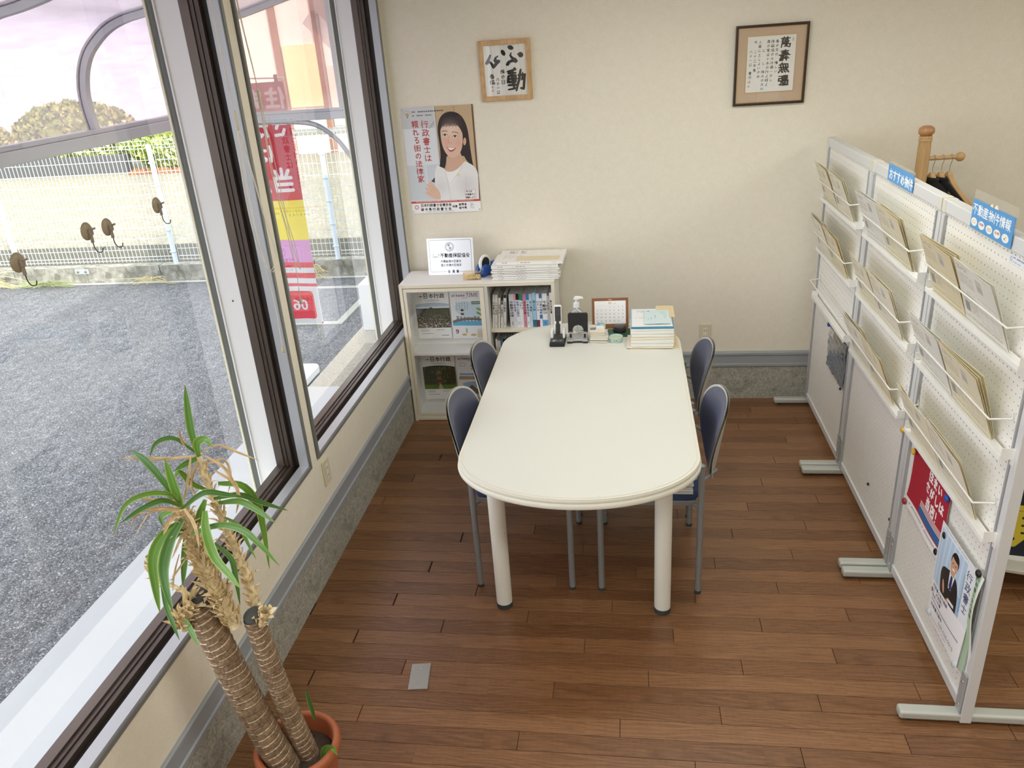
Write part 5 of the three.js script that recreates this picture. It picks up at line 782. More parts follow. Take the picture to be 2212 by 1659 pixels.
// blue header signs clipped to the top rail
const signTex = canvasTex(1024, 512, (g) => {
  g.fillStyle = '#4f9ddc'; g.fillRect(0, 0, 1024, 512);
  textH(g, 'おすすめ物件', 24, 30, 60, 4, 8, '#ffffff');
  g.save(); g.scale(1, 1.9); textH(g, '不動産物件情報', 520, 24, 62, 6, 7, '#ffffff'); g.restore();
  const dot = (i, f) => { const x = 560 + i * 98, y = 250; g.fillStyle = '#f8f6ee'; g.beginPath(); g.ellipse(x, y, 40, 46, 0, 0, 7); g.fill(); f(x, y); };
  dot(0, (x, y) => { g.strokeStyle = '#d9c49a'; g.lineWidth = 5; g.beginPath(); g.arc(x, y, 20, 0, 7); g.moveTo(x - 10, y); g.lineTo(x + 12, y + 8); g.stroke(); }); dot(1, (x, y) => textH(g, '住店', x - 28, y - 22, 26, 2, 4, '#a0456c')); dot(2, (x, y) => { g.strokeStyle = '#6c7a86'; g.lineWidth = 4; for (const d of [-14, 0, 14]) { g.beginPath(); g.moveTo(x - 24, y + d); g.quadraticCurveTo(x, y + d + 8, x + 24, y + d - 4); g.stroke(); } }); dot(3, (x, y) => textH(g, '土交', x - 28, y - 22, 26, 2, 4.5, '#a83f3f')); dot(4, (x, y) => { g.strokeStyle = '#444'; g.lineWidth = 4; g.beginPath(); g.moveTo(x + 8, y - 18); g.lineTo(x - 6, y + 4); g.lineTo(x - 12, y + 22); g.moveTo(x - 6, y + 6); g.lineTo(x + 8, y + 20); g.stroke(); g.fillStyle = '#444'; g.fillRect(x - 16, y + 4, 10, 6); });
  g.fillStyle = '#4f9ddc'; g.fillRect(0, 496, 30, 16); g.fillRect(512, 300, 20, 16);
});
const signM = phy('#ffffff', 0.35, { map: signTex }), sleeveM = phy('#fbfbf8', 0.06, { transmission: 0.93, thickness: 0 });
function headerSign(label, z0, z1, y0, y1, region, m0) {
  const s = thing('header_sign', label, 'sign', [PX - 0.006, (y0 + y1) / 2, (z0 + z1) / 2], undefined, -Math.PI / 2), w = z1 - z0, h = y1 - y0;
  part(s, 'card', sheet(w, h, 0.0015, { region }), signM, 'blue printed card'); part(s, 'laminate', (() => { const q = new THREE.Shape(), a = w / 2 + m0[0], b = h / 2, r = 0.012, t = b + m0[1]; q.moveTo(-a + r, -b - 0.003); q.lineTo(a - r, -b - 0.003); q.lineTo(a, -b + r); q.lineTo(a, t - r); q.quadraticCurveTo(a, t, a - r, t); q.lineTo(-a + r, t); q.quadraticCurveTo(-a, t, -a, t - r); q.lineTo(-a, -b + r); q.closePath(); return extrude(q, 0.0008, 0).translate(0, 0, -0.0035); })(), sleeveM, 'clear laminate pouch');
  part(s, 'clip', [rb(-0.008, -h / 2 + 0.01, -0.02, 0.008, h / 2 - 0.03, -0.0035, 0.002)], wireM); return s;
}
headerSign('small blue header sign with white lettering on the middle partition', 1.135, 1.44, 1.513, 1.578, [0.001, 0.8, 0.4, 0.99], [0.003, 0.012]);
{
  const s = headerSign('large blue header sign with five round pictures on the end partition', 1.985, 2.268, 1.513, 1.6, [0.501, 0.36, 0.999, 0.995], [0.006, 0.028]);
  part(s, 'sticker', [new THREE.ConeGeometry(0.016, 0.012, 4).translate(0.02, 0.049, 0.001).scale(1, 1, 0.15), new THREE.ConeGeometry(0.012, 0.01, 4).translate(-0.012, 0.048, 0.001).scale(1, 1, 0.15)], ivoryM);
  const t = canvasTex(256, 64, (g) => { g.fillStyle = '#eceef2'; g.fillRect(0, 0, 256, 64); g.strokeStyle = '#6f7fae'; g.lineWidth = 4; g.beginPath(); g.moveTo(16, 32); g.lineTo(32, 16); g.lineTo(48, 32); g.lineTo(32, 50); g.closePath(); g.stroke(); fine(g, 64, 12, 170, 20, 20, '#6878ab', 3); fine(g, 64, 42, 120, 12, 12, '#8a95bb', 5); });
  const k = single('maker_sticker', 'tiny white sticker with blue print under the large header sign', 'sticker', sheet(0.1, 0.026, 0.0006), std('#ffffff', 0.5, { map: t }), [PX + 0.0048, 1.486, 2.3]); k.rotation.y = -Math.PI / 2;
}
// pinned things
const pinGeo = (() => lathe([[0, 0], [0.0065, 0], [0.0075, 0.002], [0.0072, 0.006], [0.0045, 0.0085], [0, 0.009]], 18).rotateZ(Math.PI / 2))();
const bigPin = (() => lathe([[0, 0], [0.012, 0], [0.0135, 0.003], [0.012, 0.008], [0.007, 0.011], [0, 0.012]], 22).rotateZ(Math.PI / 2))();
const pinCol = { black: '#1c1c1e', blue: '#1f58b5', yellow: '#e0b23c', red: '#9e2a35', clear: '#e9edf0' };
function magnet(label, col, y, z, big, x = PX + 0.0055) { const o = single(big ? 'round_magnet' : 'push_pin', label, big ? 'magnet' : 'pin', big ? bigPin : pinGeo, col === 'clear' ? phy(pinCol.clear, 0.15, { transmission: 0.5, thickness: 0 }) : phy(pinCol[col], 0.3), [x, y, z]); return o; }
const bump = (x, y) => 0.006 + 0.004 * Math.sin(x * 22 + 1) * Math.cos(y * 17) + 0.008 * Math.pow(Math.abs(x) / 0.15, 2);
{
  // black bag in crinkled plastic
  const bagTex = canvasTex(256, 256, (g) => { g.fillStyle = '#6c7480'; g.fillRect(0, 0, 256, 256); g.fillStyle = '#262a30'; g.beginPath(); g.moveTo(40, 0); g.lineTo(256, 0); g.lineTo(256, 130); g.lineTo(150, 60); g.lineTo(60, 60); g.fill(); let q = 3; for (let i = 0; i < 260; i++) { q = (q * 1103515245 + 12345) & 0x7fffffff; g.strokeStyle = ['#aeb6c0', '#868f9b', '#3a4049', '#d5dbe2', '#7d8da8'][(q >> 5) % 5]; g.lineWidth = 1 + q % 3; const x = (q >> 6) % 256, y = (q >> 13) % 256; g.beginPath(); g.moveTo(x, y); g.quadraticCurveTo(x + q % 20 - 10, y + (q >> 4) % 20 - 10, x + (q >> 7) % 30 - 15, y + (q >> 9) % 30 - 15); g.stroke(); } g.fillStyle = '#dfe1e3'; g.fillRect(10, 16, 60, 44); fine(g, 16, 22, 46, 32, 8, '#888', 3); });
  const b = single('plastic_pouch', 'crinkled clear pouch with dark contents pinned to the panel by the back wall', 'pouch', sheet(0.33, 0.225, 0.006, { nx: 14, ny: 12, bend: (x, y) => 0.012 + 0.004 * Math.sin(x * 70 + y * 50) * Math.cos(y * 90 - x * 30) }), phy('#ffffff', 0.18, { map: bagTex, clearcoat: 1, clearcoatRoughness: 0.12 }), [PX + 0.006, 0.545, 0.655]); b.rotation.set(0, -Math.PI / 2, 0);
  magnet('blue pin holding the crinkled pouch', 'blue', 0.655, 0.49, true, PX - 0.008); magnet('black pin at the lower window-side corner of the crinkled pouch', 'black', 0.452, 0.49, false); magnet('black pin at the lower far corner of the crinkled pouch', 'black', 0.43, 0.815, false, PX - 0.006);
  // red flyer: lettering only
  const redTex = canvasTex(640, 460, (g) => { g.fillStyle = '#f4f1ee'; g.fillRect(0, 0, 640, 460); g.fillStyle = '#b3263a'; g.fillRect(0, 0, 640, 400); textH(g, '住まい', 290, 30, 70, 14, 15, '#fff'); textH(g, 'さがしは', 260, 124, 70, 14, 15, '#fff'); textH(g, '当店', 300, 218, 76, 14, 15, '#fff'); g.fillStyle = '#fff'; g.fillRect(486, 220, 14, 50); g.beginPath(); g.arc(493, 288, 8, 0, 7); g.fill(); g.fillStyle = '#2e6aa6'; g.fillRect(220, 340, 400, 50); for (let i = 0; i < 7; i++) { g.fillStyle = i % 2 ? '#b3263a' : '#f1ece8'; g.fillRect(220, 300 + i * 6, 400, 6); } fine(g, 60, 420, 520, 18, 18, '#8d8f96', 3); g.fillStyle = '#f4f1ee'; g.fillRect(0, 450, 12, 10); });
  const r = single('red_flyer', 'red flyer with white lettering pinned to the end partition', 'flyer', sheet(0.362, 0.255, 0.0006, { nx: 12, ny: 8, bend: (x, y) => 0.004 + 0.01 * Math.pow(Math.max(0, -y / 0.12), 2) + 0.004 * Math.sin(x * 14) }), phy('#ffffff', 0.45, { map: redTex }), [PX + 0.004, 0.535, 2.003]); r.rotation.y = -Math.PI / 2;
  magnet('yellow magnet on the middle partition post', 'yellow', 0.652, 1.69, true, PX - 0.001); magnet('yellow magnet on the top corner of the red flyer', 'yellow', 0.636, 1.836, true, PX - 0.004); magnet('blue magnet on the red flyer', 'blue', 0.641, 2.168, true, PX - 0.004); magnet('dark red magnet at the lower corner of the red flyer', 'red', 0.42, 1.836, true, PX - 0.01); magnet('black magnet under the red flyer beside the blue-sky poster', 'black', 0.423, 2.165, true, PX - 0.006);
  magnet('small black pin low on the middle partition', 'black', 0.21, 1.364, false); magnet('small black pin low beside the end post of the middle partition', 'black', 0.23, 1.676, false);
  // poster with a man in a dark suit
  const manTex = canvasTex(560, 800, (g) => {
    g.fillStyle = '#eef3f8'; g.fillRect(0, 0, 560, 800); g.fillStyle = '#bcd7ef'; g.fillRect(20, 40, 420, 430); g.fillStyle = '#d3e5f5'; for (let i = 0; i < 6; i++) g.fillRect(40 + i * 66, 40, 26, 430); g.fillStyle = '#a5c8e8'; g.fillRect(300, 330, 140, 140);
    g.fillStyle = '#20252a'; g.beginPath(); g.moveTo(160, 470); g.bezierCurveTo(110, 330, 120, 270, 190, 250); g.lineTo(250, 232); g.lineTo(330, 236); g.bezierCurveTo(380, 260, 400, 330, 400, 470); g.fill(); g.fillStyle = '#f4f5f7'; g.beginPath(); g.moveTo(250, 234); g.lineTo(326, 238); g.lineTo(300, 360); g.lineTo(262, 360); g.fill(); g.fillStyle = '#1e3c72'; g.beginPath(); g.moveTo(276, 250); g.lineTo(300, 252); g.lineTo(306, 340); g.lineTo(286, 372); g.lineTo(268, 338); g.fill();
    g.fillStyle = '#d9a886'; g.fillRect(262, 206, 52, 40); g.beginPath(); g.ellipse(288, 166, 48, 62, 0.04, 0, 7); g.fill(); g.fillStyle = '#1a1718'; g.beginPath(); g.moveTo(236, 168); g.bezierCurveTo(226, 84, 270, 64, 312, 76); g.bezierCurveTo(350, 88, 348, 140, 338, 170); g.lineTo(330, 130); g.quadraticCurveTo(280, 128, 250, 118); g.fill(); g.fillStyle = '#2a2020'; for (const x of [268, 308]) { g.beginPath(); g.ellipse(x, 160, 9, 4, 0, 0, 7); g.fill(); } g.fillStyle = '#fff'; g.beginPath(); g.ellipse(290, 198, 18, 7, 0, 0, 7); g.fill(); g.strokeStyle = '#9c6a50'; g.lineWidth = 3; g.beginPath(); g.moveTo(288, 160); g.lineTo(284, 182); g.lineTo(294, 184); g.stroke();
    g.fillStyle = '#d9a886'; g.beginPath(); g.ellipse(196, 400, 16, 50, -0.3, 0, 7); g.fill(); g.beginPath(); g.ellipse(278, 462, 22, 14, 0.3, 0, 7); g.fill(); g.fillStyle = '#f2f4f6'; g.fillRect(280, 430, 90, 24);
    textV(g, '行政書士', 452, 70, 70, 14, 7, '#31486f'); fine(g, 424, 130, 12, 300, 12, '#55688a', 4); fine(g, 60, 14, 380, 12, 12, '#8fa3bd', 7);
    g.fillStyle = '#fbfcfd'; g.fillRect(0, 470, 560, 330); for (let i = 0; i < 3; i++) textH(g, ['行政書士会の相談', '土地の法律に', '住まいの書'][i], 40, 490 + i * 40, 28, 4, 4.2, '#31486f'); g.strokeStyle = '#2f4d8c'; g.lineWidth = 7; g.beginPath(); g.moveTo(40, 620); g.quadraticCurveTo(260, 640, 500, 618); g.stroke(); textH(g, '行政書士総合', 40, 652, 30, 4, 4.5, '#444a55'); g.fillStyle = '#55585f'; g.font = '44px sans-serif'; g.fillText('028-638-0919', 190, 740); fine(g, 40, 762, 300, 14, 14, '#9aa', 3); g.fillStyle = '#2b2b2b'; g.beginPath(); g.ellipse(24, 560, 10, 22, 0, 0, 7); g.fill(); g.fillStyle = '#fbfcfd'; g.fillRect(0, 790, 10, 10);
  });
  const m = single('suit_poster', 'pale blue poster of a man in a dark suit pinned low on the end partition', 'poster', sheet(0.275, 0.392, 0.0006, { nx: 12, ny: 14, bend: (x, y) => 0.005 + 0.007 * Math.cos(x * 13 + 0.6) * Math.sin(y * 9 + 1.2) + 0.005 }), phy('#ffffff', 0.35, { map: manTex }), [PX - 0.006, 0.375, 2.33]); m.rotation.set(0, -Math.PI / 2, 0);
  const gTex = canvasTex(64, 512, (g) => { g.fillStyle = '#eef2ea'; g.fillRect(0, 0, 64, 512); g.fillStyle = '#b9d3b4'; g.fillRect(20, 0, 30, 512); textV(g, '行政書士会の情報', 24, 20, 20, 6, 3, '#44604a'); g.fillStyle = '#eef2ea'; g.fillRect(0, 500, 6, 12); });
  const f = single('green_flyer', 'narrow curling flyer with a green stripe behind the suit poster', 'flyer', sheet(0.06, 0.39, 0.0006, { nx: 4, ny: 14, bend: (x, y) => 0.006 + 0.012 * Math.sin(y * 14 + 0.5) * (0.5 + x / 0.06) + 0.008 }), std('#ffffff', 0.6, { map: gTex }), [PX + 0.004, 0.375, 2.475]); f.rotation.y = -Math.PI / 2;
  magnet('black magnet at the upper corner of the suit poster', 'black', 0.53, 2.222, true, PX - 0.012); magnet('black magnet beside the green striped flyer', 'black', 0.567, 2.474, true, PX - 0.009); magnet('clear magnet at the lower window-side corner of the suit poster', 'clear', 0.204, 2.212, true, PX - 0.014); magnet('clear magnet at the lower end of the suit poster near the foot', 'clear', 0.19, 2.452, true, PX - 0.014);
}
// ---------- behind the partition ----------
{
  const c = thing('coat_stand', 'turned light wood coat stand behind the partition', 'coat stand', [2.79, 0, 0.3]);
  part(c, 'pole', lathe([[0, 0.03], [0.032, 0.03], [0.034, 0.5], [0.03, 1.5], [0.0285, 1.535], [0.0285, 1.538], [0.031, 1.543], [0.031, 1.549], [0.0285, 1.553], [0.031, 1.556], [0.031, 1.562], [0.028, 1.566], [0, 1.566]], 32), lightWoodM);
  part(c, 'knob', lathe([[0, 1.564], [0.024, 1.565], [0.036, 1.578], [0.038, 1.59], [0.034, 1.604], [0.02, 1.613], [0, 1.615]], 32), phy('#c08f62', 0.35), 'rounded top knob');
  const arm = (a, y) => { const l = part(c, 'arm', [rod([0, 0, 0], [0.165, 0, 0], 0.0105, 18), new THREE.SphereGeometry(0.023, 20, 14).translate(0.18, 0, 0)], lightWoodM); l.position.y = y; l.rotation.y = a; return l; };
  arm(0.08, 1.455); arm(Math.PI / 2 - 0.3, 1.335); arm(Math.PI, 1.38);
  for (const a of [0.4, 2.0, 3.5, 5.1]) { const f = part(c, 'foot', tube([[0.02, 0.14, 0], [0.12, 0.08, 0], [0.22, 0.016, 0]], 0.016, 12, 10), lightWoodM); f.rotation.y = a; }
  const H = (x, label) => {
    const h = thing('coat_hanger', label, 'hanger', [2.79 + x, 1.4545, 0.3 - 0.08 * x], 'wooden hangers on the coat stand', 0.22);
    part(h, 'hook', tube([[0, 0.002, -0.013], [0, 0.0135, -0.006], [0, 0.0145, 0.004], [0, 0.006, 0.0135], [0, -0.012, 0.011], [0, -0.035, 0.002], [0, -0.085, 0]], 0.0016, 30, 8), chromeM, 'steel hook');
    const s = new THREE.Shape(); s.moveTo(-0.012, -0.075); s.quadraticCurveTo(0, -0.062, 0.012, -0.075); s.quadraticCurveTo(0.03, -0.12, 0.2, -0.195); s.lineTo(0.205, -0.215); s.quadraticCurveTo(0.08, -0.17, 0, -0.128); s.quadraticCurveTo(-0.08, -0.17, -0.205, -0.215); s.lineTo(-0.2, -0.195); s.quadraticCurveTo(-0.03, -0.12, -0.012, -0.075);
    part(h, 'shoulder_bar', extrude(s, 0.018, 0.004, 3).rotateY(Math.PI / 2).translate(-0.009, 0, 0), lightWoodM); return h;
  };
  H(0.055, 'wooden hanger nearest the coat stand pole carrying a black jacket'); H(0.098, 'wooden hanger in the middle of the arm carrying a black jacket'); H(0.138, 'bare wooden hanger next to the ball end of the arm');
  const coat = (x, label) => {
    const o = thing('jacket', label, 'jacket', [2.79 + x, 1.4545, 0.3 - 0.08 * x], undefined, 0.22), m = std('#1a1a1c', 0.85, { bumpMap: rep(fabricTex, 4), bumpScale: 0.0006 });
    const pr = [[-0.1, 0.03, 0.014], [-0.116, 0.085, 0.017], [-0.178, 0.215, 0.019], [-0.26, 0.235, 0.019], [-0.55, 0.2, 0.019], [-0.85, 0.215, 0.019]], seg = 28, pos = [], idx = [], uv = [];
    pr.forEach(([y, a, b], j) => { for (let i = 0; i <= seg; i++) { const t = i / seg * 6.2832; pos.push(Math.sin(t) * b * (1 + 0.15 * Math.sin(t * 5 + j)), y, Math.cos(t) * a); uv.push(i / seg, j / 5); } });
    for (let j = 0; j < pr.length - 1; j++) for (let i = 0; i < seg; i++) { const q = j * (seg + 1) + i; idx.push(q, q + seg + 1, q + 1, q + 1, q + seg + 1, q + seg + 2); }
    const g = new THREE.BufferGeometry(); g.setAttribute('position', new THREE.Float32BufferAttribute(pos, 3)); g.setAttribute('uv', new THREE.Float32BufferAttribute(uv, 2)); g.setIndex(idx); g.computeVertexNormals();
    part(o, 'body', g, m); part(o, 'collar', new THREE.TorusGeometry(0.045, 0.012, 10, 24).scale(0.45, 1, 1).rotateY(0).rotateX(Math.PI / 2).translate(0, -0.102, 0), m);
    for (const s of [-1, 1]) part(o, 'sleeve', tube([[0, -0.2, s * 0.2], [0, -0.4, s * 0.228], [0, -0.68, s * 0.235]], 0.019, 16, 10), m);
    return o;
  };
  coat(0.055, 'black jacket hanging closest to the coat stand pole'); coat(0.098, 'black jacket hanging in the middle of the coat stand arm');
}
{
  const t = canvasTex(512, 640, (g) => { g.fillStyle = '#151c2e'; g.fillRect(0, 0, 512, 640); const y = '#d8c53a'; g.fillStyle = y; g.font = 'bold 150px sans-serif'; g.fillText('20', 60, 170); textH(g, '井', 150, 210, 170, 0, 26, y); textH(g, '頂', 40, 420, 170, 0, 24, y); g.strokeStyle = '#d9dadb'; g.lineWidth = 5; g.strokeRect(250, 590, 90, 34); g.fillStyle = '#151c2e'; g.fillRect(0, 630, 10, 10); });
  const s = thing('navy_signboard', 'navy signboard with large yellow characters leaning behind the partition', 'signboard', [2.97, 0.1, 1.78], undefined, -0.25); 
  part(s, 'panel', sheet(0.5, 0.62, 0.012).translate(0, 0.33, 0), phy('#ffffff', 0.5, { map: t })); part(s, 'frame', [rb(-0.26, 0, -0.016, 0.26, 0.022, 0.006, 0.004), rb(-0.26, 0.64, -0.016, 0.26, 0.66, 0.006, 0.004), rb(-0.26, 0.02, -0.016, -0.248, 0.64, 0.006, 0.003), rb(0.248, 0.02, -0.016, 0.26, 0.64, 0.006, 0.003)], whitePlasticM, 'white plastic frame');
  s.rotation.x = -0.18;
  const k = thing('storage_box', 'dark grey storage box that props the navy signboard', 'box', [3.05, 0, 1.45], undefined, -0.25); part(k, 'body', rb(-0.28, 0, -0.17, 0.28, 0.62, 0.12, 0.01), std('#25262a', 0.7)); part(k, 'lid', rb(-0.29, 0.62, -0.18, 0.29, 0.66, 0.13, 0.01), std('#1d1e21', 0.6));
  const w = thing('low_stand', 'low grey stand carrying the navy signboard', 'stand', [2.97, 0, 1.8], undefined, -0.25); part(w, 'top', rb(-0.27, 0.085, -0.1, 0.27, 0.1, 0.06, 0.003), shelfGreyM); for (const x of [-0.25, 0.25]) part(w, 'leg', rb(x - 0.01, 0, -0.09, x + 0.01, 0.085, 0.05, 0.002), shelfGreyM);
}
// ---------- potted plant by the window ----------
const greenLeaves = [
  [0.017,-0.111,1.213,-0.05,-0.115,1.282,-0.053,-0.111,1.349,-0.057,-0.105,1.409,-0.06],
  [0.018,-0.11,1.213,-0.05,-0.101,1.255,-0.043,-0.072,1.27,-0.037,-0.053,1.251,-0.03],
  [0.011,-0.115,1.223,-0.05,-0.157,1.274,-0.033,-0.193,1.269,-0.017,-0.211,1.238,0.0],
  [0.014,-0.111,1.209,-0.05,-0.142,1.198,-0.035,-0.167,1.187,-0.02],
  [0.019,-0.076,1.132,-0.05,-0.014,1.123,-0.057,0.011,1.065,-0.065,0.008,0.978,-0.073,-0.006,0.839,-0.08],
  [0.014,-0.08,1.104,-0.02,-0.018,1.105,-0.04,0.032,1.068,-0.06,0.084,1.032,-0.08],
  [0.017,-0.076,1.085,-0.03,0.002,1.106,-0.007,0.055,1.098,0.017,0.11,1.074,0.04],
  [0.02,-0.145,1.101,0.02,-0.153,1.147,0.017,-0.159,1.197,0.013,-0.164,1.237,0.01],
  [0.018,-0.15,1.116,0.02,-0.197,1.206,0.013,-0.227,1.24,0.007,-0.259,1.256,0.0],
  [0.02,-0.151,1.111,0.02,-0.176,1.135,0.005,-0.185,1.174,-0.01],
  [0.012,-0.15,1.116,0.02,-0.148,1.161,0.05,-0.186,1.179,0.08,-0.227,1.167,0.11,-0.264,1.093,0.14],
  [0.014,-0.148,1.106,0.02,-0.168,1.144,0.053,-0.201,1.143,0.087,-0.253,1.117,0.12],
  [0.017,-0.123,1.037,0.04,-0.027,1.076,0.055,0.039,1.071,0.07,0.082,1.04,0.085,0.129,0.989,0.1],
  [0.024,-0.14,1.076,0.04,-0.194,1.04,0.055,-0.229,0.98,0.07,-0.235,0.899,0.085,-0.234,0.827,0.1],
  [0.024,-0.139,1.081,0.04,-0.167,1.038,0.065,-0.19,0.971,0.09,-0.182,0.925,0.115,-0.165,0.864,0.14],
  [0.016,-0.172,1.003,0.0,-0.207,0.908,-0.015,-0.246,0.808,-0.03],
  [0.022,-0.071,1.106,0.04,-0.065,1.07,0.065,-0.043,1.006,0.09,0.0,0.972,0.115,0.036,0.948,0.14],
  [0.014,-0.095,0.979,0.0,-0.06,0.934,0.0,-0.06,0.871,0.0,-0.069,0.776,0.0],
  [0.01,-0.075,1.034,-0.04,-0.031,1.018,-0.027,-0.011,0.977,-0.013,0.01,0.931,0.0],
  [0.017,-0.083,1.12,0.01,-0.116,1.063,0.005,-0.139,1.014,0.0],
  [0.012,-0.219,0.912,0.08,-0.215,0.844,0.093,-0.2,0.803,0.107,-0.186,0.756,0.12],
  [0.014,-0.181,0.791,0.08,-0.158,0.767,0.1,-0.135,0.742,0.12],
  [0.013,-0.17,1.083,0.0,-0.219,1.063,-0.013,-0.249,1.039,-0.027,-0.26,1.001,-0.04],
  [0.014,-0.143,1.101,0.02,-0.08,1.14,0.007,-0.037,1.127,-0.007,0.006,1.11,-0.02],
  [0.012,-0.14,1.047,0.02,-0.166,1.033,0.037,-0.184,1.015,0.053,-0.199,0.991,0.07],
  [0.014,-0.112,1.112,-0.05,-0.137,1.141,-0.033,-0.153,1.185,-0.017,-0.156,1.18,0.0],
];
const dryLeaves = [
  [0.009,-0.115,1.213,-0.05,-0.186,1.216,-0.027,-0.236,1.23,-0.003,-0.279,1.244,0.02],
  [0.007,-0.125,1.227,-0.05,-0.138,1.261,-0.04,-0.132,1.303,-0.03],
  [0.007,-0.103,1.223,-0.05,-0.056,1.237,-0.06,-0.006,1.208,-0.07,0.036,1.183,-0.08],
  [0.009,-0.092,1.214,-0.05,-0.042,1.184,-0.043,-0.02,1.131,-0.037,-0.006,1.077,-0.03],
  [0.01,-0.089,1.19,-0.05,-0.053,1.194,-0.06,-0.052,1.14,-0.07,-0.074,1.084,-0.08],
  [0.011,-0.108,1.204,-0.05,-0.131,1.146,-0.025,-0.113,1.113,0.0],
  [0.01,-0.121,1.224,-0.03,-0.142,1.152,-0.015,-0.161,1.088,0.0],
  [0.008,-0.148,1.096,0.02,-0.18,1.117,0.045,-0.225,1.125,0.07],
  [0.007,-0.149,1.121,0.02,-0.206,1.141,0.05,-0.233,1.175,0.08],
  [0.012,-0.152,1.091,0.02,-0.172,1.078,0.045,-0.183,1.051,0.07],
  [0.005,-0.138,1.102,0.04,-0.208,1.112,0.06,-0.222,1.096,0.08,-0.238,1.068,0.1],
  [0.006,-0.141,1.11,0.04,-0.225,1.12,0.08,-0.228,1.104,0.12],
  [0.01,-0.15,1.047,0.02,-0.167,1.014,0.045,-0.18,0.977,0.07],
  [0.005,-0.135,0.991,0.04,-0.198,0.912,0.06,-0.194,0.918,0.08],
  [0.005,-0.176,0.97,0.04,-0.198,0.915,0.05,-0.209,0.87,0.06],
  [0.009,-0.076,1.171,-0.05,-0.022,1.141,-0.037,-0.014,1.1,-0.023,-0.022,1.065,-0.01],
  [0.013,-0.13,1.11,0.04,-0.103,1.075,0.06,-0.088,1.022,0.08],
  [0.01,-0.154,1.087,0.01,-0.174,1.076,0.035,-0.191,1.059,0.06],
];
{
  const p = thing('potted_dracaena', 'potted dracaena with two ringed canes and half-dried leaves by the window', 'potted plant', [0.345, 0, 2.98]);
  const clay = phy('#b0643f', 0.5);
  part(p, 'pot', lathe([[0, 0.012], [0.078, 0.01], [0.082, 0], [0.088, 0], [0.108, 0.2], [0.112, 0.225], [0.12, 0.232], [0.127, 0.245], [0.127, 0.262], [0.12, 0.272], [0.11, 0.272], [0.104, 0.262], [0.1, 0.2], [0.098, 0.19], [0, 0.19]], 56), clay, 'terracotta coloured plastic pot');
  const soilMap = dataTex(128, 128, (u, v) => { const n = noise(N64, 64, u * 50, v * 50) * 40 + noise(N128, 128, u * 120, v * 120) * 30; return [38 + n, 30 + n * 0.85, 24 + n * 0.7]; });
  const soil = new THREE.CircleGeometry(0.1, 40, 0, Math.PI * 2).rotateX(-Math.PI / 2); part(p, 'soil', [new THREE.SphereGeometry(0.1005, 40, 10, 0, 6.2832, 0, Math.PI / 2).scale(1, 0.1, 1).translate(0, 0.206, 0)], std('#ffffff', 0.95, { map: rep(soilMap, 3) }), 'dark soil');
  // canes with leaf-scar rings
  const barkMap = dataTex(128, 512, (u, v) => { const w = noise(N16, 16, u * 3 + 3, v * 6) * 0.9, r = ((v * 30 + w) % 1 + 1) % 1, n = noise(N128, 128, u * 60, v * 120) * 46 + noise(N64, 64, u * 10, v * 60) * 26, s = r < 0.15 && noise(N16, 16, u * 5, Math.floor(v * 30 + w) * 1.7) > 0.38 ? 95 : 0; return [102 + n + s, 82 + n * 0.9 + s, 62 + n * 0.76 + s * 0.95]; });
  const barkBump = dataTex(64, 512, (u, v) => { const w = noise(N16, 16, u * 3 + 3, v * 6) * 0.9, r = ((v * 30 + w) % 1 + 1) % 1; return (r < 0.16 ? 255 : 120) * (0.7 + 0.3 * noise(N64, 64, u * 20, v * 60)); }, false);
  const barkM = std('#ffffff', 0.9, { map: barkMap, bumpMap: barkBump, bumpScale: 0.004 });
  const cane = (a, b, r) => {
    const A = V(...a), B = V(...b), c = new THREE.CatmullRomCurve3([A, A.clone().lerp(B, 0.5).add(V(-0.006, 0, 0.004)), B]), g = new THREE.TubeGeometry(c, 90, r, 24, false), uv = g.attributes.uv, q = g.attributes.position;
    for (let i = 0; i < q.count; i++) { const t = uv.getX(i), cc = c.getPointAt(Math.min(1, t)), k = 1 + 0.035 * Math.sin(t * 30 * 6.283) + 0.05 * (noise(N64, 64, t * 9, uv.getY(i) * 3) - 0.5) - 0.06 * t; q.setXYZ(i, cc.x + (q.getX(i) - cc.x) * k, cc.y + (q.getY(i) - cc.y) * k, cc.z + (q.getZ(i) - cc.z) * k); const u = uv.getX(i), v = uv.getY(i); uv.setXY(i, v, u); }
    g.computeVertexNormals(); return g;
  };
  const cut = (b, r, tilt) => { const g = lathe([[0, 0.012], [r * 0.5, 0.014], [r * 0.9, 0.006], [r, -0.012], [r * 0.97, -0.02]], 24); g.rotateX(tilt[0]).rotateZ(tilt[1]); return g.translate(...b); };
  const t1 = part(p, 'cane', cane([-0.018, 0.17, 0.04], [-0.178, 0.808, 0.02], 0.043), barkM, 'thick ringed cane'); part(t1, 'cut_end', cut([-0.178, 0.815, 0.02], 0.042, [0.2, 0.35]), std('#4a4a48', 0.8), 'grey sealed cut');
  const t2 = part(p, 'cane', cane([0.028, 0.17, -0.012], [-0.038, 0.735, 0.0], 0.031), barkM, 'thinner ringed cane'); part(t2, 'cut_end', cut([-0.038, 0.742, 0.0], 0.029, [0.3, 0.1]), std('#4d4e4b', 0.8), 'grey sealed cut');
  // side shoots covered in dry leaf bases
  const strawMap = dataTex(64, 128, (u, v) => { const n = (noise(N64, 64, u * 40, v * 6) - 0.5) * 60; return [236 + n, 216 + n * 0.95, 174 + n * 0.8]; });
  const strawM = std('#ffffff', 0.85, { map: strawMap, side: THREE.DoubleSide });
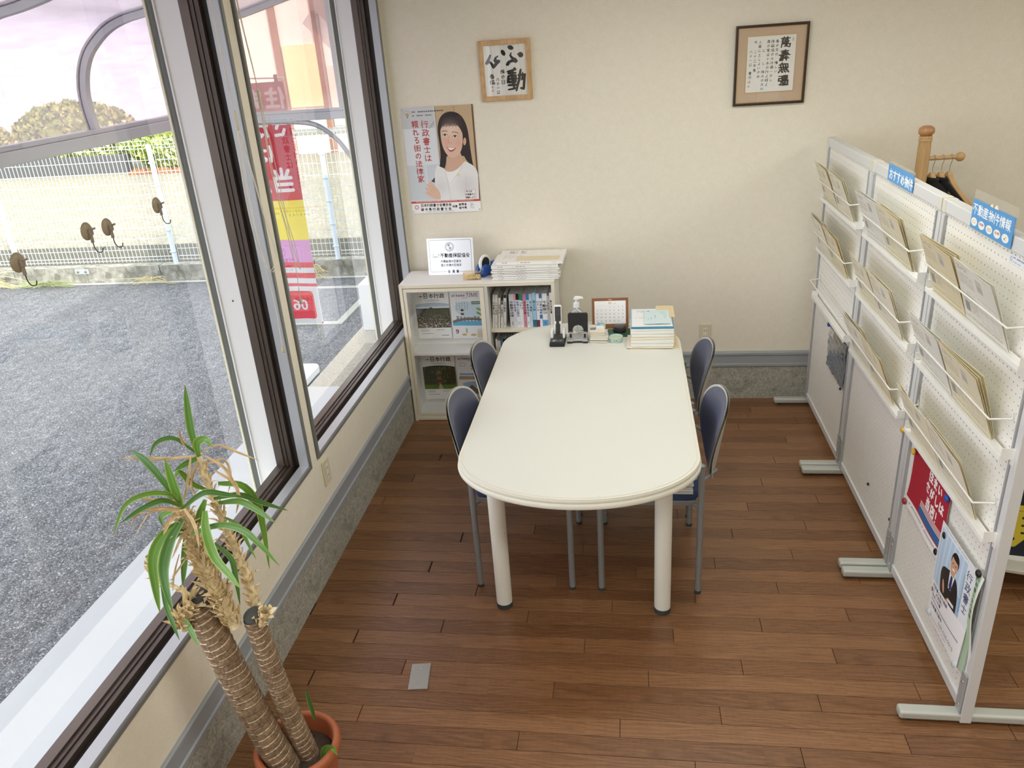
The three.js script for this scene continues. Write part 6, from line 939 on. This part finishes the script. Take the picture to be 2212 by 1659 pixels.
  const shoot = (pts, r0, r1, n, flake, label) => {
    const v = pts.map((q) => V(q[0] - 0.345, q[1], q[2] - 2.98)), c = new THREE.CatmullRomCurve3(v), list = [], g = new THREE.TubeGeometry(c, 40, 1, 10, false), q = g.attributes.position, uv = g.attributes.uv;
    for (let i = 0; i < q.count; i++) { const t = uv.getX(i), cc = c.getPointAt(Math.min(1, t)), k = r0 + (r1 - r0) * t; q.setXYZ(i, cc.x + (q.getX(i) - cc.x) * k, cc.y + (q.getY(i) - cc.y) * k, cc.z + (q.getZ(i) - cc.z) * k); }
    g.computeVertexNormals(); list.push(g);
    for (let i = 0; i < n; i++) {
      const t = 0.03 + 0.93 * i / n, cc = c.getPointAt(t), d = c.getTangentAt(t), a = i * 2.4, r = r0 + (r1 - r0) * t, o = V(Math.cos(a), 0, Math.sin(a)); o.addScaledVector(d, -o.dot(d)).normalize();
      const s = flake * rnd(0.7, 1.5), out = rnd(0.1, 0.9), b = cc.clone().addScaledVector(o, r * 0.8), m = b.clone().addScaledVector(d, s * 0.6).addScaledVector(o, s * 0.25), e = m.clone().addScaledVector(d, s * rnd(-0.1, 0.6)).addScaledVector(o, s * out);
      list.push(blade([b, m, e], r * 0.85 * rnd(0.6, 1.15), rnd(0.3, 0.9), o, 5));
    }
    return part(p, 'shoot', list, strawM, label);
  };
  shoot([[0.3, 0.71, 2.95], [0.287, 0.816, 2.93], [0.272, 0.918, 2.93], [0.254, 1.027, 2.93], [0.24, 1.141, 2.93], [0.235, 1.213, 2.93]], 0.012, 0.007, 90, 0.022, 'tall straw-coloured shoot');
  shoot([[0.262, 0.72, 3.0], [0.24, 0.793, 3.0], [0.228, 0.868, 3.0], [0.207, 0.946, 3.0], [0.205, 1.047, 3.0], [0.2, 1.101, 3.0]], 0.017, 0.009, 170, 0.03, 'flaky straw-coloured shoot');
  shoot([[0.135, 0.74, 3.04], [0.15, 0.79, 3.035], [0.185, 0.83, 3.03]], 0.014, 0.013, 40, 0.03, 'short dry stub');
  shoot([[0.06, 0.86, 3.0], [0.061, 0.9, 3.0], [0.064, 0.947, 3.0]], 0.007, 0.009, 12, 0.02, 'small dried shoot'); shoot([[0.17, 0.82, 3.01], [0.11, 0.85, 3.0], [0.062, 0.865, 3.0]], 0.006, 0.006, 8, 0.012, 'dried side twig');
  shoot([[0.325, 0.72, 2.99], [0.34, 0.745, 2.985], [0.35, 0.77, 2.99]], 0.012, 0.012, 14, 0.02, 'short dry side stub');
  const leafTex = (k) => dataTex(64, 256, (u, v) => { const e = Math.abs(u - 0.5) * 2, s = (noise(N64, 64, u * 24, v * 3) - 0.5) * 18, tip = v > 0.965 ? -30 : 0, m = e > 0.8 ? 40 : e < 0.1 ? 16 : 0; return [96 + k + s + m * 1.4 - tip * 1.2, 142 + k + s + m + tip, 62 + s * 0.6 + m * 0.7 + tip]; });
  const greens = [0, 14, -14].map((k) => phy('#ffffff', 0.38, { map: leafTex(k), side: THREE.DoubleSide })), dryT = dataTex(64, 256, (u, v) => { const n = (noise(N64, 64, u * 30, v * 5) - 0.5) * 70 + (noise(N16, 16, u * 3, v * 9) - 0.5) * 40; return [226 + n, 196 + n * 0.92, 150 + n * 0.78]; }), dryM = std('#ffffff', 0.85, { map: dryT, side: THREE.DoubleSide });
  const pts3 = (a) => { const o = []; for (let i = 1; i < a.length; i += 3) o.push(V(a[i], a[i + 1], a[i + 2])); return o; };
  greenLeaves.forEach((a, i) => part(p, 'leaf', blade(pts3(a), a[0] * 0.64, 0.34, V(0.25, 0.15, 1).normalize(), 18), greens[i % 3], 'green strap leaf'));
  dryLeaves.forEach((a, i) => part(p, 'dry_leaf', blade(pts3(a), a[0] * 0.58, i % 2 ? 1.1 : -0.9, V(Math.sin(i), Math.cos(i * 2) * 0.4, 1).normalize(), 14), dryM, 'curled dry tan leaf'));
  part(p, 'leaf', blade([V(0.07, 0.2, 0.0), V(0.09, 0.26, 0.01), V(0.12, 0.285, 0.02), V(0.135, 0.262, 0.03)], 0.012, 0.3, V(0, 0, 1)), greens[1], 'young leaf at the pot rim'); part(p, 'leaf', blade([V(0.04, 0.3, -0.06), V(0.03, 0.36, -0.07), V(0.02, 0.4, -0.08)], 0.008, 0.3, V(0, 0, 1)), greens[2]);
  part(p, 'root', tube([[0.02, 0.205, 0.04], [0.05, 0.215, 0.055], [0.08, 0.207, 0.05]], 0.002, 12, 6), std('#b9a78a', 0.9));
}
// ---------- blind cords at the window pillar ----------
function blind(label, z, cords, eq, tassel, rail) {
  const b = thing('window_blind', label, 'blind', [0.03, 2.5, z]), cordM = std('#e9e2cf', 0.8);
  part(b, 'headrail', rb(-0.028, 0.0, rail[0], 0.02, 0.05, rail[1], 0.004), phy('#d8d0bd', 0.4), 'beige headrail');
  for (const c of cords) part(b, 'cord', tube(c.map(([y, dz, dx = 0]) => [dx, y - 2.5, dz]), 0.0013, 60, 5), cordM, 'thin cord');
  part(b, 'cord_equaliser', rb(-0.005, eq[0] - 2.5 - 0.032, eq[1] - 0.006, 0.005, eq[0] - 2.5 + 0.032, eq[1] + 0.006, 0.003), phy('#d9d2bd', 0.4), 'beige cord connector');
  if (tassel) part(b, 'tassel', lathe([[0, 0.014], [0.003, 0.014], [0.006, -0.004], [0.007, -0.014], [0, -0.016]], 14).translate(0, tassel[0] - 2.5, tassel[1]), phy('#cbbf9f', 0.5), 'small cord tassel');
}
blind('blind of the large window with looped pale cords on the pillar', 1.94, [[[2.5, 0.02], [2.3, 0.018], [2.02, 0.012], [1.95, 0.008]], [[2.5, 0.03], [2.3, 0.026], [2.02, 0.014], [1.95, 0.008]], [[1.95, 0.006], [1.7, 0.03], [1.5, 0.01], [1.42, -0.03], [1.45, -0.09], [1.6, -0.07], [1.95, 0.004]], [[1.95, 0.006], [1.75, 0.05], [1.5, 0.03], [1.41, -0.04], [1.44, -0.1], [1.62, -0.06], [1.95, 0.006]], [[1.95, 0.006], [1.6, 0.02], [1.3, -0.01], [1.15, -0.005], [1.1, -0.002]]], [1.95, 0.007], [1.12, -0.003], [-0.14, 1.6]);
blind('blind of the narrower window with thin hanging cords', 1.5, [[[2.5, 0.27], [2.3, 0.268], [2.08, 0.24], [2.04, 0.238]], [[2.5, 0.275], [2.3, 0.275], [2.08, 0.243], [2.04, 0.238]], [[2.04, 0.238], [1.7, 0.2], [1.4, 0.19], [1.25, 0.2]], [[2.04, 0.238], [1.7, 0.23], [1.45, 0.16], [1.35, 0.15], [1.45, 0.18], [1.7, 0.245], [2.04, 0.24]], [[2.04, 0.238], [1.75, 0.25], [1.5, 0.21], [1.4, 0.2]]], [2.0, 0.236], [1.236, 0.2], [-1.46, 0.29]);
// suction hooks on the large pane
{
  const proto = (label, pos) => {
    const h = thing('suction_hook', label, 'hook', pos, undefined, Math.PI / 2);
    part(h, 'cup', lathe([[0, 0.009], [0.012, 0.009], [0.022, 0.005], [0.0265, 0.0005], [0.0265, 0], [0, 0]], 28).rotateX(Math.PI / 2), phy('#a99a80', 0.35), 'beige suction cup');
    part(h, 'lever', [rb(-0.007, -0.012, 0.008, 0.007, 0.008, 0.018, 0.003), rb(-0.006, -0.034, 0.008, 0.006, -0.01, 0.013, 0.002), rod([0, 0.004, 0.014], [0.002, 0.008, 0.028], 0.003)], phy('#9c8d7c', 0.4), 'beige lever');
    part(h, 'wire_hook', tube([[0, -0.032, 0.011], [0, -0.05, 0.012], [0, -0.062, 0.02], [0, -0.06, 0.034], [0, -0.05, 0.038]], 0.0016, 24, 8), phy('#4a4643', 0.35, { metalness: 0.6 }), 'dark wire hook'); return h;
  };
  const x = -0.2358, a = proto('beige suction hook on the window pane closest to the pillar', [x, 1.707, 2.101]);
  copy(a, [x, 1.698, 2.384], 'beige suction hook, the pillar-side one of the close pair on the pane'); copy(a, [x, 1.707, 2.48], 'beige suction hook, the plant-side one of the close pair on the pane'); copy(a, [x, 1.694, 2.774], 'beige suction hook on the pane farthest from the pillar');
}
// ---------- outdoors ----------
const GY = -0.2;
const asphaltMap = dataTex(512, 512, (u, v) => { const a = noise(N128, 128, u * 128, v * 128), b = noise(N64, 64, u * 64, v * 64), c = noise(N16, 16, u * 16, v * 16), d = noise(N8, 8, u * 8, v * 8), s = a > 0.78 ? 62 : a < 0.3 ? -34 : 0, k = 94 + s + (b - 0.5) * 40 + (c - 0.5) * 16 + (d - 0.5) * 18; return [k, k + 2, k + 5]; });
const asphaltM = std('#ffffff', 0.85, { map: rep(asphaltMap, 1.6), bumpMap: rep(asphaltMap, 1.6), bumpScale: 0.006 });
structure('asphalt_yard', meters(bx(-16, GY - 0.2, -3.72, -0.4, GY, 12)), asphaltM, 'grey asphalt parking area outside the window', 'ground');
structure('asphalt_yard_001', meters(bx(-0.4, GY - 0.2, -3.72, RX + 8, GY, -T - 0.02)), asphaltM, 'grey asphalt strip behind the building', 'ground');
const gravelMap = dataTex(512, 512, (u, v) => { const a = noise(N128, 128, u * 128, v * 128), b = noise(N64, 64, u * 64, v * 64), c = noise(N16, 16, u * 16, v * 16), k = 138 + (a - 0.5) * 50 + (b - 0.5) * 22 + (c - 0.5) * 20; return [k, k - 4, k - 22]; });
structure('gravel_lot', meters(bx(-22, GY - 0.2, -26, 16, -0.05, -5.0)), std('#ffffff', 0.95, { map: rep(gravelMap, 0.8) }), 'pale sandy gravel lot beyond the fence', 'ground');
structure('soil_strip', meters(bx(-22, GY - 0.2, -5.0, 16, -0.052, -3.86)), std('#ffffff', 0.95, { map: rep(gravelMap, 1.1), color: new THREE.Color('#8d9088') }), 'grey weedy ground strip along the fence', 'ground');
{
  const kerbMap = dataTex(256, 256, (u, v) => { const a = noise(N128, 128, u * 128, v * 128), c = noise(N16, 16, u * 16, v * 16), m = noise(N8, 8, u * 8, v * 8) > 0.6 ? -22 : 0, k = 142 + (a - 0.5) * 40 + (c - 0.5) * 40 + m; return [k, k, k - 10]; }), km = std('#ffffff', 0.9, { map: rep(kerbMap, 1.5) });
  const k = thing('kerb', 'weathered concrete kerb under the mesh fence', 'kerb', [0, GY, -3.79]);
  for (let i = 0; i < 13; i++) part(k, 'kerb_block', meters(rb(-8.82 + i * 0.95, 0, -0.07, -7.88 + i * 0.95, 0.2, 0.07, 0.006)), km);
  part(k, 'drain_edge', meters(rb(-9, 0, 0.08, 3, 0.012, 0.12, 0.004)), std('#b5b6b2', 0.8), 'pale edging strip'); part(k, 'joint_plate', rb(-5.16, 0.12, 0.07, -4.98, 0.18, 0.076, 0.002), phy('#b9c4c8', 0.4, { metalness: 0.5 }), 'bolted metal plate');
  for (const x of [-5.12, -5.02]) part(k, 'bolt', new THREE.SphereGeometry(0.016, 10, 8).translate(x, 0.15, 0.076), std('#6b675f', 0.6));
}
{ // welded mesh fence: one panel per span
  const wm = phy('#c3c8ca', 0.45), xs = [-9.8, -7.85, -5.9, -3.87, -1.9, 0.1, 2.1], names = ['far end of the yard', 'left of the sunlit kerb', 'behind the suction hooks', 'beside the hedge', 'behind the red banner', 'behind the building'];
  for (let i = 0; i < xs.length - 1; i++) {
    const f = thing('mesh_fence_panel', 'white welded mesh fence panel ' + names[i], 'fence', [xs[i], 0, -3.79], 'mesh fence panels'), L = xs[i + 1] - xs[i], list = [];
    for (let x = 0.035; x < L - 0.03; x += 0.05) list.push(bx(x - 0.0025, 0.03, -0.0025, x + 0.0025, 1.36, 0.0025), (() => { const b = bx(-0.0025, 0, -0.0025, 0.0025, 0.07, 0.0025); return b.rotateX(0.7).translate(x, 1.36, 0.0); })());
    for (let k = 0; k <= 10; k++) list.push(bx(0.033, 0.045 + k * 0.125, -0.006, L - 0.034, 0.051 + k * 0.125, 0));
    for (const y of [0.085, 1.33, 1.375]) list.push(bx(0.033, y, -0.006, L - 0.034, y + 0.005, 0.01));
    const w = part(f, 'wire_mesh', list, wm, 'white steel mesh'); w.userData.kind = 'stuff';
    part(f, 'post', [cyl(0.028, 0.028, 1.32, 0, 0, 0.03, 16), new THREE.SphereGeometry(0.028, 14, 8).translate(0, 1.32, 0.03)], phy('#cfdbe4', 0.45), 'pale blue-grey post');
    for (let k = 0; k < 5; k++) part(f, 'post_clip', rb(-0.032, 0.14 + k * 0.25, 0.025, 0.032, 0.155 + k * 0.25, 0.062, 0.002), phy('#bfcdd6', 0.4));
  }
}
// terrace roof of curved translucent sheet on aluminium ribs
{
  const t = thing('terrace_roof', 'aluminium terrace roof with curved translucent sheets outside the window', 'terrace roof', [0, 0, 0]);
  const prof = [[-1.53, 1.835], [-1.537, 1.93], [-1.532, 2.03], [-1.503, 2.13], [-1.456, 2.21], [-1.388, 2.274], [-1.3, 2.331], [-1.196, 2.367], [-1.06, 2.392], [-0.82, 2.45], [-0.5, 2.53], [-0.27, 2.6]];
  const curve = new THREE.CatmullRomCurve3(prof.map(([x, y]) => V(x, y, 0))), pts = curve.getPoints(60), nrm = (i) => { const a = pts[Math.max(0, i - 1)], b = pts[Math.min(60, i + 1)], d = b.clone().sub(a).normalize(); return V(-d.y, d.x, 0); };
  const strip = (z0, z1, o0, o1) => { const s = new THREE.Shape(); pts.forEach((q, i) => { const n = nrm(i); i ? s.lineTo(q.x + n.x * o1, q.y + n.y * o1) : s.moveTo(q.x + n.x * o1, q.y + n.y * o1); }); for (let i = 60; i >= 0; i--) { const n = nrm(i); s.lineTo(pts[i].x + n.x * o0, pts[i].y + n.y * o0); } return extrude(s, z1 - z0, 0).translate(0, 0, z0); };
  const ribs = [-0.6, 0.45, 1.38, 2.31, 3.24, 4.17], polyMap = dataTex(256, 256, (u, v) => { const n = (noise(N64, 64, u * 60, v * 12) - 0.5) * 16 + (noise(N16, 16, u * 10, v * 6) - 0.5) * 14; return [230 + n * 0.5, 221 + n * 0.5, 228 + n * 0.5]; });
  const pm = phy('#ffffff', 0.28, { map: polyMap, transmission: 0.82, thickness: 0, ior: 1.5 });
  for (let i = 0; i < ribs.length - 1; i++) part(t, 'roof_sheet', strip(ribs[i] + 0.004, ribs[i + 1] - 0.004, 0.012, 0.015), pm, 'curved translucent polycarbonate sheet');
  for (const z of ribs) { const r = part(t, 'rib', [strip(z - 0.02, z + 0.02, -0.022, 0.01)], aluM, 'curved aluminium rib'); part(r, 'rib_cap', strip(z - 0.024, z + 0.024, 0.016, 0.026), greyAluM); }
  part(t, 'front_beam', [rb(-1.575, 1.752, -0.66, -1.49, 1.815, 4.25, 0.004), rb(-1.56, 1.815, -0.66, -1.505, 1.84, 4.25, 0.004)], aluM, 'aluminium gutter beam'); part(t, 'wall_rail', rb(-0.3, 2.57, -0.66, WO - 0.002, 2.64, 4.25, 0.004), aluM);
  for (const z of [4.05]) part(t, 'post', rb(-1.56, GY, z - 0.03, -1.5, 1.76, z + 0.03, 0.004), aluM, 'aluminium post');
  // end frame with a flat translucent pane above a cross beam and a curved brace
  part(t, 'cross_beam', [rb(-1.53, 1.737, -0.635, -0.43, 1.787, -0.6, 0.003), rb(-1.53, 1.787, -0.63, -0.49, 1.806, -0.605, 0.002)], aluM, 'aluminium cross beam');
  part(t, 'side_post', rb(-0.51, 1.787, -0.64, -0.43, 2.53, -0.6, 0.003), aluM); part(t, 'wall_bracket', [rb(-0.43, 1.74, -0.63, WO - 0.002, 1.785, -0.6, 0.002), rb(-0.3, 0.95, -0.64, WO - 0.002, 2.6, -0.4, 0.002)], aluM);
  part(t, 'brace', tube([[-1.1, 1.742, -0.618], [-0.86, 1.735, -0.618], [-0.69, 1.705, -0.618], [-0.57, 1.62, -0.618], [-0.46, 1.46, -0.618], [-0.34, 1.3, -0.618], [-0.28, 1.1, -0.618]], 0.017, 40, 10), aluM, 'curved aluminium brace');
  const s = new THREE.Shape(); pts.forEach((q, i) => (i ? s.lineTo(q.x, q.y - 0.02) : s.moveTo(q.x + 0.02, q.y))); s.lineTo(-0.47, 1.8); s.lineTo(-1.51, 1.8); part(t, 'end_pane', extrude(s, 0.003, 0).translate(0, 0, -0.62), phy('#f2e3e2', 0.1, { transmission: 0.84, thickness: 0 }), 'hazy flat end pane');
}
// red and yellow advertising banner on a pole, seen from behind
{
  const tex = canvasTex(256, 1024, (g) => {
    g.fillStyle = '#c9354a'; g.fillRect(0, 0, 256, 470); g.fillStyle = '#efe04a'; g.fillRect(0, 470, 256, 190); g.fillStyle = '#d79ad0'; g.fillRect(0, 640, 256, 180); for (let i = 0; i < 6; i++) { g.fillStyle = i % 2 ? '#d9dade' : '#d9404c'; g.fillRect(0, 740 + i * 24, 256, 24); } g.fillStyle = '#d9dade'; g.fillRect(0, 850, 256, 174); g.fillStyle = '#dd4250'; g.beginPath(); g.roundRect(26, 872, 204, 130, 16); g.fill();
    textH(g, '住まい', 10, 26, 72, 10, 13, '#f4f1f0'); textH(g, 'さがし', 10, 140, 72, 10, 13, '#f4f1f0'); textH(g, 'は', 92, 240, 72, 10, 13, '#f4f1f0'); textH(g, '当店', 24, 340, 92, 16, 15, '#e9e6e5'); g.fillStyle = '#d9dade'; g.font = 'bold 64px sans-serif'; g.fillText('06', 60, 960); g.fillStyle = '#c9354a'; g.fillRect(0, 1016, 8, 8);
  });
  const b = thing('advertising_banner', 'red and yellow advertising banner on a pole outside the narrower window', 'banner', [-1.4, GY, -0.82]);
  // the cloth shows its print mirrored on this side
  const cloth = sheet(0.44, 1.72, 0.001, { region: [1, 0, 0, 1], nx: 8, ny: 24, bend: (x, y) => 0.012 * Math.sin(x * 14 + y * 3) }).translate(0.225, 1.32, 0);
  part(b, 'cloth', cloth, phy('#ffffff', 0.8, { map: tex, transmission: 0.25, thickness: 0 }), 'printed banner cloth');
  part(b, 'pole', [rod([0, 0.05, 0], [0, 2.24, 0], 0.011, 12), rod([-0.02, 2.22, 0], [0.46, 2.2, 0], 0.006, 10)], phy('#e6e6e3', 0.4), 'white pole with top arm');
  for (const x of [0.06, 0.4]) part(b, 'tie_loop', rb(x - 0.012, 2.16, -0.008, x + 0.012, 2.225, 0.008, 0.003), std('#8d4a55', 0.8)); for (let i = 0; i < 3; i++) part(b, 'tie_loop', rb(-0.014, 0.7 + i * 0.5, -0.013, 0.02, 0.74 + i * 0.5, 0.013, 0.003), std('#8d4a55', 0.8));
  const k = part(b, 'base', [rb(-0.13, 0, -0.12, 0.3, 0.09, 0.34, 0.03, 4), cyl(0.035, 0.028, 0.06, 0, 0.08, 0, 20)], phy('#eef0ef', 0.5), 'white plastic water-filled base');
}
single('utility_box', 'white metal utility box outside at the end of the narrower window', 'utility box', meters(rb(-0.42, 0.419, -0.95, WO - 0.005, 0.735, -0.2, 0.004)), phy('#e3e7e9', 0.5));
{ // manhole-like patch
  const m = thing('access_cover', 'square concrete-rimmed access cover set in the asphalt', 'access cover', [-1.72, GY, -2.7]); part(m, 'rim', meters(join([bx(-0.4, 0.0, -0.62, 0.4, 0.012, -0.54), bx(-0.4, 0, 0.54, 0.4, 0.012, 0.62), bx(-0.4, 0, -0.54, -0.33, 0.012, 0.54), bx(0.33, 0, -0.54, 0.4, 0.012, 0.54)])), std('#9c9c94', 0.9)); part(m, 'lid', meters(bx(-0.325, 0, -0.535, 0.325, 0.009, 0.535)), asphaltM);
}
// dry weeds along the kerb
{
  const wm = std('#c4b88c', 0.9, { side: THREE.DoubleSide }), gm = std('#8f9a68', 0.9, { side: THREE.DoubleSide });
  const weed = (label, x, n, h, m, sp) => { const list = []; for (let i = 0; i < n; i++) { const a = rnd(6.28), r = rnd(sp), l = h * rnd(0.5, 1.1); list.push(blade([V(rnd(-sp, sp), 0, rnd(-0.03, 0.03)), V(Math.cos(a) * r * 0.5, l * 0.7, Math.abs(Math.sin(a)) * 0.06), V(Math.cos(a) * r * 1.6, l * rnd(0.3, 1), 0.05 + Math.abs(Math.sin(a)) * 0.12)], 0.006, 0.2, V(0, 0, 1), 6)); } const o = single('weed_tuft', label, 'weeds', list, m, [x, GY + 0.012, -3.6]); return o; };
  weed('dry straw weeds at the kerb beside the red banner', -2.15, 26, 0.24, wm, 0.2); weed('dry straw weeds at the sunlit end of the kerb', -6.3, 40, 0.26, wm, 0.5); weed('low green weeds at the sunlit end of the kerb', -5.5, 40, 0.1, gm, 0.4); weed('sparse dry weeds by the bolted kerb plate', -4.1, 12, 0.14, wm, 0.4);
}
// hedge bushes, low wall and house beyond the lot
{
  const leafG = new THREE.PlaneGeometry(0.11, 0.07), q = new THREE.Matrix4(), cols = ['#c9d07a', '#a9b85c', '#8aa04c', '#e0dc93', '#6f8a3e'].map((c) => new THREE.Color(c));
  const bush = (label, cx, cz, rx, ry, rz, n) => {
    const b = thing('hedge_bush', label, 'bush', [cx, -0.05, cz]), core = new THREE.IcosahedronGeometry(1, 4), p = core.attributes.position; for (let i = 0; i < p.count; i++) { const k = 0.82 + 0.2 * noise(N64, 64, p.getX(i) * 5 + 20, p.getY(i) * 5 + p.getZ(i) * 4 + 20); p.setXYZ(i, p.getX(i) * k * rx, Math.max(0, ry * 0.95 + p.getY(i) * k * ry), p.getZ(i) * k * rz); } core.computeVertexNormals();
    part(b, 'dense_core', core, std('#98a658', 0.95));
    const im = new THREE.InstancedMesh(leafG, std('#ffffff', 0.8, { side: THREE.DoubleSide }), n); im.name = 'leaves'; im.userData.kind = 'stuff';
    for (let i = 0; i < n; i++) { const a = rnd(6.283), u = rnd(-0.9, 1), s = Math.sqrt(1 - u * u), r = rnd(0.88, 1.05); q.makeRotationFromEuler(new THREE.Euler(rnd(6), rnd(6), rnd(6))); q.setPosition(Math.cos(a) * s * rx * r, Math.max(0.02, ry * 0.95 + u * ry * r), Math.sin(a) * s * rz * r); im.setMatrixAt(i, q); im.setColorAt(i, cols[Math.floor(rnd(5))]); }
    b.add(im);
  };
  bush('yellow-green hedge bush beside the low dark wall across the lot', -8.8, -12.6, 0.95, 0.56, 0.6, 2600); bush('broad yellow-green hedge bush at the edge of the lot', -11.5, -13.2, 1.5, 0.78, 0.8, 3600); bush('yellow-green hedge bush farthest along the lot', -15.1, -13.4, 1.6, 0.7, 0.8, 3000);
  const ground = thing('groundcover', 'strip of rust-coloured low plants in front of the hedge', 'plants', [-8.6, -0.05, -11.9]); const gl = []; for (let i = 0; i < 160; i++) gl.push(blade([V(rnd(-0.9, 0.9), 0, rnd(-0.1, 0.1)), V(rnd(-0.9, 0.9), 0.12, 0.06)].map((v, k, a) => (k ? V(a[0].x + rnd(-0.05, 0.05), rnd(0.05, 0.14), a[0].z + 0.05) : v)), 0.03, 0.2, V(0, 0, 1), 3)); const gs = part(ground, 'leaves', gl, std('#c08a5e', 0.9, { side: THREE.DoubleSide })); gs.userData.kind = 'stuff';
  single('low_wall', 'low dark grey block wall across the lot', 'wall', meters(bx(-13.4, -0.05, -12.4, -9.75, 0.34, -12.2)), std('#4d5052', 0.9));
  const h = thing('timber_house', 'pale plastered house with brown timber posts beyond the lot', 'house', [-5.4, -0.05, -14]);
  part(h, 'wall', meters(bx(-2.2, 0, -3, 5, 4.2, 0)), std('#f1e9df', 0.9)); for (const x of [-1.12, -0.12, 1.0, 2.2]) part(h, 'timber_post', bx(x - 0.08, 0, 0, x + 0.08, 4.1, 0.06), std('#94715f', 0.8), 'brown timber post'); part(h, 'sill_beam', bx(-2.2, 0.45, 0, 5, 0.56, 0.07), std('#8b8f88', 0.8));
  part(h, 'shutter', bx(-1.0, 1.05, 0.0, -0.18, 2.38, 0.05), std('#ece6b0', 0.8), 'yellow panel'); part(h, 'shutter', bx(-0.02, 0.6, 0.0, 0.9, 1.9, 0.04), std('#cfd2bf', 0.8)); part(h, 'eave', [bx(-2.6, 4.1, -3.4, 5.4, 4.25, 0.5)], std('#6b5a4e', 0.8)); const e = part(h, 'gable_board', bx(-0.1, 0, -0.02, 1.6, 0.9, 0.3), std('#7c685c', 0.8)); e.position.set(0.0, 3.05, 0.1); e.rotation.z = -0.78;
}
renderer.render(scene, camera);
